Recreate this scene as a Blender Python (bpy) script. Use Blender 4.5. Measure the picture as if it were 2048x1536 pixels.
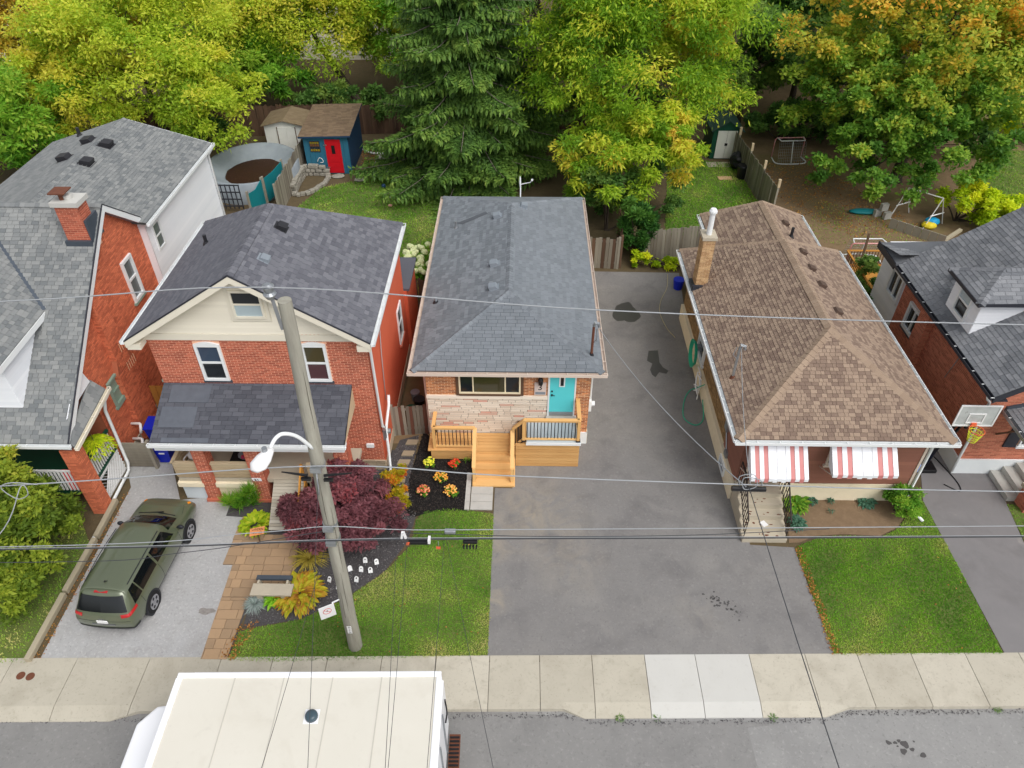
import bpy, math, random
import numpy as np
from mathutils import Vector, Matrix

for o in list(bpy.data.objects): bpy.data.objects.remove(o)
scene = bpy.context.scene
COL = scene.collection
R = math.radians

# ---------------------------------------------------------------- camera
cam_d = bpy.data.cameras.new('camera'); cam = bpy.data.objects.new('camera', cam_d); COL.objects.link(cam)
cam_d.sensor_width = 36.0; cam_d.lens = 1476.0 / 2048.0 * 36.0
cam_d.clip_start = 0.1; cam_d.clip_end = 2000
cam.location = (0, 0, 19.0)
cam.rotation_euler = (R(90 - 40.45), 0, R(0.886))
scene.camera = cam

# ---------------------------------------------------------------- overcast sky
SUN_EL, SUN_AZ = 54.0, 138.0      # degrees; azimuth clockwise from +Y
world = bpy.data.worlds.new('World'); scene.world = world; world.use_nodes = True
nt = world.node_tree; nt.nodes.clear()
wo = nt.nodes.new('ShaderNodeOutputWorld'); bg = nt.nodes.new('ShaderNodeBackground')
sky = nt.nodes.new('ShaderNodeTexSky'); sky.sky_type = 'NISHITA'; sky.sun_disc = False
sky.sun_elevation = R(SUN_EL); sky.sun_rotation = R(SUN_AZ); sky.altitude = 100
sky.air_density = 1.0; sky.dust_density = 4.0; sky.ozone_density = 1.0
hs = nt.nodes.new('ShaderNodeHueSaturation'); hs.inputs['Saturation'].default_value = 0.22   # cloud cover: greyed sky
bg.inputs['Strength'].default_value = 0.15
nt.links.new(sky.outputs[0], hs.inputs['Color']); nt.links.new(hs.outputs[0], bg.inputs['Color'])
nt.links.new(bg.outputs[0], wo.inputs['Surface'])
sl = bpy.data.lights.new('sun', 'SUN'); sun = bpy.data.objects.new('sun', sl); COL.objects.link(sun)
sl.energy = 1.0; sl.angle = R(40); sl.color = (1.0, 0.965, 0.91)
sd = Vector((math.sin(R(SUN_AZ)) * math.cos(R(SUN_EL)), math.cos(R(SUN_AZ)) * math.cos(R(SUN_EL)), math.sin(R(SUN_EL))))
sun.rotation_euler = sd.to_track_quat('Z', 'Y').to_euler()
sun.location = (20, -20, 60)
vs = scene.view_settings
vs.view_transform = 'Standard'; vs.look = 'None'; vs.gamma = 1.0; vs.use_curve_mapping = False
vs.exposure = 0.28

# ---------------------------------------------------------------- materials
def lin(c):
    return tuple(((x / 255.) / 12.92 if x / 255. <= .04045 else ((x / 255. + .055) / 1.055) ** 2.4) for x in c)
MATS = {}
def _base(name):
    m = bpy.data.materials.new(name); m.use_nodes = True; t = m.node_tree
    b = t.nodes['Principled BSDF']; MATS[name] = m
    return m, t, b
def _noise(t, pos, scale, detail=5, rough=.6, dist=0):
    n = t.nodes.new('ShaderNodeTexNoise'); n.inputs['Scale'].default_value = scale
    n.inputs['Detail'].default_value = detail; n.inputs['Roughness'].default_value = rough
    n.inputs['Distortion'].default_value = dist
    t.links.new(pos, n.inputs['Vector']); return n.outputs['Fac']
def _math(t, op, a, b=None, clamp=False):
    n = t.nodes.new('ShaderNodeMath'); n.operation = op; n.use_clamp = clamp
    for i, x in enumerate((a, b)):
        if x is None: continue
        if isinstance(x, (int, float)): n.inputs[i].default_value = x
        else: t.links.new(x, n.inputs[i])
    return n.outputs[0]
def _mix(t, f, a, b):
    n = t.nodes.new('ShaderNodeMix'); n.data_type = 'RGBA'
    for k, x in (('Factor', f), ('A', a), ('B', b)):
        s = [i for i in n.inputs if i.name == k and (i.type == ('VALUE' if k == 'Factor' else 'RGBA'))][0]
        if isinstance(x, (int, float)): s.default_value = x
        elif isinstance(x, tuple): s.default_value = (*x, 1)
        else: t.links.new(x, s)
    return [o for o in n.outputs if o.type == 'RGBA'][0]
def _range(t, x, lo, hi):
    n = t.nodes.new('ShaderNodeMapRange'); n.inputs[1].default_value = lo; n.inputs[2].default_value = hi
    t.links.new(x, n.inputs[0]); return n.outputs[0]
def M(name, c1, c2=None, rough=.85, ns=4., na=.6, bump=.15, bs=60., metal=0., spec=.35, tone=False,
      layers=(), stretch=None, coat=0., scale=1., spots=()):
    """c1..c2 sRGB 0-255; tone: each piece its own shade; layers: (scale, lo, hi, colour, amount)"""
    if name in MATS: return MATS[name]
    m, t, b = _base(name)
    g = t.nodes.new('ShaderNodeNewGeometry'); pos = g.outputs['Position']
    if stretch:
        mp = t.nodes.new('ShaderNodeMapping'); mp.inputs['Scale'].default_value = stretch
        t.links.new(pos, mp.inputs['Vector']); pos2 = mp.outputs[0]
    else: pos2 = pos
    c1 = tuple(x * scale for x in lin(c1)); c2 = tuple(x * scale for x in lin(c2)) if c2 else tuple(x * .8 for x in c1)
    n = _noise(t, pos2, ns)
    f = _math(t, 'MULTIPLY', _math(t, 'SUBTRACT', n, .5), na * 2)
    if tone:
        at_ = t.nodes.new('ShaderNodeAttribute'); at_.attribute_name = 'tone'
        oi = t.nodes.new('ShaderNodeObjectInfo'); sp = t.nodes.new('ShaderNodeSeparateColor')
        t.links.new(oi.outputs['Color'], sp.inputs[0])
        tn = _math(t, 'ADD', at_.outputs['Fac'], _math(t, 'SUBTRACT', 1.0, sp.outputs[0]))
        f = _math(t, 'ADD', tn, f, True)
    else: f = _math(t, 'ADD', f, .5, True)
    col = _mix(t, f, c1, c2)
    for (sc, lo, hi, c, am) in layers:
        k = _math(t, 'MULTIPLY', _range(t, _noise(t, pos, sc, 6, .62, .4), lo, hi), am, True)
        col = _mix(t, k, col, tuple(x * scale for x in lin(c)))
    for (sx, sy, sr, sc, c, am) in spots:      # a spill with its own place: fades out from its middle through noise
        vd = t.nodes.new('ShaderNodeVectorMath'); vd.operation = 'DISTANCE'; vd.inputs[1].default_value = (sx, sy, 0)
        t.links.new(pos, vd.inputs[0]); dist = vd.outputs['Value']
        k = _math(t, 'SUBTRACT', 1.0, _math(t, 'DIVIDE', dist, sr), True)
        k = _math(t, 'MULTIPLY', k, _range(t, _noise(t, pos, sc, 6, .6, 1.2), .38, .66)); k = _math(t, 'MULTIPLY', k, am, True)
        col = _mix(t, k, col, lin(c))
    t.links.new(col, b.inputs['Base Color'])
    b.inputs['Roughness'].default_value = rough; b.inputs['Metallic'].default_value = metal
    b.inputs['Specular IOR Level'].default_value = spec
    b.inputs['Coat Weight'].default_value = coat
    if bump:
        bp = t.nodes.new('ShaderNodeBump'); bp.inputs['Strength'].default_value = bump; bp.inputs['Distance'].default_value = .02
        t.links.new(_noise(t, pos2, bs, 3), bp.inputs['Height']); t.links.new(bp.outputs[0], b.inputs['Normal'])
    return m
def Leaf(name, cols, trans=.35, rough=.55):
    """foliage: colour ramp over each leaf's own shade"""
    if name in MATS: return MATS[name]
    m, t, b = _base(name)
    a = t.nodes.new('ShaderNodeAttribute'); a.attribute_name = 'tone'
    r = t.nodes.new('ShaderNodeValToRGB'); e = r.color_ramp.elements
    for i, c in enumerate(cols):
        p = i / (len(cols) - 1)
        if i < 2: el = e[i]; el.position = p
        else: el = e.new(p)
        el.color = (*lin(c), 1)
    # ramp elements re-sort on insertion, so set the colours once more in order
    for i, el in enumerate(sorted(e, key=lambda q: q.position)): el.position = i / (len(cols) - 1); el.color = (*lin(cols[i]), 1)
    t.links.new(a.outputs['Fac'], r.inputs[0]); t.links.new(r.outputs[0], b.inputs['Base Color'])
    b.inputs['Roughness'].default_value = rough; b.inputs['Specular IOR Level'].default_value = .25
    tr = t.nodes.new('ShaderNodeBsdfTranslucent'); t.links.new(r.outputs[0], tr.inputs[0])
    mx = t.nodes.new('ShaderNodeMixShader'); mx.inputs[0].default_value = trans
    out = [n for n in t.nodes if n.type == 'OUTPUT_MATERIAL'][0]
    t.links.new(b.outputs[0], mx.inputs[1]); t.links.new(tr.outputs[0], mx.inputs[2]); t.links.new(mx.outputs[0], out.inputs[0])
    return m

# ---------------------------------------------------------------- object helpers
POS = {}
def pos(p): return POS.get(p.name, Vector((0, 0, 0))) if p else Vector((0, 0, 0))
def tag(o, label=None, cat=None, group=None, kind=None):
    if label: o['label'] = label
    if cat: o['category'] = cat
    if group: o['group'] = group
    if kind: o['kind'] = kind
    return o
def thing(name, label, cat, loc=(0, 0, 0), rotz=0, group=None, local=False):
    o = bpy.data.objects.new(name, None); COL.objects.link(o); o.empty_display_size = .3
    o.location = loc; o.rotation_euler = (0, 0, rotz)
    POS[o.name] = Vector((0, 0, 0)) if local else Vector(loc)
    return tag(o, label, cat, group)
def link(name, me, mat, parent, loc=None):
    o = bpy.data.objects.new(name, me); COL.objects.link(o)
    if mat and not me.materials: me.materials.append(mat if not isinstance(mat, str) else MATS[mat])
    if parent: o.parent = parent; POS[o.name] = pos(parent)
    elif loc is not None: o.location = loc; POS[o.name] = Vector(loc)
    return o
class MB:
    """collects shapes in world (or the thing's local) coordinates; build() links them as ONE mesh object"""
    def __init__(s): s.v = []; s.f = []
    def add(s, vs, fs):
        n = len(s.v); s.v += [tuple(x) for x in vs]; s.f += [tuple(i + n for i in f) for f in fs]; return s
    def box(s, x0, x1, y0, y1, z0, z1):
        return s.add([(x0, y0, z0), (x1, y0, z0), (x1, y1, z0), (x0, y1, z0), (x0, y0, z1), (x1, y0, z1), (x1, y1, z1), (x0, y1, z1)],
                     [(3, 2, 1, 0), (4, 5, 6, 7), (0, 1, 5, 4), (1, 2, 6, 5), (2, 3, 7, 6), (3, 0, 4, 7)])
    def obox(s, o, a, b, c):
        o, a, b, c = map(Vector, (o, a, b, c))
        p = [o, o + a, o + a + b, o + b]
        fs = [(3, 2, 1, 0), (4, 5, 6, 7), (0, 1, 5, 4), (1, 2, 6, 5), (2, 3, 7, 6), (3, 0, 4, 7)]
        if a.cross(b).dot(c) < 0: fs = [f[::-1] for f in fs]
        return s.add(p + [q + c for q in p], fs)
    def prism(s, pts, vec):
        pts = [Vector(p) for p in pts]; vec = Vector(vec); n = len(pts)
        nn = Vector((0, 0, 0))
        for i in range(n): nn += (pts[i] - pts[0]).cross(pts[(i + 1) % n] - pts[0])
        fs = [tuple(range(n))[::-1], tuple(range(n, 2 * n))] + [(i, (i + 1) % n, n + (i + 1) % n, n + i) for i in range(n)]
        if nn.dot(vec) < 0: fs = [f[::-1] for f in fs]
        return s.add(pts + [p + vec for p in pts], fs)
    def bar(s, a, b, w, h=None, up=(0, 0, 1)):
        a, b = Vector(a), Vector(b); d = (b - a); L = d.length; d.normalize(); u = Vector(up)
        sx = d.cross(u)
        if sx.length < 1e-4: sx = d.cross(Vector((0, 1, 0)))
        sx.normalize(); u = sx.cross(d); h = h or w
        return s.obox(a - sx * w / 2 - u * h / 2, d * L, sx * w, u * h)
    def tube(s, pts, r, n=8, cap=True):
        pts = [Vector(p) for p in pts]; m = len(pts); rs = r if isinstance(r, (list, tuple)) else [r] * m
        base = len(s.v); prev = None
        for i, p in enumerate(pts):
            d = (pts[min(i + 1, m - 1)] - pts[max(i - 1, 0)]).normalized()
            if prev is None:
                x = d.orthogonal().normalized()
            else:
                x = (prev - d * prev.dot(d)).normalized()
            prev = x; y = d.cross(x)
            for k in range(n):
                t = 2 * math.pi * k / n
                s.v.append(tuple(p + (x * math.cos(t) + y * math.sin(t)) * rs[i]))
        for i in range(m - 1):
            for k in range(n):
                a = base + i * n + k; b = base + i * n + (k + 1) % n
                s.f.append((a, b, b + n, a + n))
        if cap:
            s.f.append(tuple(base + k for k in range(n))[::-1]); s.f.append(tuple(base + (m - 1) * n + k for k in range(n)))
        return s
    def disc(s, c, nrm, r, h, n=20, r2=None):
        c = Vector(c); nrm = Vector(nrm).normalized()
        return s.tube([c, c + nrm * h], [r, r if r2 is None else r2], n)
    def ball(s, c, r, n=10, m=7):
        c = Vector(c); r = Vector(r) if not isinstance(r, (int, float)) else Vector((r, r, r)); base = len(s.v)
        for i in range(m + 1):
            a = math.pi * i / m
            for k in range(n):
                t = 2 * math.pi * k / n
                s.v.append((c.x + r.x * math.sin(a) * math.cos(t), c.y + r.y * math.sin(a) * math.sin(t), c.z + r.z * math.cos(a)))
        for i in range(m):
            for k in range(n):
                s.f.append((base + i * n + k, base + (i + 1) * n + k, base + (i + 1) * n + (k + 1) % n, base + i * n + (k + 1) % n))
        return s
    def build(s, name, mat, parent=None, loc=None, smooth=False, bevel=0):
        me = bpy.data.meshes.new(name); off = pos(parent) if parent else Vector(loc or (0, 0, 0))
        me.from_pydata([tuple(Vector(v) - off) for v in s.v], [], s.f); me.update()
        if smooth:
            me.polygons.foreach_set('use_smooth', [True] * len(me.polygons))
        o = link(name, me, mat, parent, loc)
        if bevel:
            b = o.modifiers.new('bevel', 'BEVEL'); b.width = bevel; b.segments = 2; b.limit_method = 'ANGLE'
        return o
def box(parent, name, mat, x0, x1, y0, y1, z0, z1, **k): return MB().box(x0, x1, y0, y1, z0, z1).build(name, mat, parent, **k)
def bars(parent, name, mat, segs, w, h=None, **k):
    m = MB()
    for a, b in segs: m.bar(a, b, w, h)
    return m.build(name, mat, parent, **k)
def tube(parent, name, mat, pts, r, n=8, smooth=True, **k): return MB().tube(pts, r, n).build(name, mat, parent, smooth=smooth, **k)
def curve(pts, k=6):
    """Catmull-Rom through the points"""
    P = [Vector(p) for p in pts]; P = [P[0] * 2 - P[1]] + P + [P[-1] * 2 - P[-2]]; out = []
    for i in range(1, len(P) - 2):
        for j in range(k):
            t = j / k; a, b, c, d = P[i - 1:i + 3]
            out.append(.5 * (2 * b + (c - a) * t + (2 * a - 5 * b + 4 * c - d) * t * t + (3 * b - a - 3 * c + d) * t ** 3))
    return out + [P[-2]]
def sag(a, b, s, n=16):
    a, b = Vector(a), Vector(b)
    return [a.lerp(b, i / n) - Vector((0, 0, 4 * s * (i / n) * (1 - i / n))) for i in range(n + 1)]
def npmesh(name, V, F, mat, parent=None, tone=None, smooth=False, loc=None):
    """V (n,3), F (m,k) numpy; one mesh object; tone = each face's own shade"""
    me = bpy.data.meshes.new(name); n, (m, k) = len(V), F.shape
    off = np.array(pos(parent) if parent else (loc or (0, 0, 0)))
    me.vertices.add(n); me.vertices.foreach_set('co', (V - off).astype(np.float32).ravel())
    me.loops.add(m * k); me.loops.foreach_set('vertex_index', F.astype(np.int32).ravel())
    me.polygons.add(m); me.polygons.foreach_set('loop_start', np.arange(0, m * k, k, dtype=np.int32))
    me.polygons.foreach_set('use_smooth', np.full(m, bool(smooth)))
    me.update(calc_edges=True)
    if tone is not None:
        a = me.attributes.new('tone', 'FLOAT', 'FACE'); a.data.foreach_set('value', np.asarray(tone, np.float32))
    return link(name, me, mat, parent, loc)
HEXF = np.array([[4, 5, 6, 7], [0, 1, 5, 4], [1, 2, 6, 5], [2, 3, 7, 6], [3, 0, 4, 7]])
def hexas(name, C, mat, parent, tones=None):
    """C (n,8,3): many six-sided pieces in one mesh"""
    C = np.asarray(C); n = len(C)
    F = (HEXF[None] + (np.arange(n) * 8)[:, None, None]).reshape(-1, 4)
    return npmesh(name, C.reshape(-1, 3), F, mat, parent, None if tones is None else np.repeat(tones, 5))
PIECE = {}
CAMV = Vector((0, 0, 19.0))
def lay(parent, name, mat, O, u, v, poly, du, dv, gap=.01, gapv=None, t0=.012, t1=None, base=-.012, holes=(), n_ind=0,
        bond=.5, jit=0., seed=1, tones=(0., 1.), tonefn=None, minw=.02, each=False):
    """covers a convex polygon (a,b in the plane O,u,v) with courses of separate pieces: bricks, shingles, boards, stones.
    the n_ind nearest whole pieces become objects of their own, the rest one 'stuff' part"""
    rng = random.Random(seed); O, u, v = Vector(O), Vector(u).normalized(), Vector(v).normalized(); n = u.cross(v)
    gapv = gap if gapv is None else gapv; t1 = t0 if t1 is None else t1
    v0 = min(p[1] for p in poly); v1 = max(p[1] for p in poly); N = len(poly)
    def span(y):
        xs = []
        for i in range(N):
            (a, b), (c, d) = poly[i], poly[(i + 1) % N]
            if abs(b - d) < 1e-9:
                if abs(b - y) < 1e-6: xs += [a, c]
            elif min(b, d) - 1e-6 <= y <= max(b, d) + 1e-6: xs.append(a + (c - a) * (y - b) / (d - b))
        return (min(xs), max(xs)) if xs else None
    whole, rest = [], []; row = 0; y = v0
    dus = du if isinstance(du, (list, tuple)) else [du]
    while y < v1 - .01:
        ya, yb = y, min(y + dv, v1) - gapv
        s0, s1 = span(ya + 1e-5), span(yb)
        y += dv; row += 1
        if not s0 or not s1: continue
        l, r = min(s0[0], s1[0]), max(s0[1], s1[1])
        runs = [(l, r)]
        for (h0, h1, g0, g1) in holes:
            ov = min(yb, g1) - max(ya, g0)
            if ov > .35 * (yb - ya):
                nr = []
                for a, b in runs:
                    if h1 <= a or h0 >= b: nr.append((a, b)); continue
                    if h0 > a: nr.append((a, h0))
                    if h1 < b: nr.append((h1, b))
                runs = nr
        ux = v0 * 0 + (min(p[0] for p in poly)) - (bond * dus[0] * (row % 2) + rng.random() * jit)
        while ux < r:
            w = rng.choice(dus); ua, ub = ux, ux + w - gap; ux += w
            for a, b in runs:
                x0, x1 = max(ua, a), min(ub, b)
                if x1 - x0 < minw: continue
                q = [max(x0, s0[0]), min(x1, s0[1]), min(x1, s1[1]), max(x0, s1[0])]
                if q[1] - q[0] < minw and q[2] - q[3] < minw: continue
                if q[1] < q[0]: q[0] = q[1] = min(max(q[0], s0[0]), s0[1])
                if q[2] < q[3]: q[2] = q[3] = min(max(q[3], s1[0]), s1[1])
                tn = rng.uniform(*tones) if not tonefn else tonefn(rng, x0, ya)
                full = abs(q[0] - ua) < 1e-6 and abs(q[1] - ub) < 1e-6 and abs(q[2] - ub) < 1e-6 and abs(q[3] - ua) < 1e-6 and yb - ya > dv * .7
                (whole if full else rest).append((q, ya, yb, tn))
    if each:
        for q, ya, yb, tn in whole + rest:
            def pp(a, b, c): return O + u * a + v * b + n * c
            o = MB().add([pp(q[0], ya, base), pp(q[1], ya, base), pp(q[2], yb, base), pp(q[3], yb, base), pp(q[0], ya, t0), pp(q[1], ya, t0), pp(q[2], yb, t1), pp(q[3], yb, t1)], HEXF.tolist()).build(name, mat, parent)
            o.color = (1 - tn, 1, 1, 1)
        return
    if n_ind and whole:
        whole.sort(key=lambda w: (O + u * w[0][0] + v * w[1] - CAMV).length)
        ind, rest = whole[:n_ind], rest + whole[n_ind:]
        P0 = pos(parent)
        for q, ya, yb, tn in ind:
            w, h = round(q[1] - q[0], 3), round(yb - ya, 3); key = (name, mat.name, w, h, t0, t1)
            if key not in PIECE:
                me = bpy.data.meshes.new(name)
                me.from_pydata([(0, 0, base), (w, 0, base), (w, h, base), (0, h, base), (0, 0, t0), (w, 0, t0), (w, h, t1), (0, h, t1)], [],
                               [tuple(f) for f in HEXF.tolist()]); me.update(); me.materials.append(mat); PIECE[key] = me
            o = bpy.data.objects.new(name, PIECE[key]); COL.objects.link(o); o.parent = parent
            Q = O + u * q[0] + v * ya - P0
            o.matrix_basis = Matrix(((u.x, v.x, n.x, Q.x), (u.y, v.y, n.y, Q.y), (u.z, v.z, n.z, Q.z), (0, 0, 0, 1)))
            o.color = (1 - tn, 1, 1, 1)
    else: rest = rest + whole
    if rest:
        q = np.array([r[0] for r in rest]); ya = np.array([r[1] for r in rest]); yb = np.array([r[2] for r in rest])
        U_, V_, N_, O_ = (np.array(x) for x in (u, v, n, O))
        def pt(a, b, c): return O_ + a[:, None] * U_ + b[:, None] * V_ + c * N_
        C = np.stack([pt(q[:, 0], ya, base), pt(q[:, 1], ya, base), pt(q[:, 2], yb, base), pt(q[:, 3], yb, base),
                      pt(q[:, 0], ya, t0), pt(q[:, 1], ya, t0), pt(q[:, 2], yb, t1), pt(q[:, 3], yb, t1)], 1)
        o = hexas(name + '_field', C, mat, parent, np.array([r[3] for r in rest]))
        o['kind'] = 'stuff'
def slope(roof, pts, mat, n_ind=0, du=(.3, .34, .4), dv=.145, t0=.016, seed=1, tones=(0, 1), tonefn=None):
    """one roof plane (first two points = the eave, left to right seen from outside) covered with shingles"""
    P = [Vector(p) for p in pts]; u = (P[1] - P[0]).normalized(); n = (P[1] - P[0]).cross(P[2] - P[0]).normalized(); v = n.cross(u)
    poly = [((p - P[0]).dot(u), (p - P[0]).dot(v)) for p in P]
    lay(roof, 'shingle', mat, P[0], u, v, poly, du, dv, gap=.012, gapv=0.0, t0=t0, t1=.004, base=-.006, n_ind=n_ind, seed=seed, tones=tones, jit=.15, tonefn=tonefn)
def caps(roof, a, b, mat, w=.26, step=.16, t=.03, seed=1):
    a, b = Vector(a), Vector(b); L = (b - a).length; d = (b - a).normalized(); n = int(L / step); rng = random.Random(seed)
    sx = d.cross(Vector((0, 0, 1))).normalized(); up = sx.cross(d)
    key = ('cap', w, step, t, mat.name)
    if key not in PIECE:
        h = step * 1.12; me = bpy.data.meshes.new('ridge_cap')
        vs_ = []
        for (y, k) in ((0, t), (h, t * .55)):
            vs_ += [(-w / 2, y, k - w * .22), (0, y, k + .012), (w / 2, y, k - w * .22), (w / 2, y, k - w * .22 - .03), (-w / 2, y, k - w * .22 - .03)]
        me.from_pydata(vs_, [], [(0, 1, 6, 5), (1, 2, 7, 6), (2, 3, 8, 7), (4, 0, 5, 9), (4, 3, 2, 1, 0), (5, 6, 7, 8, 9)]); me.update()
        me.materials.append(mat); PIECE[key] = me
    P0 = pos(roof)
    for i in range(n):
        o = bpy.data.objects.new('ridge_cap', PIECE[key]); COL.objects.link(o); o.parent = roof
        q = a + d * (i * L / n) - P0
        o.matrix_basis = Matrix(((sx.x, d.x, up.x, q.x), (sx.y, d.y, up.y, q.y), (sx.z, d.z, up.z, q.z), (0, 0, 0, 1)))
        o.color = (1 - rng.random(), 1, 1, 1)
def gutter(parent, a, b, mat, out, w=.12, h=.11, strap='white_metal'):
    """open trough along an eave with hanger straps; out = horizontal direction away from the wall"""
    a, b, o = Vector(a), Vector(b), Vector(out).normalized(); d = b - a; t = .008
    m = MB()
    m.obox(a - Vector((0, 0, h)), d, o * w, Vector((0, 0, t)))
    m.obox(a + o * (w - t) - Vector((0, 0, h)), d, o * t, Vector((0, 0, h)))
    m.obox(a - Vector((0, 0, h)), d, o * t, Vector((0, 0, h - .012)))
    m.obox(a + o * (w - t - .012) - Vector((0, 0, t)), d, o * .013, Vector((0, 0, t)))
    g = m.build('gutter', mat, parent)
    n = max(2, int(d.length / .62)); s = MB()
    for i in range(n + 1):
        p = a + d * (i / n); s.obox(p - Vector((0, 0, .018)) - d.normalized() * .012, d.normalized() * .024, o * w, Vector((0, 0, .01)))
    s.build('gutter_hanger', MATS[strap], g)
    return g
def window(parent, O, u, w, h, frame, n=None, fw=.06, depth=.05, split='h', sill=None, glass=None, arch=False, proud=.055):
    """O = lower left corner on the wall face, u along the wall, n out of it"""
    O, u = Vector(O), Vector(u).normalized(); v = Vector((0, 0, 1)); n = Vector(n) if n else u.cross(v)
    m = MB(); fr = MATS[frame]
    def bx(a0, a1, b0, b1, d0, d1): m.obox(O + u * a0 + v * b0 + n * d0, u * (a1 - a0), v * (b1 - b0), n * (d1 - d0))
    bx(0, fw, 0, h, -depth, proud); bx(w - fw, w, 0, h, -depth, proud); bx(fw, w - fw, 0, fw, -depth, proud); bx(fw, w - fw, h - fw, h, -depth, proud)
    panes = []
    if split == 'h':
        bx(fw, w - fw, h / 2 - fw * .4, h / 2 + fw * .4, -depth, proud * .6); panes = [(fw, w - fw, fw, h / 2 - fw * .4), (fw, w - fw, h / 2 + fw * .4, h - fw)]
    elif split == 'v':
        bx(w / 2 - fw * .4, w / 2 + fw * .4, fw, h - fw, -depth, proud * .6); panes = [(fw, w / 2 - fw * .4, fw, h - fw), (w / 2 + fw * .4, w - fw, fw, h - fw)]
    elif isinstance(split, (list, tuple)):
        xs = [fw] + [w * s for s in split] + [w - fw]
        for s in split: bx(w * s - fw * .4, w * s + fw * .4, fw, h - fw, -depth, proud * .6)
        panes = [(xs[i] + (fw * .4 if i else 0), xs[i + 1] - (fw * .4 if i < len(xs) - 2 else 0), fw, h - fw) for i in range(len(xs) - 1)]
    else: panes = [(fw, w - fw, fw, h - fw)]
    if arch:
        k = 8; pts = [O + u * (w * i / k) + v * (h + .09 * math.sin(math.pi * i / k)) + n * (-depth) for i in range(k + 1)]
        m.prism(pts, n * (depth + proud))
    W = m.build('window', fr, parent)
    for i, (a0, a1, b0, b1) in enumerate(panes):
        g = glass if isinstance(glass, str) else (glass[i % len(glass)] if glass else 'glass')
        MB().obox(O + u * a0 + v * b0 - n * .01, u * (a1 - a0), v * (b1 - b0), n * .022).build('pane', MATS[g], W)
    if sill:
        MB().obox(O - u * .06 - v * .09 - n * .02, u * (w + .12), v * .09, n * .11).build('sill', MATS[sill], W)
    return W
TXT = {}
def _glyphs(s):
    c = bpy.data.curves.new('lettering', 'FONT'); c.body = s; c.size = 1.; c.align_x = 'CENTER'; c.align_y = 'CENTER'; c.extrude = .02
    t = bpy.data.objects.new('lettering', c); COL.objects.link(t)
    me = bpy.data.meshes.new_from_object(t.evaluated_get(bpy.context.evaluated_depsgraph_get())); bpy.data.objects.remove(t); me.materials.clear(); TXT[s] = me
for _s in ('3', '21', '1', '2', 'P', 'Jeep', 'GARDEN', 'NEW ICE'): _glyphs(_s)     # once, while the scene is still small
def text(parent, s, size, O, u, v, mat, ext=.004, name='lettering', loc=None):
    me = TXT[s].copy(); me.name = name
    me.transform(Matrix.Diagonal((size, size, ext / .02, 1)))
    o = link(name, me, mat, parent); u, v = Vector(u).normalized(), Vector(v).normalized(); n = u.cross(v); q = Vector(O) - pos(parent)
    o.matrix_basis = Matrix(((u.x, v.x, n.x, q.x), (u.y, v.y, n.y, q.y), (u.z, v.z, n.z, q.z), (0, 0, 0, 1)))
    return o
def sheet(name, pts, z, mat, parent=None, thick=0, kind=None):
    pts = [(p[0], p[1], z if len(p) < 3 or p[2] is None else p[2]) for p in pts]
    a = sum((pts[i][0] * pts[(i + 1) % len(pts)][1] - pts[(i + 1) % len(pts)][0] * pts[i][1]) for i in range(len(pts)))
    if a < 0: pts = pts[::-1]
    m = MB()
    if thick: m.prism([(p[0], p[1], p[2] - thick) for p in pts], (0, 0, thick))
    else: m.add(pts, [tuple(range(len(pts)))])
    o = m.build(name, mat, parent)
    if kind: o['kind'] = kind
    return o
def planks(parent, name, mat, O, along, across, L, W, n, gap, thick, nrm, seed=1, jit=0., lean=0.):
    """n separate boards side by side"""
    rng = random.Random(seed); O, a, c, k = Vector(O), Vector(along).normalized(), Vector(across).normalized(), Vector(nrm).normalized()
    w = W / n
    for i in range(n):
        l = L * (1 + rng.uniform(-jit, jit)); b = O + c * (i * w + gap / 2) + k * rng.uniform(0, .006)
        o = MB().obox(b, a * l, c * (w - gap), k * thick).build(name, mat, parent); o.color = (rng.random(), 1, 1, 1)

def siding(parent, mat, O, u, poly, dv=.12, t0=.018, holes=(), name='siding_board', seed=1):
    lay(parent, name, MATS[mat], O, u, (0, 0, 1), poly, 40., dv, gap=.0, gapv=.0, t0=t0, t1=.003, base=-.01, holes=holes, each=True, bond=0, seed=seed, tones=(0, 1))
def bricks(parent, mat, O, u, poly, holes=(), n_ind=0, seed=1, du=.213, dv=.0675, t0=.008):
    lay(parent, 'brick', MATS[mat], O, u, (0, 0, 1), poly, du, dv, gap=.017, t0=t0, base=-.02, holes=holes, n_ind=n_ind, seed=seed)
def vent(parent, P, a, up, mat, s=.3, h=.13, name='roof_vent'):
    """low box vent sitting on a roof slope: a along the ridge, up = up the slope"""
    P, a, up = Vector(P), Vector(a).normalized(), Vector(up).normalized(); n = a.cross(up)
    if n.z < 0: n = -n
    m = MB(); m.obox(P - a * s * .65 - up * s * .65, a * s * 1.3, up * s * 1.3, n * .015)
    b = P - a * s / 2 - up * s / 2; t = P - a * s * .42 - up * s * .36
    q = [b, b + a * s, b + a * s + up * s, b + up * s, b + n * h, b + a * s + n * h, b + a * s + up * s * .86 + n * h * .75, b + up * s * .86 + n * h * .75]
    m.add(q, [(4, 5, 6, 7), (0, 1, 5, 4), (1, 2, 6, 5), (2, 3, 7, 6), (3, 0, 4, 7)])
    return m.build(name, MATS[mat], parent)
def pipe(parent, P, h, r, mat, name='vent_pipe', collar='vent_black'):
    P = Vector(P); o = MB().tube([P - Vector((0, 0, .1)), P + Vector((0, 0, h))], r, 10).build(name, MATS[mat], parent, smooth=False)
    MB().tube([P - Vector((0, 0, .1)), P + Vector((0, 0, .09))], [r * 2.6, r * 1.2], 10).build('collar', MATS[collar], o)
    return o

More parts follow.
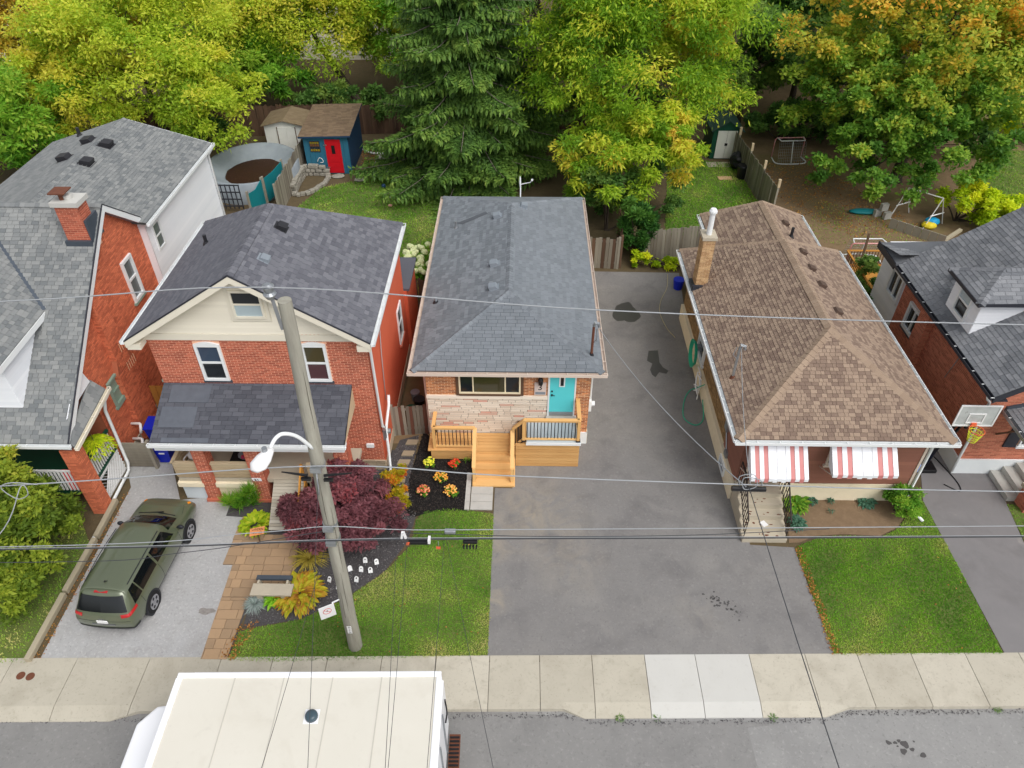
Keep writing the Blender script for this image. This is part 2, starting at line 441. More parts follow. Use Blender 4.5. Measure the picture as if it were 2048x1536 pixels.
# ================================================================ materials of the place
M('asphalt_drive', (120, 118, 117), (133, 131, 129), rough=.92, ns=1.2, na=.5, bump=.25, bs=140,
  layers=((.45, .5, .75, (146, 143, 138), .6), (.8, .5, .72, (100, 98, 99), .65), (3., .54, .72, (118, 115, 112), .5), (11., .55, .68, (144, 142, 140), .5), (16., .56, .7, (96, 95, 96), .5)),
  spots=((.45, 15.6, 2.2, 1.4, (168, 156, 134), .5), (1.6, 13.9, 1.6, 1.2, (160, 150, 134), .4), (-.75, 12.5, .7, 1.5, (172, 160, 138), .6), (-.75, 14.2, .6, 1.5, (172, 160, 138), .6), (5.2, 12.1, .9, 1.6, (150, 144, 134), .4)))
M('asphalt_old', (164, 164, 165), (178, 178, 178), rough=.95, ns=2., na=.5, bump=.35, bs=90,
  layers=((.7, .5, .75, (148, 145, 142), .6), (2.2, .56, .72, (134, 131, 128), .45), (12., .54, .68, (200, 199, 197), .6), (15., .56, .7, (126, 125, 124), .55)))
M('asphalt_road', (138, 138, 137), (152, 151, 149), rough=.92, ns=1.5, na=.5, bump=.3, bs=120,
  layers=((.5, .5, .75, (126, 125, 124), .65), (11., .55, .7, (170, 169, 166), .5), (14., .56, .7, (110, 109, 108), .5)))
M('asphalt_patch', (128, 127, 126), (140, 139, 137), rough=.92, ns=2., na=.5, bump=.35, bs=110,
  layers=((.9, .5, .75, (114, 113, 112), .55), (11., .55, .7, (158, 157, 154), .5), (14., .56, .7, (104, 103, 102), .5)))
M('wet_asphalt', (66, 64, 65), (76, 74, 74), rough=.35, ns=8, na=.5, bump=.1, spec=.5)
M('oil', (74, 72, 72), (88, 86, 85), rough=.7, ns=12, na=.5, bump=0)
M('sand_dust', (176, 160, 132), (150, 142, 128), rough=1, ns=3, na=.7, bump=0)
M('concrete_walk', (178, 172, 157), (194, 188, 173), rough=.9, ns=1.3, na=.45, bump=.12, bs=120, tone=True,
  layers=((1.1, .5, .72, (164, 157, 142), .7), (5., .56, .7, (158, 151, 136), .5), (14., .58, .7, (150, 143, 129), .5), (22., .64, .7, (120, 113, 101), .6)))
M('concrete_new', (194, 193, 188), (202, 201, 196), rough=.9, ns=1.3, na=.5, bump=.1, bs=120, tone=True,
  layers=((1.1, .52, .75, (186, 184, 178), .6), (6., .58, .72, (182, 179, 172), .45), (20., .65, .72, (150, 147, 140), .5)))
M('concrete', (190, 180, 160), (172, 163, 146), rough=.92, ns=2.5, na=.7, bump=.2, bs=70, layers=((1.5, .55, .75, (150, 143, 130), .5),))
M('concrete_grey', (172, 170, 164), (190, 188, 182), rough=.92, ns=2.5, na=.7, bump=.2, bs=70, layers=((2., .55, .75, (140, 137, 132), .5),))
M('soil', (84, 74, 54), (104, 90, 66), rough=1, ns=4, na=.8, bump=.8, bs=25,
  layers=((.35, .5, .7, (84, 68, 48), .6), (14., .62, .72, (150, 110, 70), .5), (22., .64, .72, (170, 130, 80), .4)))
M('bed_soil', (138, 116, 92), (118, 98, 76), rough=1, ns=5, na=.8, bump=.9, bs=30, layers=((9., .6, .75, (160, 140, 112), .5),))
M('yard_dirt', (136, 114, 86), (114, 95, 71), rough=1, ns=3, na=.8, bump=.7, bs=25,
  layers=((.25, .5, .68, (98, 98, 50), .55), (12., .62, .72, (158, 124, 80), .5), (20., .63, .72, (176, 136, 84), .4)))
M('mulch_black', (34, 31, 31), (22, 20, 21), rough=.95, ns=14, na=.9, bump=1., bs=45)
M('mulch_grey', (88, 85, 86), (66, 63, 64), rough=.95, ns=18, na=.9, bump=1., bs=40)
M('lawn_soil', (84, 104, 46), (112, 118, 64), rough=1, ns=2, na=.8, bump=.5, bs=30)
M('paver', (176, 146, 114), (152, 128, 102), rough=.9, ns=3, na=.3, bump=.12, bs=100, tone=True, layers=((4., .58, .78, (140, 120, 98), .4),))
M('paver_grey', (160, 146, 122), (140, 128, 108), rough=.9, ns=3, na=.4, bump=.2, bs=60, tone=True)
M('stone_wall', (166, 162, 150), (126, 122, 112), rough=.95, ns=5, na=.8, bump=.7, bs=14)
M('timber_old', (170, 160, 138), (136, 128, 110), rough=.95, ns=4, na=.8, bump=.4, bs=40, stretch=(1, .25, 1), tone=True)
# ---- masonry
M('brick_red', (172, 96, 74), (136, 70, 54), rough=.9, ns=6, na=.35, bump=.3, bs=80, tone=True, scale=1.35)
M('mortar_red', (224, 178, 150), (208, 158, 130), rough=.95, ns=8, na=.5, bump=.3, bs=60, scale=1.2)
M('brick_h1', (192, 110, 78), (156, 82, 58), rough=.9, ns=3, na=.45, bump=.3, bs=80, tone=True, scale=1.45)
M('mortar_h1', (176, 104, 74), (150, 84, 62), rough=.95, ns=8, na=.5, bump=.3, bs=60, scale=1.2)
M('brick_h5', (178, 110, 88), (142, 82, 66), rough=.9, ns=3, na=.45, bump=.3, bs=80, tone=True, scale=1.45)
M('mortar_h5', (206, 160, 124), (186, 140, 106), rough=.95, ns=8, na=.5, bump=.3, bs=60, scale=1.1)
M('brick_brown', (192, 128, 84), (136, 84, 58), rough=.9, ns=6, na=.35, bump=.3, bs=80, tone=True, scale=1.3)
M('mortar_tan', (222, 196, 160), (205, 178, 144), rough=.95, ns=8, na=.5, bump=.3, bs=60, scale=1.2)
M('brick_olive', (150, 122, 84), (112, 88, 58), rough=.9, ns=6, na=.35, bump=.3, bs=80, tone=True, scale=1.3)
M('mortar_olive', (176, 152, 116), (158, 136, 102), rough=.95, ns=8, na=.5, bump=.3, bs=60, scale=1.2)
M('paint_orange', (196, 96, 66), (182, 84, 58), rough=.8, ns=1.2, na=.6, bump=.5, bs=18, scale=1.25)
M('stone_face', (216, 206, 192), (198, 184, 168), rough=.9, ns=5, na=.3, bump=.4, bs=30, tone=True, scale=1.25)
M('stone_pink', (200, 150, 134), (196, 168, 152), rough=.9, ns=5, na=.3, bump=.4, bs=30, tone=True, scale=1.25)
M('mortar_pale', (196, 182, 166), (180, 168, 152), rough=.95, ns=8, na=.5, bump=.3, bs=60, scale=1.2)
M('stone_rough', (176, 160, 138), (146, 132, 112), rough=.95, ns=5, na=.5, bump=.6, bs=12, tone=True, scale=1.2)
M('render_pale', (226, 214, 188), (206, 194, 168), rough=.95, ns=2, na=.6, bump=.2, bs=40, scale=1.2, layers=((3., .58, .75, (190, 178, 152), .5),))
M('paint_white_wall', (232, 236, 236), (214, 220, 222), rough=.8, ns=2, na=.5, bump=.1, bs=40, scale=1.1)
# ---- roofs
M('shingle_slate', (110, 116, 122), (130, 136, 142), rough=.95, ns=2., na=.25, bump=.35, bs=180, tone=True, layers=((.7, .5, .75, (96, 100, 104), .35),))
M('shingle_dark', (92, 93, 101), (118, 119, 126), rough=.95, ns=2., na=.25, bump=.35, bs=180, tone=True)
M('shingle_porch', (74, 76, 84), (92, 94, 102), rough=.95, ns=2., na=.3, bump=.35, bs=180, tone=True, layers=((1.2, .6, .8, (120, 124, 130), .35),))
M('shingle_h1', (110, 114, 116), (142, 144, 143), rough=.95, ns=2., na=.25, bump=.35, bs=180, tone=True)
M('shingle_brown', (122, 103, 91), (158, 138, 120), rough=.95, ns=2., na=.2, bump=.35, bs=180, tone=True)
M('cap_brown', (146, 126, 108), (158, 138, 119), rough=.95, ns=2., na=.3, bump=.35, bs=180, tone=True)
M('shingle_h5', (108, 111, 116), (138, 140, 144), rough=.95, ns=2., na=.3, bump=.35, bs=180, tone=True, layers=((.8, .5, .7, (88, 90, 94), .5),))
M('shingle_shed', (110, 92, 74), (134, 114, 92), rough=.95, ns=6., na=.5, bump=.4, bs=90, tone=True)
M('under_slate', (58, 61, 66), (66, 70, 75), rough=.95, bump=.1)
M('under_dark', (44, 45, 51), (52, 53, 59), rough=.95, bump=.1)
M('under_brown', (86, 70, 60), (94, 78, 67), rough=.95, bump=.1)
M('under_grey', (78, 80, 79), (86, 88, 87), rough=.95, bump=.1)
M('flashing', (70, 78, 88), (88, 96, 106), rough=.5, ns=3, na=.4, bump=0, metal=.3)
# ---- trim, metal, paint
M('white_metal', (236, 238, 238), (222, 226, 228), rough=.45, ns=2, na=.3, bump=0, scale=1.0)
M('white_siding', (238, 240, 244), (228, 231, 236), rough=.5, ns=1.5, na=.4, bump=.02, tone=True)
M('cream_siding', (222, 216, 200), (212, 206, 190), rough=.55, ns=1.5, na=.4, bump=.02, tone=True, scale=1.15)
M('cream_trim', (220, 214, 198), (208, 202, 186), rough=.55, ns=1.5, na=.4, bump=0, scale=1.15)
M('brown_siding', (126, 84, 70), (114, 75, 63), rough=.6, ns=2, na=.4, bump=.1, bs=40, tone=True, scale=1.35)
M('beige_metal', (220, 204, 190), (206, 190, 178), rough=.5, ns=2, na=.3, bump=0)
M('dark_trim', (44, 46, 54), (56, 58, 66), rough=.5, ns=2, na=.3, bump=0)
M('grey_trim', (150, 156, 166), (132, 138, 150), rough=.5, ns=2, na=.3, bump=0)
M('sage_paint', (142, 166, 152), (122, 146, 132), rough=.6, ns=3, na=.4, bump=.05, scale=1.1)
M('green_paint', (24, 84, 62), (16, 66, 50), rough=.5, ns=3, na=.4, bump=.03)
M('turquoise', (88, 196, 200), (80, 186, 192), rough=.4, ns=2, na=.3, bump=0, scale=1.25)
M('bronze_frame', (104, 80, 62), (90, 68, 54), rough=.5, ns=2, na=.3, bump=0)
M('ivory_frame', (232, 218, 186), (220, 206, 176), rough=.5, ns=2, na=.3, bump=0, scale=1.1)
M('black_metal', (24, 24, 28), (34, 34, 38), rough=.4, ns=5, na=.4, bump=0)
M('black_iron', (30, 30, 32), (58, 44, 36), rough=.7, ns=9, na=.7, bump=.1)
M('galvanised', (176, 180, 184), (150, 154, 158), rough=.4, ns=6, na=.5, bump=0, metal=.7)
M('rust', (120, 74, 54), (92, 56, 42), rough=.8, ns=8, na=.7, bump=.1)
M('vent_grey', (138, 146, 154), (124, 132, 140), rough=.6, ns=4, na=.3, bump=0)
M('vent_black', (36, 36, 40), (48, 48, 52), rough=.5, ns=4, na=.3, bump=0)
M('vent_brown', (96, 78, 68), (78, 62, 54), rough=.6, ns=4, na=.3, bump=0)
M('red_paint', (206, 20, 36), (186, 14, 30), rough=.4, ns=3, na=.4, bump=0)
M('teal_wood', (44, 104, 128), (34, 88, 110), rough=.7, ns=3, na=.5, bump=.1, stretch=(1, 1, .2), scale=1.2)
M('navy_wood', (28, 62, 92), (22, 50, 76), rough=.7, ns=3, na=.5, bump=.1, stretch=(1, 1, .2), scale=1.2)
M('teal_tarp', (24, 130, 138), (18, 116, 124), rough=.6, ns=3, na=.5, bump=.2, bs=12)
M('blue_plastic', (22, 44, 190), (16, 34, 160), rough=.35, ns=2, na=.3, bump=0, scale=1.1)
M('deck_wood', (224, 178, 116), (198, 150, 92), rough=.7, ns=3.5, na=.5, bump=.1, bs=60, stretch=(.25, 1, 1), tone=True, layers=((30., .68, .74, (150, 100, 56), .6),))
M('rail_wood', (232, 186, 122), (216, 166, 102), rough=.65, ns=3.5, na=.4, bump=.08, bs=60, tone=True, layers=((26., .7, .75, (160, 108, 60), .5),))
M('fence_grey', (150, 144, 130), (112, 104, 92), rough=.95, ns=3, na=.6, bump=.4, bs=40, stretch=(1, 1, .2), tone=True)
M('fence_brown', (108, 84, 66), (82, 62, 50), rough=.95, ns=3, na=.6, bump=.4, bs=40, stretch=(1, 1, .2), tone=True)
M('fence_red', (118, 78, 62), (98, 64, 52), rough=.95, ns=3, na=.6, bump=.4, bs=40, stretch=(1, 1, .2), tone=True)
M('fence_gold', (190, 134, 60), (160, 108, 48), rough=.85, ns=3, na=.5, bump=.2, bs=40, stretch=(1, 1, .2), tone=True)
M('porch_wood', (190, 172, 142), (156, 136, 108), rough=.9, ns=4, na=.5, bump=.25, bs=50, stretch=(.2, 1, 1), tone=True, scale=1.1)
M('ramp_wood', (192, 186, 172), (166, 158, 142), rough=.92, ns=4, na=.5, bump=.3, bs=50, stretch=(.2, 1, 1), tone=True)
M('pole_wood', (164, 162, 150), (126, 122, 112), rough=.95, ns=7, na=.8, bump=.6, bs=26, stretch=(1, 1, .12), layers=((3., .55, .75, (146, 150, 136), .45),), scale=1.15)
M('bark', (82, 72, 62), (56, 48, 42), rough=.95, ns=6, na=.8, bump=.9, bs=14, stretch=(1, 1, .25))
M('bark_pale', (150, 142, 130), (110, 102, 92), rough=.95, ns=6, na=.8, bump=.6, bs=14, stretch=(1, 1, .25))
M('plastic_white', (240, 240, 240), (228, 228, 228), rough=.4, ns=2, na=.2, bump=0)
M('plastic_black', (20, 20, 22), (30, 30, 33), rough=.4, ns=3, na=.3, bump=0)
M('rubber', (26, 26, 28), (36, 36, 38), rough=.85, ns=9, na=.4, bump=.1)
M('wire_grey', (164, 168, 172), (146, 150, 154), rough=.5, ns=3, na=.3, bump=0)
M('wire_black', (56, 58, 62), (72, 74, 78), rough=.6, ns=3, na=.3, bump=0)
M('hose_green', (52, 176, 142), (40, 160, 126), rough=.45, ns=3, na=.3, bump=0)
M('hose_tan', (190, 182, 150), (170, 160, 130), rough=.6, ns=3, na=.3, bump=0)
M('ink', (20, 20, 22), (26, 26, 28), rough=.7, ns=5, na=.2, bump=0)
M('ink_red', (200, 30, 34), (190, 26, 30), rough=.6, ns=5, na=.2, bump=0)
M('orange_tag', (232, 110, 70), (220, 96, 60), rough=.5, ns=5, na=.2, bump=0)
M('amber', (232, 150, 40), (220, 130, 30), rough=.2, ns=5, na=.2, bump=0)
M('chrome', (200, 200, 204), (180, 180, 186), rough=.2, ns=5, na=.2, bump=0, metal=1)
M('gravel_pool', (150, 158, 164), (126, 134, 142), rough=.6, ns=2, na=.6, bump=.6, bs=5)
M('leaf_litter', (60, 34, 20), (40, 22, 16), rough=.5, ns=9, na=.8, bump=.6, bs=14, layers=((16., .62, .7, (170, 130, 100), .6),))
def Glass(name, c, rough=.06):
    m, t, b = _base(name); b.inputs['Base Color'].default_value = (*lin(c), 1); b.inputs['Roughness'].default_value = rough
    b.inputs['Specular IOR Level'].default_value = .6; return m
Glass('glass', (34, 38, 42)); Glass('glass_warm', (66, 62, 40)); Glass('glass_blue', (58, 72, 92)); Glass('glass_pale', (170, 186, 192), .25); Glass('glass_mauve', (84, 56, 58))
Glass('glass_grey', (104, 110, 112), .15)
G_GRASS = Leaf('grass_blades', ((82, 130, 36), (106, 158, 44), (134, 178, 58), (168, 188, 84), (212, 198, 134)), .3, .6)
G_GRASS2 = Leaf('grass_bright', ((80, 132, 32), (104, 160, 38), (132, 182, 50), (164, 190, 76), (206, 200, 122)), .3, .6)

# ================================================================ the setting
gnd = sheet('ground', [(-250, -60), (250, -60), (250, 320), (-250, 320)], -.24, MATS['soil'], kind='structure')
road = sheet('road', [(-60, -20), (60, -20), (60, 10.9), (-60, 8.2)], -.105, MATS['asphalt_road'], kind='structure')
sheet('road_patch', [(-30, -12), (6.02, 6), (5.94, 8.83), (6.51, 8.89), (6.57, 8.99), (3.18, 8.96), (-2, 9.2), (-30, 8.5)], -.1, MATS['asphalt_patch'], road)
yard = sheet('yard_soil', [(-70, 8.95), (70, 12.1), (120, 140), (-120, 140)], -.008, MATS['soil'], thick=.2, kind='structure')

# ---- sidewalk: every slab its own piece, with flared drops in the kerb at the drives
walk = sheet('sidewalk', [(-40, 9.75), (40, 11.55), (40, 10.3), (-40, 8.5)], -.06, MATS['concrete'], thick=.1, kind='structure')
def wb(x): return 10.68 + .0215 * x
def wf(x): return 9.17 + .0215 * x
def dropped(x): return (-30 < x < -10.6) or (1.75 < x < 8.05) or (16 < x < 30)
joints = [-24, -21.9, -19.8, -17.7, -15.7, -13.9, -12.15, -10.15, -8.18, -6.75, -5.25, -3.75, -2.25, -.78, .6, 2.04, 3.5, 4.9, 6.4, 7.95, 9.4, 10.9, 12.4, 13.9, 15.4, 16.9, 18.4, 19.9, 21.4]
rng = random.Random(5)
for i in range(len(joints) - 1):
    a, b = joints[i] + .008, joints[i + 1] - .008
    xs = [a, b]
    for c in (-10.6, -9.9, 1.2, 1.75, 8.05, 8.7):
        if a < c < b: xs.insert(-1, c)
    xs.sort(); top, bot = [], []
    def fr(x):
        if -10.6 <= x <= -9.9: k = (-9.9 - x) / .7
        elif 1.2 <= x <= 1.75: k = (x - 1.2) / .55
        elif 8.05 <= x <= 8.7: k = (8.7 - x) / .65
        else: k = 1. if dropped(x) else 0.
        return (wf(x) - .21 * k, .016 - .098 * k)
    me = MB(); n = len(xs); mid = .55
    for x in xs:
        f, z = fr(x); bk = wb(x); zj = rng.uniform(0, .004)
        me.v += [(x, bk, .02), (x, wf(x) + mid * .3, .018), (x, f, z), (x, f - .012, -.13), (x, bk, -.05)]
    for j in range(n - 1):
        p, q = j * 5, (j + 1) * 5
        me.f += [(p, p + 1, q + 1, q), (p + 1, p + 2, q + 2, q + 1), (p + 2, p + 3, q + 3, q + 2)]
    me.f += [(0, 4, 3, 2, 1), tuple((n - 1) * 5 + k for k in (0, 1, 2, 3, 4))]
    o = me.build('slab', MATS['concrete_new' if 3.4 < a < 6.0 else 'concrete_walk'], walk); o.color = (1 - rng.uniform(.1, .9), 1, 1, 1)
for (x, y) in ((-13.46, 9.88), (-13.19, 9.86)):
    MB().disc((x, y, .016), (0, 0, 1), .115, .008, 18).build('valve_cover', MATS['rust'], walk)

# ---- drives
drive = sheet('driveway', [(-0.84, 10.66), (8.77, 10.85), (8.66, 14.48), (7.3, 14.56), (7.17, 16.74), (7.15, 24.94), (7.57, 30.65), (3.44, 30.72), (2.4, 19.05), (-.25, 19.05), (-.25, 16.8), (-0.84, 16.82), (-0.85, 15.64)], .008, MATS['asphalt_drive'], kind='structure')
def blob(parent, name, cx, cy, rx, ry, z, mat, seed, n=26, k=.25):
    rg = random.Random(seed); a = [rg.uniform(0, 6.28) for _ in range(4)]
    pts = []
    for i in range(n):
        t = 6.2832 * i / n; r = 1 + k * (math.sin(2 * t + a[0]) * .5 + math.sin(3 * t + a[1]) * .5 + math.sin(5 * t + a[2]) * .3 + math.sin(9 * t + a[3]) * .15)
        pts.append((cx + rx * r * math.cos(t), cy + ry * r * math.sin(t)))
    return sheet(name, pts, z, mat, parent)
w1 = (4.68, 27.26); blob(drive, 'wet_patch', w1[0], w1[1], .52, .85, .013, MATS['wet_asphalt'], 3)
sheet('wet_patch', [(5.34, 24.5), (5.74, 24.54), (5.69, 23.74), (5.79, 23.41), (5.98, 23.19), (5.87, 23), (5.59, 23.09), (5.4, 22.77), (5.28, 22.93), (5.24, 23.25), (5.39, 23.64), (5.19, 23.83)], .013, MATS['wet_asphalt'], drive)
rg = random.Random(8)
for i in range(60):
    t = rg.random(); p = ((5.61, 12.71)[0] + t * 1.0 + rg.gauss(0, .14), (5.61, 12.71)[1] - t * .75 + rg.gauss(0, .1)); r = rg.choice((.008, .012, .012, .02, .03, .04))
    blob(drive, 'oil_spot', p[0], p[1], r, r, .0125, MATS['oil'], i, 9)
for i, (px, r) in enumerate((((1765 / 1), .07), (1778, .05), (1785, .05), (1797, .11), (1795, .09), (1812, .06), (1834, .08), (1783, .03), (1815, .03))):
    y0 = (1470, 1470, 1466, 1473, 1487, 1483, 1494, 1477, 1467)[i]
    k = 19 / 1476.; d = (y0 - 768) / 1476.; den = .6488 + .761 * d
    X, Y = (px - 1024) * k / den, (.761 - .6488 * d) / den * 19
    blob(road, 'oil_spot', X, Y, r, r * .8, -.098, MATS['oil'], i + 50, 12)
drive2 = sheet('driveway', [(-13.19, 10.3), (-8.75, 10.43), (-8.81, 13.55), (-9.12, 13.55), (-9.06, 15.47), (-8.79, 16.49), (-11.37, 16.12), (-12.21, 17.71), (-12.97, 18.31), (-14.03, 18.05), (-13.24, 16.65)], .008, MATS['asphalt_old'], kind='structure')
b = (-10.29, 11.88); blob(drive2, 'oil_spot', b[0] + 1.2, b[1] + .05, .22, .12, .0125, M('stain_grey', (124, 118, 114), (150, 146, 142), rough=.9, ns=9, na=1.2, bump=0), 4)
drive3 = sheet('driveway', [(13.52, 10.94), (13.5, 16.46), (14.5, 19.37), (15.98, 19.91), (16.27, 17.79), (16.24, 16.44), (15.99, 14.77), (15.48, 11)], .008, M('asphalt_h5', (118, 116, 117), (134, 131, 131), rough=.9, ns=1.2, na=.5, bump=.25, bs=140, layers=((.6, .5, .7, (104, 101, 101), .6), (.9, .62, .75, (168, 162, 154), .5), (60., .6, .8, (160, 155, 150), .3))), kind='structure')

# ---- beds
sheet('mulch_bed', [(-7.87, 11.43), (-7.96, 12.59), (-7, 13.07), (-6.97, 14.69), (-7.31, 17.31), (-6.08, 18.42), (-4.49, 18.56), (-4.38, 19.07), (-3.71, 19.34), (-3.78, 17.13), (-3.39, 15.56), (-3.54, 14.49), (-4.09, 13.41), (-5.13, 12.42), (-6.31, 11.72), (-7.4, 11.48)], .006, MATS['mulch_grey'], kind='structure')
sheet('black_mulch_bed', [(-3.55, 19.56), (-3.66, 18.58), (-3.81, 17.13), (-3.69, 15.56), (-3.42, 15.52), (-2.79, 15.78), (-1.73, 15.8), (-1.62, 17.4), (-1.5, 18.4), (-3.1, 19.0)], .014, MATS['mulch_black'], kind='structure')
sheet('mulch_bed', [(-9.62, 15.46), (-9.63, 16.48), (-8.28, 16.17), (-8.22, 15.32), (-8.25, 14.55), (-8.84, 14.5), (-8.98, 15.41)], .01, MATS['mulch_grey'], kind='structure')
sheet('flower_bed', [(8.55, 14.66), (8.93, 16.43), (12.6, 16.54), (12.7, 15.85), (12.22, 15.33), (11.53, 14.98), (10.44, 15.04), (9.45, 14.95), (8.9, 14.68)], .006, MATS['bed_soil'], kind='structure')
sheet('side_passage_soil', [(-4.6, 18.9), (-3.2, 18.9), (-3.3, 31), (-4.3, 31)], .002, MATS['yard_dirt'], kind='structure')
sheet('back_yard_dirt', [(9.5, 29), (30, 29), (33, 58), (12.9, 58), (13.1, 44)], .003, MATS['yard_dirt'], kind='structure')

# ---- lawns with grass
def inside(poly, X, Y):
    r = np.zeros(len(X), bool); n = len(poly)
    for i in range(n):
        (x0, y0), (x1, y1) = poly[i][:2], poly[(i + 1) % n][:2]
        c = ((y0 > Y) != (y1 > Y)) & (X < (x1 - x0) * (Y - y0) / (y1 - y0 + 1e-12) + x0); r ^= c
    return r
def wob(X, Y, s, seed):
    g = np.random.default_rng(seed); f = np.zeros(len(X))
    for k in range(7):
        a = g.uniform(0, 6.28); fr = s * g.uniform(.6, 2.4); f += np.sin((X * np.cos(a) + Y * np.sin(a)) * fr + g.uniform(0, 6.28)) / 7 * 1.6
    return f
def leafmesh(name, P, D, S, L, W, tone, mat, parent, loc=None, fold=0.):
    D = D / (np.linalg.norm(D, axis=1, keepdims=True) + 1e-9); S = S - D * (S * D).sum(1, keepdims=True); S = S / (np.linalg.norm(S, axis=1, keepdims=True) + 1e-9)
    L = L[:, None]; W = W[:, None]
    V = np.stack([P, P + D * L * .45 + S * W / 2, P + D * L, P + D * L * .45 - S * W / 2], 1).reshape(-1, 3)
    F = np.arange(len(P) * 4).reshape(-1, 4)
    return npmesh(name, V, F, mat, parent, tone, loc=loc)
def grass(lawn, poly, dens, h, mat, seed, z=.0, dry=0., label=None, edge=()):
    g = np.random.default_rng(seed); xs = [p[0] for p in poly]; ys = [p[1] for p in poly]
    A = (max(xs) - min(xs)) * (max(ys) - min(ys)); n = int(A * dens)
    X = g.uniform(min(xs) - .04, max(xs) + .04, n); Y = g.uniform(min(ys) - .04, max(ys) + .04, n); k = inside(poly, X, Y); X, Y = X[k], Y[k]; n = len(X)
    p = wob(X, Y, 1.1, seed); q = wob(X, Y, 3.5, seed + 1)
    tn = .36 + .36 * p + .26 * q + g.normal(0, .12, n) + dry
    for (ex, ey, er, ea) in edge: tn += ea * np.exp(-((X - ex) ** 2 + (Y - ey) ** 2) / er ** 2)
    D = np.stack([g.normal(0, .85, n), g.normal(0, .85, n), np.full(n, .8)], 1); S = np.stack([g.normal(0, 1, n), g.normal(0, 1, n), np.zeros(n)], 1)
    P = np.stack([X, Y, np.full(n, z)], 1)
    o = leafmesh('grass', P, D, S, h * g.uniform(.6, 1.35, n) * (1 + .25 * q), h * g.uniform(.28, .5, n), np.clip(tn, 0, 1), mat, None)
    tag(o, kind='stuff')
def lawn(pts, dens, h, mat, seed, dry=0., edge=(), z=.006):
    o = sheet('lawn', pts, z, MATS['lawn_soil'], kind='structure'); grass(o, pts, dens, h, mat, seed, z, dry, edge=edge)
lawn([(-7.99, 10.41), (-6.55, 10.39), (-4.63, 10.48), (-0.83, 10.67), (-0.84, 12.78), (-0.83, 14.63), (-0.85, 15.68), (-1.3, 15.76), (-2.3, 15.87), (-3.11, 15.73), (-3.37, 15.4), (-3.41, 14.39), (-4.06, 13.39), (-5.1, 12.41), (-6.3, 11.69), (-7.39, 11.45), (-7.95, 11.28)], 2200, .05, G_GRASS, 11, .06,
     edge=[(-.9, 12, .5, .35), (-.9, 13.5, .4, .3), (-.95, 15.6, .4, .35), (-1, 11.2, .5, .3), (-4.2, 10.9, .35, .35), (-2.4, 12.4, .9, .15), (-5.8, 11.5, 1.3, -.2)])
lawn([(8.69, 14.46), (8.98, 14.62), (9.6, 14.91), (10.57, 14.96), (11.5, 14.9), (12.26, 15.31), (12.75, 15.85), (12.71, 16.41), (13.48, 16.42), (13.51, 13.72), (13.47, 10.94), (8.76, 10.82)], 2200, .05, G_GRASS2, 12, 0.,
     edge=[(9.2, 11, .7, .25), (11.5, 11.05, .6, .2), (10.4, 12.1, .8, .2), (13, 11.2, .5, .2)])
lawn([(16.22, 16.33), (16.02, 14.69), (15.59, 10.94), (18.91, 10.99), (20.98, 16.4)], 600, .06, G_GRASS, 13, .1)
lawn([(-17.69, 10.02), (-13.52, 10.26), (-13.47, 14.12), (-14.89, 16.07), (-20.05, 16.21)], 350, .07, G_GRASS, 14, .12)
lawn([(-13.0, 31.5), (-12.6, 36.5), (-11.65, 39.39), (-10.36, 40.19), (-8.86, 40.89), (-5.46, 40.8), (-3.93, 38.13), (-4, 33.5), (-4.2, 31)], 300, .1, G_GRASS, 15, -.02, edge=[(-12.2, 36, 1.2, .3), (-4.5, 36, 1.5, .15)])
lawn([(7.43, 34.35), (8.65, 41.91), (10.91, 43.73), (12.91, 43.04), (13.04, 39.65), (13.17, 37.8), (9.72, 34.12)], 420, .09, G_GRASS2, 16, 0., edge=[(7.7, 37, 1.2, .35), (12.5, 41, 1.5, .3)])
lawn([(24.11, 38.57), (27.82, 43.27), (30.45, 45.55), (36, 44.87), (31.34, 34.72), (25.92, 37.4)], 150, .1, G_GRASS, 17, .05)
# thin dry grass scattered over the right-hand yard
yp = [(14.3, 33.93), (16.68, 38.45), (21.27, 35.36), (22.02, 34.05), (18.05, 32.98)]
grass(None, yp, 60, .09, G_GRASS, 18, .004, .15)
def litter(name, label, poly, n, seed, cols, size=.07, z=.02):
    g = np.random.default_rng(seed); xs = [p[0] for p in poly]; ys = [p[1] for p in poly]
    X = g.uniform(min(xs), max(xs), n * 3); Y = g.uniform(min(ys), max(ys), n * 3); k = inside(poly, X, Y); X, Y = X[k][:n], Y[k][:n]; m = len(X)
    D = np.stack([g.normal(0, 1, m), g.normal(0, 1, m), g.normal(0, .25, m)], 1); S = np.stack([g.normal(0, 1, m), g.normal(0, 1, m), g.normal(0, .3, m)], 1)
    o = leafmesh(name, np.stack([X, Y, np.full(m, z) + g.uniform(0, .015, m)], 1), D, S, size * g.uniform(.5, 1.3, m), size * g.uniform(.4, .8, m), g.uniform(0, 1, m), cols, None)
    tag(o, label, 'leaves', kind='stuff')
L_DRY = Leaf('dry_leaves', ((120, 76, 40), (170, 110, 50), (196, 150, 70), (150, 96, 60)), .15)
litter('fallen_leaves', 'dry brown leaves along the edge of the right lawn', [(8.65, 14.46), (8.89, 14.51), (8.96, 10.85), (8.69, 10.85)], 500, 1, L_DRY, .06, .03)
litter('fallen_leaves', 'dry leaves scattered over the bare yard behind the brown roof', [(14.67, 37.23), (13.82, 43.05), (17.69, 43.84), (21.27, 35.36), (17.38, 33.98)], 2600, 2, L_DRY, .1, .012)
litter('fallen_leaves', 'brown leaves beside the blue shed and concrete pad', [(-9.67, 41.63), (-8.93, 41.29), (-8.88, 44.94), (-10.27, 45.7)], 500, 3, L_DRY, .1, .012)
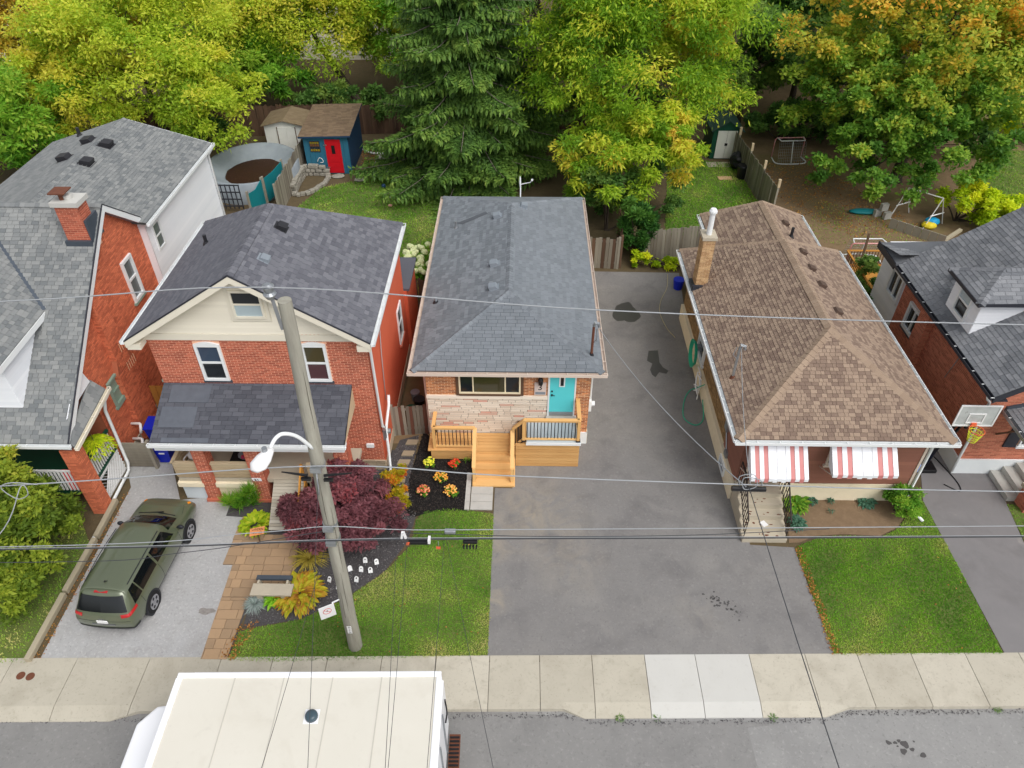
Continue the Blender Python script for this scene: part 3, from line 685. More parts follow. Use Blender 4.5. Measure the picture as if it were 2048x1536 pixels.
litter('fallen_leaves', 'leaves gathered along the timber kerb of the left driveway', [(-13.44, 10.37), (-13.14, 10.38), (-13.15, 16.42), (-13.35, 16.42)], 260, 4, L_DRY, .06, .015)
C_BLK = Leaf('mulch_chips', ((24, 22, 22), (36, 33, 32), (52, 48, 46), (70, 62, 56)), .0, .9); C_GRY = Leaf('gravel_chips', ((60, 58, 60), (84, 82, 84), (104, 102, 104), (132, 128, 126)), .0, .9)
litter('mulch_chips', 'loose black bark chips over the flower bed', [(-3.55, 19.51), (-3.81, 17.13), (-3.69, 15.56), (-2.79, 15.78), (-1.73, 15.8), (-1.62, 17.4), (-1.7, 18.1), (-3.1, 18.1)], 5000, 6, C_BLK, .06, .02)
litter('gravel_chips', 'loose grey chips around the red maple', [(-7.83, 11.48), (-7.96, 12.59), (-7, 13.07), (-6.97, 14.69), (-7.31, 17.31), (-6.08, 18.42), (-4.49, 18.56), (-3.71, 19.34), (-3.78, 17.13), (-3.39, 15.56), (-3.54, 14.49), (-4.09, 13.41), (-5.13, 12.42), (-6.31, 11.72)], 9000, 7, C_GRY, .05, .012)
litter('gutter_grit', 'dark grit along the foot of the kerb', [(-16, 8.68), (1.2, 9.14), (2, 8.95), (8, 9.1), (8.8, 9.32), (22, 9.6), (22, 9.5), (8.8, 9.2), (8, 8.98), (2, 8.83), (1.2, 9.02), (-16, 8.58)], 5200, 16, C_GRY, .05, -.1)
litter('fallen_leaves', 'few yellow leaves scattered on the front lawns', [(-7.99, 10.41), (-0.83, 10.67), (-0.87, 15.64), (-3.37, 15.4), (-5.1, 12.41), (-7.39, 11.45)], 70, 8, L_DRY, .06, .05)
litter('fallen_leaves', 'few dry leaves scattered on the right lawn', [(8.82, 14.39), (8.79, 10.91), (13.4, 10.98), (13.32, 15.86)], 40, 9, L_DRY, .06, .05)
litter('fallen_leaves', 'dead leaves at the lower end of the paver path', [(-8.22, 10.43), (-7.8, 10.43), (-7.45, 11.67), (-7.98, 11.51)], 160, 5, L_DRY, .07, .05)

# ---- paver path: each paver a piece
path = sheet('paver_path', [(-8.75, 10.43), (-8.01, 10.44), (-7.9, 12.64), (-6.93, 13.07), (-7.03, 14.81), (-7.93, 14.88), (-8.23, 14.47), (-8.83, 14.47), (-9, 15.47), (-9.05, 15.43), (-9.11, 13.57), (-8.81, 13.57)], .004, MATS['mulch_grey'], kind='structure')
for (q, zz, sd_) in ((((-8.75, 10.43), (-8.03, 10.44), (-7.99, 12.41), (-8.79, 12.4)), .032, 4), (((-8.79, 12.4), (-6.84, 12.43), (-6.87, 13.58), (-8.81, 13.55)), .033, 5), (((-9.12, 13.55), (-6.87, 13.58), (-7.01, 14.73), (-9.09, 14.7)), .034, 6), (((-9.09, 14.7), (-8.88, 14.7), (-8.95, 15.43), (-9.05, 15.43)), .032, 7)):
    lay(path, 'paver', MATS['paver'], (0, 0, .0), (1, 0, 0), (0, 1, 0), [(q[0][0], (q[0][1] + q[1][1]) / 2), (q[1][0], (q[0][1] + q[1][1]) / 2), (q[2][0], (q[2][1] + q[3][1]) / 2), (q[3][0], (q[2][1] + q[3][1]) / 2)], (.3, .45, .6), .31, .012, t0=zz, each=True, jit=.3, seed=sd_)

# ================================================================ central bungalow
ZU = Vector((0, 0, 1))
H3 = thing('bungalow_house', 'low brown brick bungalow with slate grey hip roof and turquoise front door', 'house', (-.45, 19.02, 0))
wall = MB().box(-3.22, 2.37, 19.045, 31.0, 0, 3.36).build('wall', MATS['mortar_tan'], H3)
# front: long stones below, brick above and right of the door
FX, FY = -3.22, 19.045
bricks(wall, 'brick_brown', (FX, FY, 0), (1, 0, 0), [(0, 2.27), (5.59, 2.27), (5.59, 3.34), (0, 3.34)], holes=[(1.05, 3.3, 2.2, 3.4), (4.14, 5.1, 0, 3.4)], n_ind=220, seed=3)
bricks(wall, 'brick_brown', (FX, FY, 0), (1, 0, 0), [(5.1, .55), (5.59, .55), (5.59, 2.26), (5.1, 2.26)], n_ind=80, seed=4)
def stonetone(r, x, y): return r.uniform(0, .6)
MB().box(-3.2, .92, 19.034, 19.046, .1, 2.12).build('mortar_bed', M('mortar_dark', (150, 138, 122), (134, 124, 110), bump=.2), wall)
lay(wall, 'stone', MATS['stone_face'], (FX, FY, 0), (1, 0, 0), (0, 0, 1), [(0, .12), (4.14, .12), (4.14, 2.12), (0, 2.12)], (.24, .36, .5, .66), .087, gap=.016, t0=.02, base=-.02, each=True, jit=.6, seed=5)
rg = random.Random(3); pink = 0
for o in [c for c in wall.children if c.name.startswith('stone')]:
    if rg.random() < .15: o.data = o.data; o.data.materials[0] = MATS['stone_pink']
MB().box(-3.24, .94, 18.985, 19.05, 2.12, 2.25).build('sill_course', MATS['stone_face'], wall)
MB().box(1.87, 2.39, 18.99, 19.05, 0, .55).build('foundation', MATS['paint_white_wall'], H3)
MB().box(2.34, 2.40, 19.0, 31, 0, .55).build('foundation', MATS['render_pale'], H3)
# picture window
wn = MB().box(-2.2, .08, 18.99, 19.05, 2.3, 3.33)
wn = MB(); wn.box(-2.2, -2.1, 18.98, 19.06, 2.28, 3.33).box(.0, .1, 18.98, 19.06, 2.28, 3.33).box(-2.1, .0, 18.96, 19.06, 2.28, 2.36)
ws = window(H3, (-2.1, 19.03, 2.36), (1, 0, 0), 2.1, .96, 'ivory_frame', split=(.23, .75), glass=('glass', 'glass_warm', 'glass'), fw=.055, proud=.05)
wn.build('surround', MATS['bronze_frame'], ws)
# door
dr = MB().box(.99, 1.83, 19.0, 19.04, 1.39, 3.33).build('door', MATS['turquoise'], H3, bevel=.006)
fr = MB().box(.93, .99, 18.985, 19.05, 1.34, 3.33).box(1.83, 1.88, 18.985, 19.05, 1.34, 3.33).build('door_frame', MATS['white_metal'], dr)
MB().box(1.30, 1.50, 18.985, 19.0, 2.7, 3.18).build('light_frame', MATS['white_metal'], dr)
MB().box(1.345, 1.455, 18.978, 18.985, 2.75, 3.13).build('pane', MATS['glass'], dr)
MB().box(1.0, 1.82, 18.985, 19.0, 1.4, 1.55).build('kick_plate', MATS['galvanised'], dr)
MB().tube([(1.07, 19.0, 2.34), (1.07, 18.94, 2.34)], .03, 10).tube([(1.07, 18.95, 2.34), (1.17, 18.94, 2.34)], .014, 8).build('handle', MATS['black_metal'], dr)
MB().tube([(1.07, 19.0, 2.5), (1.07, 18.97, 2.5)], .03, 10).build('deadbolt', MATS['black_metal'], dr)
MB().box(.9, 1.95, 18.82, 19.02, 1.3, 1.36).build('door_sill', MATS['concrete_grey'], H3)
# porch lamp and number plaque
lp = MB().box(.61, .73, 18.99, 19.03, 2.95, 3.2).tube([(.67, 19.0, 3.15), (.67, 18.9, 3.22), (.67, 18.87, 3.16)], .02, 8).tube([(.67, 18.87, 3.18), (.67, 18.87, 3.1), (.67, 18.87, 2.9), (.67, 18.87, 2.86)], [.04, .09, .075, .03], 10).build('porch_lamp', MATS['black_metal'], H3)
pq = MB().box(.47, .87, 18.985, 19.035, 2.32, 2.86).build('number_plaque', M('plaque', (226, 206, 198), (200, 186, 178), ns=7, na=.8, bump=.1), H3)
text(pq, '3', .34, (.66, 18.983, 2.66), (1, 0, 0), (0, 0, 1), MATS['ink'], name='number')
MB().box(.5, .84, 18.98, 18.986, 2.36, 2.47).build('plaque_foot', MATS['vent_grey'], pq)
# utility meter on the right corner
mt = MB().box(2.37, 2.5, 19.3, 19.6, 1.3, 1.75).tube([(2.43, 19.45, 1.55), (2.62, 19.45, 1.55)], .09, 12).build('electric_meter', MATS['white_metal'], H3)
MB().tube([(2.46, 19.45, 1.7), (2.46, 19.45, 3.3)], .03, 8).build('conduit', MATS['white_metal'], mt)
# roof
EZ, x0, x1, y0, y1, RX, RZ, ya, yb = 3.5, -3.62, 2.72, 18.8, 31.45, -.45, 4.7, 21.8, 28.4
A, B, C, D, E1, E2 = (x0, y0, EZ), (x1, y0, EZ), (x1, y1, EZ), (x0, y1, EZ), (RX, ya, RZ), (RX, yb, RZ)
rf = MB().add([A, B, C, D, E1, E2] + [(p[0], p[1], p[2] - .07) for p in (A, B, C, D)], [(0, 1, 4), (1, 2, 5, 4), (2, 3, 5), (3, 0, 4, 5), (0, 6, 7, 1), (1, 7, 8, 2), (2, 8, 9, 3), (3, 9, 6, 0), (9, 8, 7, 6)]).build('roof', MATS['under_slate'], H3)
ms = MATS['shingle_slate']
slope(rf, [A, B, E1], ms, n_ind=270, du=.33, seed=21, tones=(.05, .6))
slope(rf, [B, C, E2, E1], ms, seed=22, tones=(.2, .8), du=(.33,)); slope(rf, [D, A, E1, E2], ms, seed=23, tones=(-.2, 1.1), du=(.2, .33)); slope(rf, [C, D, E2], ms, seed=24)
caps(rf, E1, E2, ms); caps(rf, A, E1, ms, seed=2); caps(rf, B, E1, ms, seed=3); caps(rf, C, E2, ms, seed=4); caps(rf, D, E2, ms, seed=5)
MB().box(x0 + .02, x1 - .02, y0 + .02, y1 - .02, 3.34, 3.37).build('soffit', MATS['beige_metal'], H3)
fa = MB().box(x0, x1, y0 - .015, y0 + .015, 3.33, 3.47).box(x0 - .015, x0 + .015, y0 + .02, y1, 3.33, 3.47).box(x1 - .015, x1 + .015, y0 + .02, y1, 3.33, 3.47).build('fascia', MATS['bronze_frame'], H3)
gutter(H3, (x0 - .14, y0 - .02, 3.49), (x1 + .14, y0 - .02, 3.49), MATS['beige_metal'], (0, -1, 0), strap='beige_metal')
gutter(H3, (x0 - .02, y0 - .02, 3.49), (x0 - .02, y1, 3.49), MATS['beige_metal'], (-1, 0, 0), strap='beige_metal')
gutter(H3, (x1 + .02, y0 - .02, 3.49), (x1 + .02, y1, 3.49), MATS['beige_metal'], (1, 0, 0), strap='beige_metal')
Lup, Rup = (1, 0, .3785), (-1, 0, .3785)
for p in ((-1.01, 27.67, 4.49), (-1.01, 23.9, 4.49), (-0.99, 22.29, 4.5)): vent(rf, p, (0, 1, 0), Lup, 'vent_grey', .3, .17)
vent(rf, (0.02, 28.51, 4.52), (0, -1, 0), Rup, 'vent_grey', .3, .17)
pipe(rf, (-2.79, 27.91, 3.81), .3, .05, 'galvanised', collar='galvanised'); pipe(rf, (-3.14, 22.54, 3.68), .22, .06, 'vent_grey')
# dark wet run on the left slope below the ridge
q = [Vector(p) + Vector((-.0085, 0, .024)) for p in ((-2.76, 28.28, 3.83), (-1.54, 28.45, 4.29), (-1.44, 28.2, 4.32), (-2.52, 28.03, 3.92))]
MB().add(q, [(0, 3, 2, 1)]).build('damp_streak', M('damp', (84, 88, 94), (96, 100, 106), rough=.8, ns=6, na=.7, bump=0), rf)
p = Vector((2.37, 19.57, 3.63)); ms_ = pipe(rf, p, 1.25, .045, 'rust', name='service_mast')
MB().tube([p + Vector((0, 0, 1.2)), p + Vector((.03, -.02, 1.36)), p + Vector((.14, -.03, 1.33)), p + Vector((.17, -.03, 1.18))], .05, 8).tube([p + Vector((.1, -.02, 1.1)), p + Vector((.12, -.05, .7)), p + Vector((.05, -.03, .55))], .018, 6).build('weather_head', MATS['galvanised'], ms_)
sd_ = MB().tube([(-.1, 31.3, 3.5), (-.1, 31.5, 4.1)], .03, 8).tube([(-.1, 31.5, 4.1), (.35, 31.4, 4.25), (.42, 31.35, 4.4)], .02, 8)
sd_.ball((-.12, 31.55, 4.2), (.05, .2, .26), 12, 8).box(.38, .47, 31.3, 31.38, 4.36, 4.43).build('satellite_dish', MATS['white_metal'], H3)
MB().tube([(-3.55, 19.4, 3.4), (-3.3, 19.3, 3.15), (-3.28, 19.3, .15)], .04, 8).build('downspout', MATS['beige_metal'], H3)

# ---------------------------------------------------------------- new timber deck in front of it
DK = thing('timber_deck', 'new golden timber deck with steps and black balusters below the turquoise door', 'deck', (-.6, 18.2, 0))
dw, rw = MATS['deck_wood'], MATS['rail_wood']
PZ = .5
for i in range(6):      # lower platform boards, running along the wall
    y = 18.08 + i * .152
    o = MB().box(-3.22, .02, y, y + .138, PZ - .04, PZ).build('deck_board', dw, DK); o.color = (.3 + .4 * ((i * 37) % 10) / 10, 1, 1, 1)
for i in range(3):      # skirts left of the steps
    o = MB().box(-3.12, -1.64, 18.13, 18.16, .03 + i * .145, .16 + i * .145).build('skirt_board', dw, DK); o.color = (.2 + .25 * i, 1, 1, 1)
for i in range(3):
    o = MB().box(-3.13, -3.1, 18.17, 19.0, .03 + i * .145, .16 + i * .145).build('skirt_board', dw, DK); o.color = (.5, 1, 1, 1)
for i in range(4):      # stairs down to the drive
    z = PZ - (i + 1) * .125 + .0; y1_ = 18.08 - i * .3; y0_ = y1_ - .3
    if i < 3:
        for k in range(2):
            o = MB().box(-1.6, -.2, y0_ - .02 + k * .155, y0_ - .02 + k * .155 + .15, z - .035, z).build('tread', dw, DK); o.color = (.25 + .2 * ((i + k) % 3), 1, 1, 1)
    o = MB().box(-1.58, -.22, y1_ - .025, y1_ - .003, z, z + .085).build('riser', dw, DK); o.color = (.6, 1, 1, 1)
o = MB().box(-1.6, -.2, 16.84, 17.16, .02, .09).build('tread', dw, DK)
for s in (-1.62, -.2):  # stringers
    MB().prism([(s, 16.86, .02), (s, 18.08, .02), (s, 18.08, PZ - .05), (s, 17.2, .12)], (.035, 0, 0)).build('stringer', dw, DK)
UZ = 1.16               # upper landing at the door with board-clad box
for i in range(8):
    o = MB().box(-.15, 2.03, 17.84, 17.865, .02 + i * .138, .144 + i * .138).build('skirt_board', dw, DK); o.color = (.15 + .6 * ((i * 7) % 5) / 5, 1, 1, 1)
    o = MB().box(2.0, 2.025, 17.87, 19.0, .02 + i * .138, .144 + i * .138).build('skirt_board', dw, DK); o.color = (.4, 1, 1, 1)
MB().box(.22, 2.06, 17.8, 18.98, UZ - .03, UZ + .05).build('landing', M('landing_paint', (190, 200, 206), (176, 188, 196), rough=.6, bump=.05), DK)
MB().box(.2, 2.07, 17.77, 17.8, UZ - .05, UZ + .055).build('landing_edge', MATS['white_metal'], DK)
for i in range(4):      # side steps between platform and landing
    o = MB().box(-.36 + i * .15, -.2 + i * .15, 17.9, 18.98, PZ, PZ + .165 * (i + 1)).build('side_step', dw, DK); o.color = (.4, 1, 1, 1)
def rail(a, b, post_a=True, post_b=True, h=.95, bal=9, low=.12, drop=0):
    a, b = Vector(a), Vector(b); u_ = (b - a)
    o = MB().bar(a + ZU * h, b + ZU * h, .13, .04).build('top_rail', rw, DK); o.color = (.6, 1, 1, 1)
    MB().bar(a + ZU * (h - .06), b + ZU * (h - .06), .04, .08).build('rail', rw, DK)
    if low: MB().bar(a + ZU * low, b + ZU * low, .04, .08).build('rail', rw, DK)
    for k, (q, f) in enumerate(((a, post_a), (b, post_b))):
        if f: o = MB().box(q.x - .05, q.x + .05, q.y - .05, q.y + .05, q.z - drop, q.z + h - .02).build('post', rw, DK); o.color = (.4, 1, 1, 1)
    for i in range(bal):
        q = a + u_ * ((i + 1) / (bal + 1)); MB().tube([q + ZU * low, q + ZU * (h - .08)], .015, 6).build('baluster', MATS['black_metal'], DK)
MB().box(-3.1, 0, 18.17, 19.0, .02, PZ - .06).box(-.1, 1.98, 17.88, 19.0, .02, 1.1).build('joist_frame', M('joist_dark', (96, 70, 42), (80, 58, 36), bump=.1), DK)
rail((-2.98, 18.2, PZ), (-1.55, 18.2, PZ), bal=10, post_b=False, h=1.0)
rail((-2.98, 18.98, PZ), (-2.98, 18.2, PZ), post_b=False, post_a=False, bal=4, h=1.0)
rail((.12, 17.9, UZ + .02), (1.97, 17.9, UZ + .02), bal=15, h=1.0)
rail((1.97, 17.9, UZ + .02), (1.97, 18.98, UZ + .02), post_a=False, post_b=False, bal=7, h=1.0)
rail((-.26, 18.0, PZ + .2), (.12, 17.9, UZ + .02), post_a=False, post_b=False, bal=3, h=1.0)
for s, yy in ((-1.55, 18.2), (-.26, 18.1)):
    o = MB().bar((s, yy, PZ + 1.0), (s, 17.0, .78), .13, .04).build('top_rail', rw, DK); o.color = (.7, 1, 1, 1)
    MB().bar((s, yy, PZ + .93), (s, 17.0, .71), .04, .08).build('rail', rw, DK)
    MB().box(s - .05, s + .05, 16.98, 17.08, .05, .76).build('post', rw, DK)
    MB().box(s - .05, s + .05, yy - .06, yy + .04, PZ - .3, PZ + .97).build('post', rw, DK)
for q in ((.12, 17.9), (1.97, 17.9)):
    MB().box(q[0] - .075, q[0] + .075, q[1] - .075, q[1] + .075, UZ + .05, UZ + .1).build('post_bracket', MATS['black_metal'], DK)
# slabs and stone edging at the foot of the steps
WS = thing('garden_slabs', 'pale concrete stepping slabs at the foot of the timber steps', 'slabs', (-1.25, 16.4, 0))
for i in range(3): MB().box(-1.63, -.9, 16.86 - .34 * (i + 1), 16.86 - .34 * i - .012, 0, .035).build('slab', MATS['concrete_grey'], WS)
KE = thing('bed_edging', 'grey stone edging strip beside the black mulch bed', 'edging', (-1.72, 16.6, 0))
for i in range(5): MB().box(-1.82, -1.66, 15.82 + i * .33, 15.82 + i * .33 + .32, 0, .06).build('edging_stone', MATS['concrete_grey'], KE)
SE = thing('stepping_stones', 'row of tan stepping stones between the mulch bed and the red shrub', 'stones', (-4, 17.5, 0))
for i, p in enumerate(((-3.94, 18.93), (-4.02, 18.37), (-4.12, 17.93), (-4.11, 17.45), (-4.07, 17.11), (-3.97, 16.74), (-3.86, 16.39))):
    w = .2 if i < 3 else .13
    o = MB().obox((p[0] - w, p[1] - .12, 0), (2 * w, 0, 0), (.06 if i < 3 else 0, .24, 0), (0, 0, .06)).build('stone', MATS['paver_grey'], SE); o.color = (.5 + .08 * i, 1, 1, 1)

# ================================================================ two-storey red brick house
H2 = thing('brick_house', 'two-storey red brick house with cream gable and dark grey shingle roof', 'house', (-8, 17.64, 0))
FY = 17.66
wall = MB().box(-11.3, -4.66, FY, 24.3, .0, 5.62).build('wall', MATS['mortar_red'], H2)
W2 = [(1.36, 2.16, 4.0, 5.42), (4.62, 5.38, 4.0, 5.45)]
bricks(wall, 'brick_red', (-11.3, FY, 0), (1, 0, 0), [(0, .47), (6.64, .47), (6.64, 5.6), (0, 5.6)], holes=[(a - .02, b + .02, c - .0, d + .09) for a, b, c, d in W2] + [(.0, 1., 1.0, 2.6)], n_ind=300, seed=31)
for (a, b, c, d) in W2:
    window(H2, (-11.3 + a, FY, c), (1, 0, 0), b - a, d - c, 'white_metal', fw=.09, arch=True, proud=.06, glass=('glass', 'glass_blue') if a < 3 else ('glass_mauve', 'glass_warm'))
    m = MB()
    for k in range(9):
        t = -.5 + k / 8; x = -11.3 + (a + b) / 2 + t * (b - a + .12); z = d + .1 + .09 * math.cos(t * 3.0)
        m.obox((x - .035, FY - .014, z), (.06, 0, 0), (t * .12, 0, .2), (0, .02, 0))
    m.build('brick_arch', MATS['brick_red'], wall)
    MB().box(-11.3 + a - .05, -11.3 + b + .05, FY - .03, FY, c - .1, c).build('sill', MATS['flashing'], wall)
# painted side wall, rear part stepped in
MB().box(-4.66, -4.63, FY + .02, 24.3, .4, 5.6).build('side_wall', MATS['paint_orange'], H2)
MB().box(-7, -4.5, 24.3, 26.6, 0, 3.0).build('rear_wing', MATS['paint_orange'], H2)
MB().box(-7.2, -4.4, 24.32, 26.7, 3.0, 3.1).build('rear_wing_roof', MATS['shingle_dark'], H2)
MB().box(-4.74, -4.61, FY - .02, 24.3, 0, .4).build('foundation', MATS['stone_rough'], H2)
lay(wall, 'foundation_stone', MATS['stone_rough'], (-6.2, FY - .03, 0), (1, 0, 0), (0, 0, 1), [(0, 0), (1.55, 0), (1.55, .46), (0, .46)], (.3, .38, .46), .15, gap=.015, t0=.03, each=True, jit=.2, seed=9)
window(H2, (-4.63, 22.38, 1.82), (0, 1, 0), .85, 1.5, 'white_metal', sill='brick_red', fw=.07)
window(H2, (-11.31, 18.6, 3.9), (0, -1, 0), .8, 1.5, 'sage_paint', sill='sage_paint')
# gable
G0, GA = 5.6, 7.92
gx0, gx1, gxm = -11.62, -4.58, -8.1
gb = MB().prism([(gx0 + .3, FY, G0), (gx1 - .05, FY, G0), (gxm, FY, GA - .05)], (0, .15, 0)).build('gable', MATS['cream_trim'], H2)
sl_ = (GA - G0) / (gxm - gx0)
siding(gb, 'cream_siding', (gx0, FY, 0), (1, 0, 0), [(.35, G0 + .22), (6.7, G0 + .22), (3.52, GA - .15)], .105, holes=[(3.1, 4.28, 6.28, 7.5)])
MB().box(gx0 + .2, gx1 - .05, FY - .04, FY - .005, G0 - .02, G0 + .21).build('band_board', MATS['cream_trim'], gb)
MB().box(-8.52, -7.36, FY - .035, FY - .004, 6.3, 7.48).build('window_surround', MATS['cream_trim'], gb)
window(H2, (-8.4, FY - .03, 6.42), (1, 0, 0), .92, .96, 'cream_trim', fw=.07, glass=('glass_pale', 'glass'))
# roof: gable front, hipped back
EZ, ex0, ex1, RZ, yf, yr, yb = 5.8, -11.75, -4.45, 8.1, 17.25, 21.5, 24.6
A, B, C, D, E1, E2 = (ex0, yf, EZ), (ex1, yf, EZ), (ex1, yb, EZ), (ex0, yb, EZ), (gxm, yf, RZ), (gxm, yr, RZ)
dn_ = lambda p: (p[0], p[1], p[2] - .1)
rf = MB().add([A, B, C, D, E1, E2] + [dn_(p) for p in (A, B, C, D, E1, E2)], [(1, 2, 5, 4), (2, 3, 5), (3, 0, 4, 5), (7, 10, 11, 8), (9, 11, 10, 6), (8, 11, 9), (0, 6, 10, 4), (4, 10, 7, 1), (1, 7, 8, 2), (2, 8, 9, 3), (3, 9, 6, 0)]).build('roof', MATS['under_dark'], H2)
ms = MATS['shingle_dark']
slope(rf, [B, C, E2, E1], ms, n_ind=170, seed=32, du=(.22, .28), dv=.14); slope(rf, [D, A, E1, E2], ms, seed=33, tones=(.1, .7), du=(.22, .28), dv=.14); slope(rf, [C, D, E2], ms, seed=34)
caps(rf, E1, E2, ms, w=.3); caps(rf, C, E2, ms, seed=4); caps(rf, D, E2, ms, seed=5)
for sgn, e, ex in ((-1, A, ex0), (1, B, ex1)):   # rakes: dark drip edge over cream board, soffit behind
    MB().obox(Vector(e) + Vector((0, -.03, -.02)), Vector(E1) - Vector(e), (0, .03, 0), (0, 0, .05)).build('drip_edge', MATS['dark_trim'], rf)
    MB().obox(Vector(e) + Vector((0, -.022, -.24)), Vector(E1) - Vector(e), (0, .025, 0), (0, 0, .215)).build('rake_board', MATS['cream_trim'], rf)
    MB().obox(Vector(e) + Vector((0, 0, -.2)), Vector(E1) - Vector(e), (0, .42, 0), (0, 0, .03)).build('soffit', MATS['cream_trim'], rf)
    xs = (ex + (.02 if sgn < 0 else -.42), ex + (.42 if sgn < 0 else -.02))
    MB().box(xs[0], xs[1], yf + .0, yf + .4, EZ - .32, EZ - .12).build('eave_return', MATS['cream_trim'], rf)
gutter(H2, (ex1 + .01, yf - .02, EZ), (ex1 + .01, yb, EZ), MATS['white_metal'], (1, 0, 0), w=.13)
gutter(H2, (ex0 - .01, yf - .02, EZ), (ex0 - .01, yb, EZ), MATS['white_metal'], (-1, 0, 0), w=.13)
MB().box(ex0 + .1, ex1 - .1, FY, yb - .1, EZ - .24, EZ - .12).build('eave_soffit', MATS['white_metal'], H2)
vent(rf, (-7.54, 20.63, 7.75), (0, -1, 0), (-1, 0, .63), 'vent_black', .32, .16); vent(rf, (-7.56, 18.72, 7.76), (0, -1, 0), (-1, 0, .63), 'vent_grey', .28, .12)
pipe(rf, (-10.57, 21.7, 6.54), .32, .06, 'vent_black')
# porch
PX0, PX1, PY, PE, PT = -11.3, -5.34, 15.78, 3.05, 3.86
A, B, C, D = (PX0, PY, PE), (PX1, PY, PE), (PX1, FY - .01, PT), (PX0, FY - .01, PT)
pr = MB().prism([dn_(A), dn_(B), dn_(C), dn_(D)], (0, 0, .1)).build('porch_roof', MATS['under_dark'], H2)
slope(pr, [A, B, C, D], MATS['shingle_porch'], n_ind=130, du=(.3, .36), dv=.15, seed=35)
for (u0, u1, v0, v1) in ((.3, 1.55, 1.35, 1.95), (.15, 1.25, .5, 1.2), (.35, 1.8, .0, .16)):   # tar patches left
    n_ = Vector((0, -.81, 1.88)).normalized(); vv = Vector((0, 1.88, .81)).normalized(); O_ = Vector(A) + n_ * .022
    MB().obox(O_ + Vector((u0, 0, 0)) + vv * v0, (u1 - u0, 0, 0), vv * (v1 - v0), n_ * .006).build('roof_patch', M('tar_patch', (80, 84, 93), (98, 103, 112), rough=.6, ns=3, na=.8, bump=.1), pr)
gutter(H2, (PX0 - .05, PY - .01, PE), (PX1 + .05, PY - .01, PE), MATS['white_metal'], (0, -1, 0), w=.12)
MB().box(PX0 + .05, PX1 - .05, PY + .02, PY + .4, PE - .36, PE - .12).build('porch_beam', MATS['white_metal'], H2)
MB().box(PX0 + .05, PX1 - .05, PY + .4, FY, PE - .16, PE - .12).build('porch_ceiling', MATS['white_siding'], H2)
MB().prism([(PX1 - .03, PY + .05, PE - .1), (PX1 - .03, FY, PE - .1), (PX1 - .03, FY, PT - .12)], (.02, 0, 0)).build('porch_cheek', MATS['porch_wood'], H2)
MB().box(-11.15, -5.4, 16.2, FY, .85, 1.0).build('porch_floor', MATS['concrete'], H2)
MB().box(-11.15, -10.3, 16.22, 16.34, 0, .68).build('porch_wall', M('wall_paleblue', (206, 214, 218), (192, 200, 206), ns=2, na=.5, bump=.1, scale=1.15), H2)
MB().box(-9.98, -8.66, 16.22, 16.34, 0, .68).build('porch_wall', MATS['render_pale'], H2); MB().box(-6.9, -5.8, 16.22, 16.34, 0, .85).build('porch_wall', MATS['render_pale'], H2)
MB().box(-11.2, -10.34, 16.1, 16.32, .68, .86).build('ledge', MATS['render_pale'], H2); MB().box(-9.96, -8.68, 16.1, 16.32, .68, .86).build('ledge', MATS['render_pale'], H2)
for k, (a, b) in enumerate(((-10.37, -9.95), (-8.7, -8.24), (-5.86, -5.4))):
    pl = MB().box(a + .01, b - .01, 16.11, 16.5, 0, 2.72).build('porch_pillar', MATS['mortar_red'], H2)
    w = b - a
    bricks(pl, 'brick_red', (a, 16.11, 0), (1, 0, 0), [(0, 0), (w, 0), (w, 2.7), (0, 2.7)], n_ind=0, seed=40 + k)
    bricks(pl, 'brick_red', (b - .01, 16.1, 0), (0, 1, 0), [(0, 0), (.4, 0), (.4, 2.7), (0, 2.7)], seed=50 + k)
    MB().box(a - .05, b + .05, 16.05, 16.55, 0, .12).build('plinth', MATS['brick_red'], pl)
for (a, b) in ((-11.15, -10.38), (-9.94, -8.71), (-6.85, -5.88)):
    for i in range(4):
        o = MB().box(a, b, 16.2, 16.23, 1.06 + i * .155, 1.195 + i * .155).build('railing_board', MATS['porch_wood'], H2); o.color = (.2 + .2 * i, 1, 1, 1)
    MB().box(a, b, 16.16, 16.29, 1.69, 1.73).build('railing_cap', MATS['porch_wood'], H2)
for i in range(4): MB().box(-11.2, -11.17, 16.24, FY, 1.06 + i * .155, 1.195 + i * .155).build('railing_board', MATS['porch_wood'], H2)
MB().box(-11.24, -11.12, 16.2, FY, 1.69, 1.73).build('railing_cap', MATS['porch_wood'], H2)
MB().box(-9.3, -8.2, FY - .04, FY - .005, 1.02, 3.0).build('front_door', MATS['white_metal'], H2)
window(H2, (-10.9, FY, 1.6), (1, 0, 0), 1.2, 1.2, 'white_metal', split='v')
# plank ramp up to the porch
for i in range(15):
    t = i / 15.; y = 14.84 + t * 1.36; z = .12 + t * .87
    o = MB().obox((-8.02 + .0 * i, y, z - .03), (1.02, 0, 0), (0, .083, .054), (0, -.02, .035)).build('ramp_board', MATS['ramp_wood'], H2); o.color = (random.Random(i).random(), 1, 1, 1)
for s in (-8.0, -7.06): MB().prism([(s, 14.9, .0), (s, 16.2, .0), (s, 16.2, .92), (s, 14.9, .1)], (.04, 0, 0)).build('ramp_stringer', MATS['ramp_wood'], H2)
MB().bar((-7.0, 15.2, .3), (-7.0, 16.2, 1.0), .04, .1).bar((-7.0, 15.25, .0), (-7.0, 15.25, .95), .08).bar((-7.0, 16.15, .0), (-7.0, 16.15, 1.75), .08).bar((-7.0, 15.25, .95), (-7.0, 16.15, 1.72), .05, .1).build('ramp_rail', MATS['fence_gold'], H2)
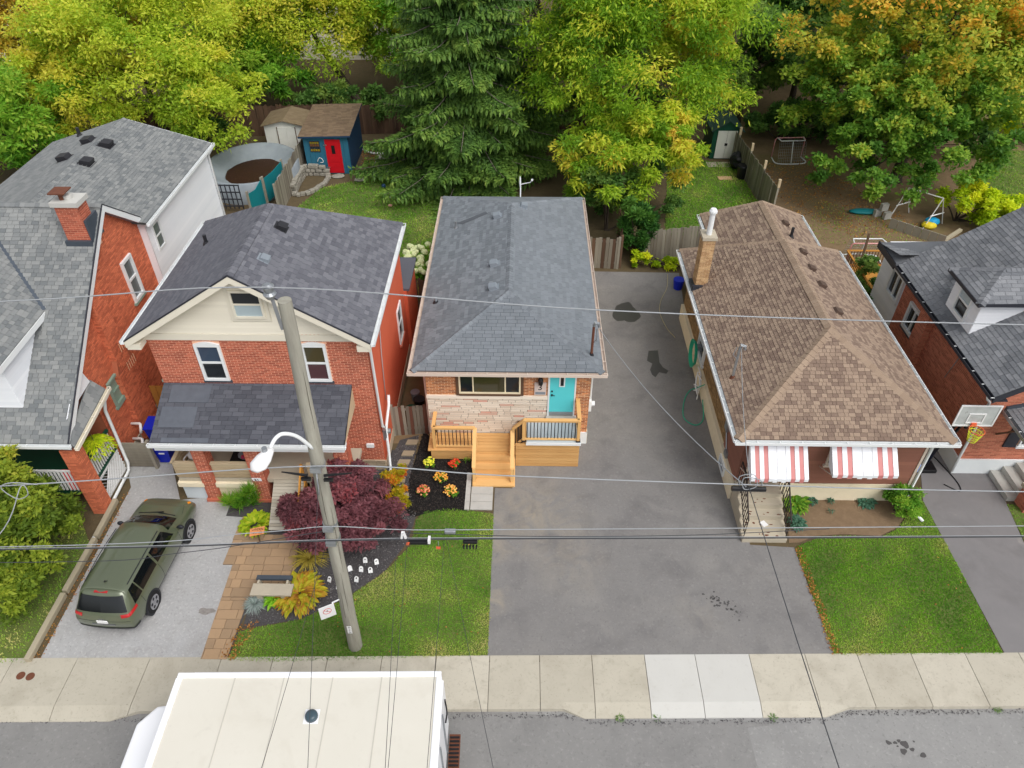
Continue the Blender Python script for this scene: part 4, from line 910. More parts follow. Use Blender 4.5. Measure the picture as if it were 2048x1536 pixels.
# right corner services
tube(H2, 'downspout', MATS['white_metal'], [(-4.5, 17.5, 5.7), (-4.56, 17.58, 5.5), (-4.56, 17.6, 2.1), (-4.5, 17.7, 1.95)], .045)
mt = MB().box(-4.63, -4.5, 17.75, 18.05, 1.3, 1.75).tube([(-4.5, 17.9, 1.6), (-4.38, 17.9, 1.6)], .09, 12).build('electric_meter', MATS['galvanised'], H2)
tube(H2, 'downspout', MATS['white_metal'], [(-4.45, 18.6, 2.6), (-4.45, 18.45, 2.3), (-4.5, 18.0, 1.9), (-4.52, 17.85, 1.7), (-4.5, 17.7, .9), (-4.5, 17.6, .12), (-4.42, 16.6, .06)], .05)
tube(H2, 'cable', MATS['wire_grey'], [(-4.6, 19.5, 5.4), (-4.58, 19.0, 4.0), (-4.58, 18.7, 2.3)], .015)
tube(H2, 'cable', MATS['wire_black'], [(-4.6, 17.7, 5.3), (-4.56, 17.64, 4.9), (-4.6, 17.63, 4.6), (-4.6, 17.63, 1.8)], .012)
MB().box(-5.2, -4.95, FY - .08, FY, 1.1, 1.25).build('wall_vent', MATS['white_metal'], H2)
MB().box(-6.3, -5.7, 16.9, 17.64, 0, .62).box(-6.15, -5.75, 16.6, 16.9, 0, .35).build('side_step', MATS['concrete'], H2)

# ================================================================ left house: big grey roofs, orange-red brick gable wall, white rear siding
H1 = thing('gabled_house', 'tall orange brick house with light grey shingle roofs and white rear siding', 'house', (-16.5, 17, 0))
SX = -13.77
wall = MB().prism([(SX, 17.55, 0), (SX, 23.6, 0), (SX, 23.6, 6.35), (SX, 21.6, 7.85), (SX, 17.55, 4.75)], (-7.5, 0, 0)).build('wall', MATS['mortar_h1'], H1)
hw = [(4.1, 4.85, 4.15, 5.75), (.85, 1.5, 2.1, 3.1)]
bricks(wall, 'brick_h1', (SX, 17.55, 0), (0, 1, 0), [(0, .35), (6.05, .35), (6.05, 6.33), (4.05, 7.83), (0, 4.73)], holes=hw, n_ind=300, seed=61)
window(H1, (SX, 17.55 + 4.1, 4.15), (0, 1, 0), .75, 1.6, 'white_metal', sill='sage_paint', fw=.1, glass='glass_grey', proud=.09)
window(H1, (SX, 17.55 + .85, 2.1), (0, 1, 0), .65, 1.0, 'sage_paint', sill='sage_paint', fw=.08, glass='sage_paint', proud=.09)
# projecting flue pier on the side wall
pier = MB().prism([(SX - .01, 18.95, 0), (SX - .01, 20.15, 0), (SX - .01, 20.15, 3.0), (SX - .01, 19.9, 3.5), (SX - .01, 19.9, 6.3), (SX - .01, 19.15, 5.9), (SX - .01, 19.15, 3.5), (SX - .01, 18.95, 3.0)], (.2, 0, 0)).build('flue_pier', MATS['mortar_h1'], H1)
bricks(pier, 'brick_h1', (SX + .195, 18.95, 0), (0, 1, 0), [(0, .1), (1.2, .1), (1.2, 3.0), (0, 3.0)], seed=62)
bricks(pier, 'brick_h1', (SX + .195, 19.15, 0), (0, 1, 0), [(0, 3.05), (.75, 3.05), (.75, 6.25), (0, 5.85)], seed=63)
bricks(pier, 'brick_h1', (SX, 18.945, 0), (1, 0, 0), [(0, .1), (.19, .1), (.19, 3.0), (0, 3.0)], seed=64)
bricks(pier, 'brick_h1', (SX, 19.145, 0), (1, 0, 0), [(0, 3.5), (.19, 3.5), (.19, 5.85), (0, 5.85)], seed=65)
for z in (2.75, 3.55): # repointed patches
    for k in range(5): MB().box(SX + .2, SX + .212, 20.2 - .62 + k * .13, 20.2 - .6 + k * .13, z, z + .34).build('repointing', MATS['mortar_tan'], pier)
MB().box(SX - 7, SX + .06, 17.5, 23.6, 0, .35).build('foundation', MATS['concrete'], H1)
# rear wing with white boards
wg = MB().prism([(-13.5, 23.55, 0), (-19.9, 23.55, 0), (-19.9, 23.55, 6.35), (-16.7, 23.55, 7.35), (-13.5, 23.55, 6.35)], (0, 6.6, 0)).build('rear_wing', MATS['white_siding'], H1)
siding(wg, 'white_siding', (-13.5, 23.55, 0), (0, 1, 0), [(0, .5), (6.6, .5), (6.6, 6.28), (0, 6.28)], .125, holes=[(.35, .98, 4.95, 6.0)])
window(H1, (-13.5, 23.9, 4.95), (0, 1, 0), .62, 1.05, 'white_metal', fw=.07, glass='glass_grey')
tube(H1, 'downspout', MATS['white_metal'], [(-13.2, 30.1, 6.3), (-13.42, 30.1, 6.0), (-13.42, 30.1, .2)], .045)
# roofs
ms = MATS['shingle_h1']; yE, zE, yR, zR, xr, xl = 15.44, 3.3, 21.6, 8.0, -13.55, -22.0
A, B, C, D = (xl, yE, zE), (xr, yE, zE), (xr, yR, zR), (xl, yR, zR)
E_, F_ = (xr, 23.5, 6.55), (xl, 23.5, 6.55)
dn_ = lambda p: Vector((p[0], p[1], p[2] - .12))
rf = MB().prism([dn_(A), dn_(B), dn_(C), dn_(D)], (0, 0, .12)).prism([dn_(D), dn_(C), dn_(E_), dn_(F_)], (0, 0, .12)).build('roof', MATS['under_grey'], H1)
slope(rf, [A, B, C, D], ms, n_ind=300, seed=66, du=(.17, .23, .28), dv=.135); slope(rf, [E_, F_, D, C], ms, seed=67)
caps(rf, D, C, ms)
W0, W1, W2_, W3, Wa, Wb = (-13.3, 22.6, 6.4), (-13.3, 30.4, 6.4), (-20.1, 30.4, 6.4), (-20.1, 22.6, 6.4), (-16.7, 22.2, 7.45), (-16.7, 30.4, 7.45)
r2 = MB().prism([dn_((-13.3, 23.4, 6.4)), dn_(W1), dn_(Wb), dn_(Wa)], (0, 0, .12)).prism([dn_(W3), dn_(Wa), dn_(Wb), dn_(W2_)], (0, 0, .12)).build('wing_roof', MATS['under_grey'], H1)
W0b = (-13.3, 23.35, 6.4)
slope(r2, [W0b, W1, Wb, Wa], ms, seed=68, du=(.17, .23, .28), dv=.135); slope(r2, [W2_, W3, Wa, Wb], ms, seed=69, tones=(.2, .8))
caps(r2, Wa, Wb, ms, seed=7)
# rakes in white boards with dark drip edges
for a, b in ((B, C), (E_, C)):
    a, b = Vector(a), Vector(b)
    MB().obox(a + Vector((.0, 0, -.26)), b - a, (.03, 0, 0), (0, 0, .24)).build('rake_board', MATS['white_metal'], rf)
    MB().obox(a + Vector((.0, 0, -.018)), b - a, (.04, 0, 0), (0, 0, .04)).build('drip_edge', MATS['dark_trim'], rf)
    MB().obox(a + Vector((-.22, 0, -.26)), b - a, (.22, 0, 0), (0, 0, .03)).build('soffit', MATS['grey_trim'], rf)
gutter(H1, (-13.29, 23.3, 6.4), (-13.29, 30.45, 6.4), MATS['white_metal'], (1, 0, 0), w=.12)
MB().box(-13.5, -13.28, 23.5, 30.4, 6.2, 6.28).build('wing_soffit', MATS['white_metal'], H1)
MB().obox((-13.28, 30.4, 6.2), (-3.42, 0, 1.05), (0, .03, 0), (0, 0, .2)).obox((-20.1, 30.4, 6.2), (3.4, 0, 1.05), (0, .03, 0), (0, 0, .2)).build('wing_rake', MATS['white_metal'], r2)
gutter(H1, (xl, yE - .01, zE), (xr + .1, yE - .01, zE), MATS['white_metal'], (0, -1, 0))
for p in ((-16.37, 27.87, 7.35), (-16.38, 26.19, 7.35)): vent(r2, p, (0, -1, 0), (-1, 0, .309), 'vent_black', .42, .2)
for p in ((-17.32, 28.42, 7.26), (-17.61, 26.95, 7.17)): vent(r2, p, (0, 1, 0), (1, 0, .309), 'vent_black', .42, .2)
pipe(r2, (-18.49, 29.86, 6.9), .35, .07, 'vent_black')
# small skirt roof over the porch side, with white cheek above
S0, S1, S2, S3 = (-13.36, 15.4, 3.22), (-13.36, 17.75, 3.5), (-13.7, 17.7, 3.92), (-13.6, 16.2, 3.86)
sk = MB().prism([Vector(p) - ZU * .06 for p in (S0, S1, S2, (-13.62, 15.5, 3.32))], (0, 0, .06)).build('skirt_roof', ms, H1)
slope(sk, [S0, S1, S2, (-13.62, 15.5, 3.32)], ms, seed=70)
MB().prism([(-13.66, 16.0, 3.78), (-13.66, 17.62, 3.9), (-13.66, 17.4, 4.72)], (.02, 0, 0)).build('cheek', MATS['white_siding'], H1)
gutter(H1, (-13.34, 15.34, 3.22), (-13.34, 17.85, 3.5), MATS['cream_trim'], (1, 0, 0), strap='cream_trim')
# chimney through the front slope
ch = MB().box(-14.38, -13.68, 20.55, 21.1, 6.9, 8.45).build('chimney', MATS['mortar_red'], H1)
bricks(ch, 'brick_red', (-14.39, 20.545, 0), (1, 0, 0), [(0, 7.1), (.72, 7.1), (.72, 8.44), (0, 8.44)], n_ind=0, seed=71)
bricks(ch, 'brick_red', (-13.675, 20.54, 0), (0, 1, 0), [(0, 7.1), (.57, 7.1), (.57, 8.44), (0, 8.44)], seed=72)
MB().box(-14.46, -13.6, 20.47, 21.18, 8.45, 8.6).build('chimney_cap', MATS['concrete_new'], ch)
MB().tube([(-14.0, 20.8, 8.6), (-14.0, 20.8, 8.72)], .13, 12).build('flue', MATS['concrete_new'], ch)
MB().tube([(-14.15, 20.75, 8.6), (-14.15, 20.75, 8.85)], .09, 10).obox((-14.4, 20.5, 8.85), (.5, 0, 0), (0, .5, 0), (0, 0, .04)).build('chimney_cowl', MATS['rust'], ch)
MB().box(-14.45, -13.62, 20.44, 20.56, 7.08, 7.3).box(-13.69, -13.6, 20.56, 21.3, 7.2, 7.95).build('flashing', MATS['flashing'], ch)
# front dormer
dm = MB().prism([(-15.05, 16.3, 3.95), (-15.05, 16.3, 5.72), (-15.05, 18.65, 5.72)], (-4, 0, 0)).build('dormer', MATS['white_siding'], H1)
siding(dm, 'white_siding', (-15.05, 16.3, 0), (0, 1, 0), [(0, 4.0), (.02, 4.0), (2.3, 5.7), (0, 5.7)], .11)
siding(dm, 'white_siding', (-19, 16.3, 0), (1, 0, 0), [(0, 3.98), (3.95, 3.98), (3.95, 5.7), (0, 5.7)], .11, seed=2)
Q = [Vector(p) for p in ((-14.85, 15.95, 5.72), (-14.85, 19.0, 5.95), (-16.9, 20.85, 7.4), (-16.9, 15.95, 7.2))]
Q = [Vector((-14.85, 15.95, 5.75)), Vector((-14.85, 18.75, 5.83)), Vector((-17.0, 20.9, 7.46)), Vector((-17.0, 15.95, 7.4))]
dr_ = MB().prism([q - ZU * .1 for q in Q], (0, 0, .1)).build('dormer_roof', MATS['under_grey'], H1)
slope(dr_, Q, ms, seed=73, du=(.17, .23, .28), dv=.135)
MB().obox(Q[0] - ZU * .2 - Vector((0, .02, 0)), Q[1] - Q[0], (.03, 0, 0), (0, 0, .18)).build('fascia', MATS['white_metal'], dr_)
MB().bar(Q[1] + ZU * .02, Q[2] + ZU * .02, .16, .03).build('valley_flashing', MATS['flashing'], dr_)
# porch under the front roof
MB().box(-20, -13.75, 15.6, 15.9, 2.95, 3.22).build('porch_beam', MATS['cream_trim'], H1)
MB().box(-13.95, -13.7, 15.6, 17.6, 2.95, 3.22).build('porch_beam', MATS['cream_trim'], H1)
pl = MB().box(-13.98, -13.55, 15.5, 15.93, 0, 2.95).build('porch_pillar', MATS['mortar_h1'], H1)
bricks(pl, 'brick_h1', (-13.99, 15.5, 0), (1, 0, 0), [(0, 0), (.45, 0), (.45, 2.94), (0, 2.94)], seed=74)
bricks(pl, 'brick_h1', (-13.555, 15.49, 0), (0, 1, 0), [(0, 0), (.45, 0), (.45, 2.94), (0, 2.94)], seed=75)
MB().box(-20, -13.8, 15.7, 17.5, .75, .95).build('porch_floor', MATS['green_paint'], H1)
MB().box(-13.8, -13.74, 15.93, 17.5, 1.0, 1.1).box(-13.82, -13.72, 15.93, 17.5, 1.85, 1.93).build('porch_rail', MATS['green_paint'], H1)
for i in range(13): MB().box(-13.79, -13.76, 15.98 + i * .118, 16.03 + i * .118, 1.1, 1.85).build('baluster', MATS['plastic_white'], H1)
lt = MB()
for i in range(16):
    for s in (-1, 1):
        y_ = 15.5 + i * .15
        a_, b_ = (y_, .05), (y_ + s * .9, .95)
        def cl(a, b):
            (p, q), (r, t) = a, b
            if r > 17.5: k = (17.5 - p) / (r - p); r, t = 17.5, q + (t - q) * k
            if r < 15.95: k = (15.95 - p) / (r - p) if r != p else 0; r, t = 15.95, q + (t - q) * k
            return (p, q), (r, t)
        if not 15.95 <= y_ <= 17.5: continue
        a_, b_ = cl(a_, b_)
        lt.bar((-13.755 + .008 * s, a_[0], a_[1]), (-13.755 + .008 * s, b_[0], b_[1]), .012, .045, up=(1, 0, 0)) if abs(b_[1] - a_[1]) > .05 else None
lt.box(-13.77, -13.73, 15.93, 17.5, .9, .96).box(-13.77, -13.73, 15.93, 17.5, .02, .08)
lt.build('lattice', MATS['plastic_white'], H1)
MB().box(-14.4, -13.9, 15.65, 15.7, 1.0, 1.9).build('porch_chair', MATS['red_paint'], H1)
MB().box(-19, -14, 15.62, 15.66, 1.85, 1.92).build('porch_rail', MATS['plastic_white'], H1)
for i in range(10): MB().box(-14.2 - i * .12, -14.15 - i * .12, 15.62, 15.66, 1.0, 1.85).build('baluster', MATS['plastic_white'], H1)
tube(H1, 'downspout', MATS['white_metal'], [(-13.3, 17.75, 3.35), (-13.45, 17.6, 3.1), (-13.55, 17.56, 2.7), (-13.6, 17.5, .3), (-13.55, 17.3, .12), (-13.5, 14.2, .07)], .055)
for z, y in ((1.0, 18.75), (.5, 18.5)): tube(H1, 'flue_vent', MATS['plastic_white'], [(SX, y, z), (SX + .3, y, z), (SX + .36, y - .05, z + .02), (SX + .38, y - .15, z - .1), (SX + .36, y - .22, z - .25)], .05)

# ================================================================ brown-roofed bungalow with striped awnings
H4 = thing('brown_bungalow', 'brown shingle hip-roofed bungalow with red and white striped awnings', 'house', (9.9, 16.5, 0))
FY, LX = 16.5, 7.1
wall = MB().box(LX, 12.75, FY, 26.9, 0, 3.06).box(8.4, 12.2, 26.9, 30.1, 0, 3.06).build('wall', MATS['mortar_olive'], H4)
bricks(wall, 'brick_olive', (LX, 26.9, 0), (0, -1, 0), [(0, .8), (8.6, .8), (8.6, 3.04), (0, 3.04)], holes=[(3.4, 4.5, .75, 2.3)], n_ind=300, seed=81)
# brown clapboard around the front corner
siding(wall, 'brown_siding', (LX - .01, FY - .02, 0), (1, 0, 0), [(0, .82), (5.66, .82), (5.66, 3.02), (0, 3.02)], .15, t0=.02)
siding(wall, 'brown_siding', (LX - .03, FY + 1.75, 0), (0, -1, 0), [(0, .82), (1.77, .82), (1.77, 3.02), (0, 3.02)], .15, t0=.02, seed=2)
MB().box(LX - .05, 12.8, FY - .05, FY, 0, .8).build('foundation', MATS['render_pale'], H4)
MB().box(LX - .12, LX, FY - .04, 26.9, 0, .75).build('foundation', MATS['render_pale'], H4)
MB().box(12.7, 12.78, FY - .06, FY - .02, .8, 3.05).build('corner_board', MATS['beige_metal'], H4)
window(H4, (LX, 23.5, .9), (0, -1, 0), 1.1, 1.35, 'white_metal', sill='white_metal', fw=.1, proud=.1)
window(H4, (LX - .12, 18.0, .15), (0, -1, 0), .7, .45, 'white_metal')
fd = MB().box(7.35, 8.35, FY - .07, FY - .03, .95, 2.9).build('front_door', MATS['rust'], H4)
MB().box(7.45, 8.25, FY - .085, FY - .07, 1.1, 1.9).build('panel', M('door_orange', (176, 84, 58), (160, 74, 52), rough=.5), fd)
MB().box(7.3, 7.36, FY - .1, FY - .03, .95, 2.95).box(8.34, 8.4, FY - .1, FY - .03, .95, 2.95).build('door_frame', MATS['beige_metal'], fd)
window(H4, (9.75, FY - .03, 1.75), (1, 0, 0), 1.7, 1.1, 'beige_metal', split='v', sill='beige_metal')
# awnings: separate corrugated strips, two red pairs each
def awning(xa, xb, zt, zb, out):
    aw = MB().box(xa, xb, FY - .08, FY - .04, zt - .06, zt).build('awning', MATS['white_metal'], H4)
    n = 13; w = (xb - xa) / n
    for i in range(n):
        red = i in (1, 3, 9, 11)
        m = MB(); x = xa + i * w; k = .018 if i % 2 == 0 else 0
        a, b = Vector((x, FY - .05, zt - .02 + k)), Vector((x, FY - out, zb + k))
        m.obox(a, (w - .004, 0, 0), b - a, (0, 0, .012)); m.obox(b, (w - .004, 0, 0), (0, -.012, 0), (0, 0, -.12 - (.03 if i % 2 else 0)))
        m.build('awning_strip', MATS['awning_red' if red else 'awning_white'], aw)
    for x, s in ((xa, -1), (xb - .012, 1)):
        MB().prism([(x, FY - .05, zt - .03), (x, FY - out, zb), (x, FY - out, zb - .1), (x, FY - .55 * out, zb - .02)], (.012, 0, 0)).build('awning_cheek', MATS['awning_white'], aw)
        MB().bar((x, FY - out + .03, zb - .05), (x, FY - .06, zb - .55), .025).build('awning_arm', MATS['beige_metal'], aw)
M('awning_red', (206, 140, 136), (186, 108, 108), rough=.5, ns=2, na=.4, bump=0); M('awning_white', (240, 242, 246), (228, 230, 236), rough=.5, ns=2, na=.4, bump=0)
awning(7.1, 8.86, 3.02, 2.1, 1.05); awning(9.6, 11.6, 3.02, 2.2, .95)
# roof
ms, cb = MATS['shingle_brown'], MATS['cap_brown']
EZ, x0, x1, y0, y1, RX, RZ, ya, yb = 3.2, 6.62, 13.2, 16.05, 27.35, 9.91, 5.05, 19.3, 24.9
A, B, C, D, E1, E2 = (x0, y0, EZ), (x1, y0, EZ), (x1, y1, EZ), (x0, y1, EZ), (RX, ya, RZ), (RX, yb, RZ)
rf = MB().add([A, B, C, D, E1, E2] + [(p[0], p[1], p[2] - .07) for p in (A, B, C, D)], [(0, 1, 4), (1, 2, 5, 4), (2, 3, 5), (3, 0, 4, 5), (0, 6, 7, 1), (1, 7, 8, 2), (2, 8, 9, 3), (3, 9, 6, 0), (9, 8, 7, 6)]).build('roof', MATS['under_brown'], H4)
def btone(r, x, y):  # laminated shingles: dark tabs between lighter ones
    return r.choice((.0, .1, .25, .8, .95, .75, .6))
slope(rf, [A, B, E1], ms, n_ind=300, seed=82, du=(.12, .17, .21), dv=.125, tonefn=btone, t0=.02)
slope(rf, [B, C, E2, E1], ms, seed=83, du=(.12, .17, .21), dv=.125, tonefn=btone); slope(rf, [D, A, E1, E2], ms, seed=84, du=(.12, .17, .21), dv=.125, tonefn=btone, t0=.02); slope(rf, [C, D, E2], ms, seed=85, dv=.15, tonefn=btone)
caps(rf, E1, E2, cb, w=.36, step=.2); caps(rf, A, E1, cb, w=.36, step=.2, seed=2); caps(rf, B, E1, cb, w=.36, step=.2, seed=3); caps(rf, D, E2, cb, w=.3, step=.2, seed=4); caps(rf, C, E2, cb, w=.3, step=.2, seed=5)
wx0, wx1, wy1, wrx, wrz, wyr = 8.03, 12.52, 30.5, 10.27, 4.45, 29.3
P0_, P1_, P2_, P3_ = (wx1, 25.2, EZ), (wx1, wy1, EZ), (wx0, wy1, EZ), (wx0, 25.2, EZ); Q1, Q2 = (wrx, 25.6, wrz), (wrx, wyr, wrz)
rw_ = MB().add([P0_, P1_, P2_, P3_, Q1, Q2] + [(p[0], p[1], p[2] - .07) for p in (P0_, P1_, P2_, P3_)], [(0, 1, 5, 4), (1, 2, 5), (2, 3, 4, 5), (3, 0, 4), (0, 6, 7, 1), (1, 7, 8, 2), (2, 8, 9, 3)]).build('rear_roof', MATS['under_brown'], H4)
slope(rw_, [P0_, P1_, Q2, Q1], ms, seed=86, dv=.15, du=(.2, .3), tonefn=btone); slope(rw_, [P2_, P3_, Q1, Q2], ms, seed=87, dv=.15, du=(.2, .3), tonefn=btone); slope(rw_, [P1_, P2_, Q2], ms, seed=88, dv=.15, tonefn=btone)
caps(rw_, Q1, Q2, cb, w=.36, step=.2); caps(rw_, P1_, Q2, cb, seed=2); caps(rw_, P2_, Q2, cb, seed=3)
MB().box(x0 + .03, x1 - .03, y0 + .03, y1 - .03, 3.05, 3.08).build('soffit', MATS['white_metal'], H4)
MB().box(x0, x1, y0 - .01, y0 + .02, 3.03, 3.17).box(x0 - .01, x0 + .02, y0 + .03, y1, 3.03, 3.17).box(x1 - .02, x1 + .01, y0 + .03, y1, 3.03, 3.17).build('fascia', MATS['white_metal'], H4)
gutter(H4, (x0 - .1, y0 - .02, 3.18), (x1 + .1, y0 - .02, 3.18), MATS['white_metal'], (0, -1, 0)); gutter(H4, (x0 - .02, y0 - .02, 3.18), (x0 - .02, y1, 3.18), MATS['white_metal'], (-1, 0, 0)); gutter(H4, (x1 + .02, y0 - .02, 3.18), (x1 + .02, y1, 3.18), MATS['white_metal'], (1, 0, 0))
gutter(H4, (wx0 - .02, y1, 3.18), (wx0 - .02, wy1, 3.18), MATS['white_metal'], (-1, 0, 0)); gutter(H4, (wx1 + .02, y1, 3.18), (wx1 + .02, wy1, 3.18), MATS['white_metal'], (1, 0, 0))
for p in ((10.6, 24.66, 4.66), (10.58, 23.49, 4.67), (10.65, 22.42, 4.64), (10.72, 20.84, 4.59)): vent(rf, p, (0, -1, 0), (-1, 0, .562), 'vent_brown', .28, .13)
vent(rw_, (10.97, 28.01, 4.07), (0, -1, 0), (-1, 0, .557), 'vent_brown', .28, .13); pipe(rw_, (10.92, 26.87, 4.09), .42, .06, 'vent_black')
# brick chimney stack at the left eave with white flue
M('brick_tan', (196, 164, 122), (160, 124, 88), rough=.9, ns=6, na=.4, bump=.3, bs=80, tone=True, scale=1.1)
ch = MB().box(6.72, 7.15, 24.3, 24.85, 2.9, 5.35).build('chimney', MATS['mortar_tan'], H4)
bricks(ch, 'brick_tan', (6.71, 24.295, 0), (1, 0, 0), [(0, 3.0), (.45, 3.0), (.45, 5.34), (0, 5.34)], seed=91); bricks(ch, 'brick_tan', (6.715, 24.86, 0), (0, -1, 0), [(0, 3.0), (.57, 3.0), (.57, 5.34), (0, 5.34)], seed=92); bricks(ch, 'brick_tan', (7.155, 24.29, 0), (0, 1, 0), [(0, 3.0), (.57, 3.0), (.57, 5.34), (0, 5.34)], seed=93)
MB().box(6.66, 7.21, 24.24, 24.91, 5.35, 5.47).build('chimney_cap', MATS['concrete'], ch)
MB().tube([(6.93, 24.55, 5.47), (6.93, 24.55, 6.35)], .1, 12).tube([(6.93, 24.55, 6.35), (6.93, 24.55, 6.42), (6.93, 24.55, 6.5)], [.15, .15, .1], 12).build('flue', MATS['white_metal'], ch)
MB().box(6.6, 7.3, 24.16, 24.3, 3.2, 3.42).box(6.58, 6.72, 24.2, 24.9, 3.18, 3.34).build('flashing', MATS['dark_trim'], ch)
p = Vector((6.97, 18.74, 3.4)); pm = pipe(rf, p, 1.25, .045, 'galvanised', name='service_mast', collar='rust')
MB().tube([p + Vector((0, 0, 1.2)), p + Vector((.02, -.02, 1.36)), p + Vector((.14, -.04, 1.32)), p + Vector((.15, -.04, 1.2))], .055, 8).tube([p + Vector((-.1, 0, 1.25)), p + Vector((-.18, -.05, 1.0)), p + Vector((-.02, -.06, .8))], .014, 6).build('weather_head', MATS['galvanised'], pm)
MB().box(6.98, 7.1, 18.1, 18.4, 1.5, 1.9).tube([(7.03, 18.25, 1.9), (7.03, 18.3, 3.0)], .03, 8).tube([(7.03, 18.25, 1.5), (7.03, 17.75, .9)], .025, 8).box(6.98, 7.1, 17.6, 17.85, .75, 1.0).build('electric_meter', MATS['galvanised'], H4)
tube(H4, 'downspout', MATS['white_metal'], [(12.9, 16.3, 3.1), (12.85, 16.42, 2.9), (12.85, 16.42, .15), (12.9, 16.1, .1), (13.1, 15.55, .06)], .05)
# concrete steps with iron railings
st = MB().box(7.05, 8.45, 15.9, FY, 0, .92).build('front_steps', MATS['concrete'], H4)
for i in range(4): MB().box(7.05, 8.45, 15.9 - .31 * (i + 1), 15.9 - .31 * i - .002, 0, .92 - .185 * (i + 1)).build('step', MATS['concrete'], st)
rg = random.Random(7)
for i in range(4):
    for k in range(5):
        blob(st, 'rust_mark', 7.2 + rg.random() * 1.1, 15.9 - .31 * (i + 1) + rg.uniform(.06, .26), rg.uniform(.02, .07), rg.uniform(.015, .04), .92 - .185 * (i + 1) + .003, MATS['rust'], i * 9 + k, 10)
for x in (7.1, 8.42):
    rl = MB().bar((x, 16.4, 1.85), (x, 15.85, 1.85), .04).bar((x, 15.85, 1.85), (x, 14.75, .95), .04).bar((x, 15.85, 1.05), (x, 14.75, .3), .025)
    for k in range(9):
        t = k / 8; y_ = 15.85 - 1.1 * t; z0, z1 = .98 - .78 * t, 1.85 - .9 * t
        rl.bar((x, y_, z0), (x, y_, z1), .02)
    for k in range(4): rl.bar((x, 16.4 - k * .16, .92), (x, 16.4 - k * .16, 1.85), .02)
    for k in range(3): rl.tube(curve([(x, 15.6 - k * .35, 1.1 - k * .28), (x, 15.5 - k * .35, 1.3 - k * .28), (x, 15.68 - k * .35, 1.35 - k * .28)], 4), .012, 5)
    rl.build('railing', MATS['black_iron'], st)
MB().obox((7.75, 14.98, .36), (.16, .08, 0), (-.1, .18, .0), (0, 0, .03)).build('white_box', MATS['plastic_white'], st)

# ================================================================ right-hand house
H5 = thing('dormered_house', 'red brick house with dark grey shingle roof and white-sided dormer', 'house', (17.5, 17.8, 0))
LX, FY = 15.05, 17.8
wall = MB().prism([(LX, FY, 0), (LX + 7.2, FY, 0), (LX + 7.2, FY, 3.8), (LX + 3.6, FY, 6.2), (LX, FY, 3.8)], (0, 6.95, 0)).build('wall', MATS['mortar_h5'], H5)
bricks(wall, 'brick_h5', (LX, 24.75, 0), (0, -1, 0), [(0, .68), (6.95, .68), (6.95, 3.8), (0, 3.8)], holes=[(.9, 1.9, 1.95, 3.0)], n_ind=300, seed=101)
bricks(wall, 'brick_h5', (LX, FY, 0), (1, 0, 0), [(0, .68), (7.2, .68), (7.2, 3.8), (3.6, 6.1), (0, 3.8)], holes=[(1.6, 3.4, 1.35, 2.8)], n_ind=0, seed=102)
MB().box(LX - .07, LX + 7.2, FY - .06, 24.75, 0, .68).build('foundation', MATS['paint_white_wall'], H5)
# chimney breast
cb_ = MB().box(LX - .28, LX, 22.1, 22.75, .68, 3.75).build('chimney_breast', MATS['mortar_h5'], H5)
bricks(cb_, 'brick_h5', (LX - .28, 22.75, 0), (0, -1, 0), [(0, .7), (.65, .7), (.65, 3.74), (0, 3.74)], seed=103); bricks(cb_, 'brick_h5', (LX - .28, 22.1, 0), (1, 0, 0), [(0, .7), (.28, .7), (.28, 3.74), (0, 3.74)], seed=104)
window(H5, (LX, 23.9, 1.9), (0, -1, 0), 1.08, 1.12, 'white_metal', split='v', sill='flashing', fw=.12, proud=.1)
# rear part in pale siding
rp = MB().box(LX + .02, LX + 6, 24.75, 27.0, 0, 3.85).build('rear_wing', MATS['white_siding'], H5)
siding(rp, 'white_siding', (LX + .02, 27.0, 0), (0, -1, 0), [(0, .3), (2.25, .3), (2.25, 3.8), (0, 3.8)], .11, holes=[(1.05, 2.2, 2.2, 3.4)])
window(H5, (LX + .02, 25.95, 2.2), (0, -1, 0), 1.15, 1.2, 'white_metal', split='v', proud=.12, fw=.13)
# roofs
ms = MATS['shingle_h5']; EX, EZ, k = 14.55, 4.0, .65
y0, y1, RX = 17.2, 25.0, 18.65; RZ = EZ + k * (RX - EX)
A, B, C, D = (EX, y1, EZ), (EX, y0, EZ), (RX, y0, RZ), (RX, y1, RZ)
rf = MB().prism([Vector(p) - ZU * .12 for p in (A, B, C, D)], (0, 0, .12)).prism([Vector(p) - ZU * .12 for p in (D, C, (22.75, y0, EZ), (22.75, y1, EZ))], (0, 0, .12)).build('roof', MATS['under_grey'], H5)
slope(rf, [A, B, C, D], ms, n_ind=300, seed=105, du=(.28, .34), dv=.15); slope(rf, [(22.75, y0, EZ), (22.75, y1, EZ), D, C], ms, seed=106)
R0, R1, R2, R3 = (14.5, 26.65, 3.95), (14.5, 24.7, 4.02), (18.2, 24.3, 6.05), (18.2, 26.65, 4.05)
R0, R1, R2, R3 = (18.6, 26.65, 3.98), (14.45, 26.65, 3.98), (14.45, 24.6, 4.1), (18.6, 24.6, 5.2)
r3 = MB().prism([Vector(p) - ZU * .1 for p in ((14.45, 26.65, 3.98), (14.45, 24.9, 4.05), (17.2, 24.9, 5.1), (18.9, 26.65, 3.98))], (0, 0, .1)).build('rear_roof', ms, H5)
n0 = Vector((14.45, 26.65, 3.98))
slope(r3, [(18.9, 26.65, 3.99), (14.45, 26.65, 3.99), (14.45, 24.9, 4.45), (18.9, 24.9, 4.45)], ms, seed=107, du=(.28, .34), dv=.15)
MB().obox((14.42, 24.95, 3.78), (0, 1.72, 0), (.04, 0, 0), (0, 0, .28)).build('fascia', MATS['dark_trim'], H5)
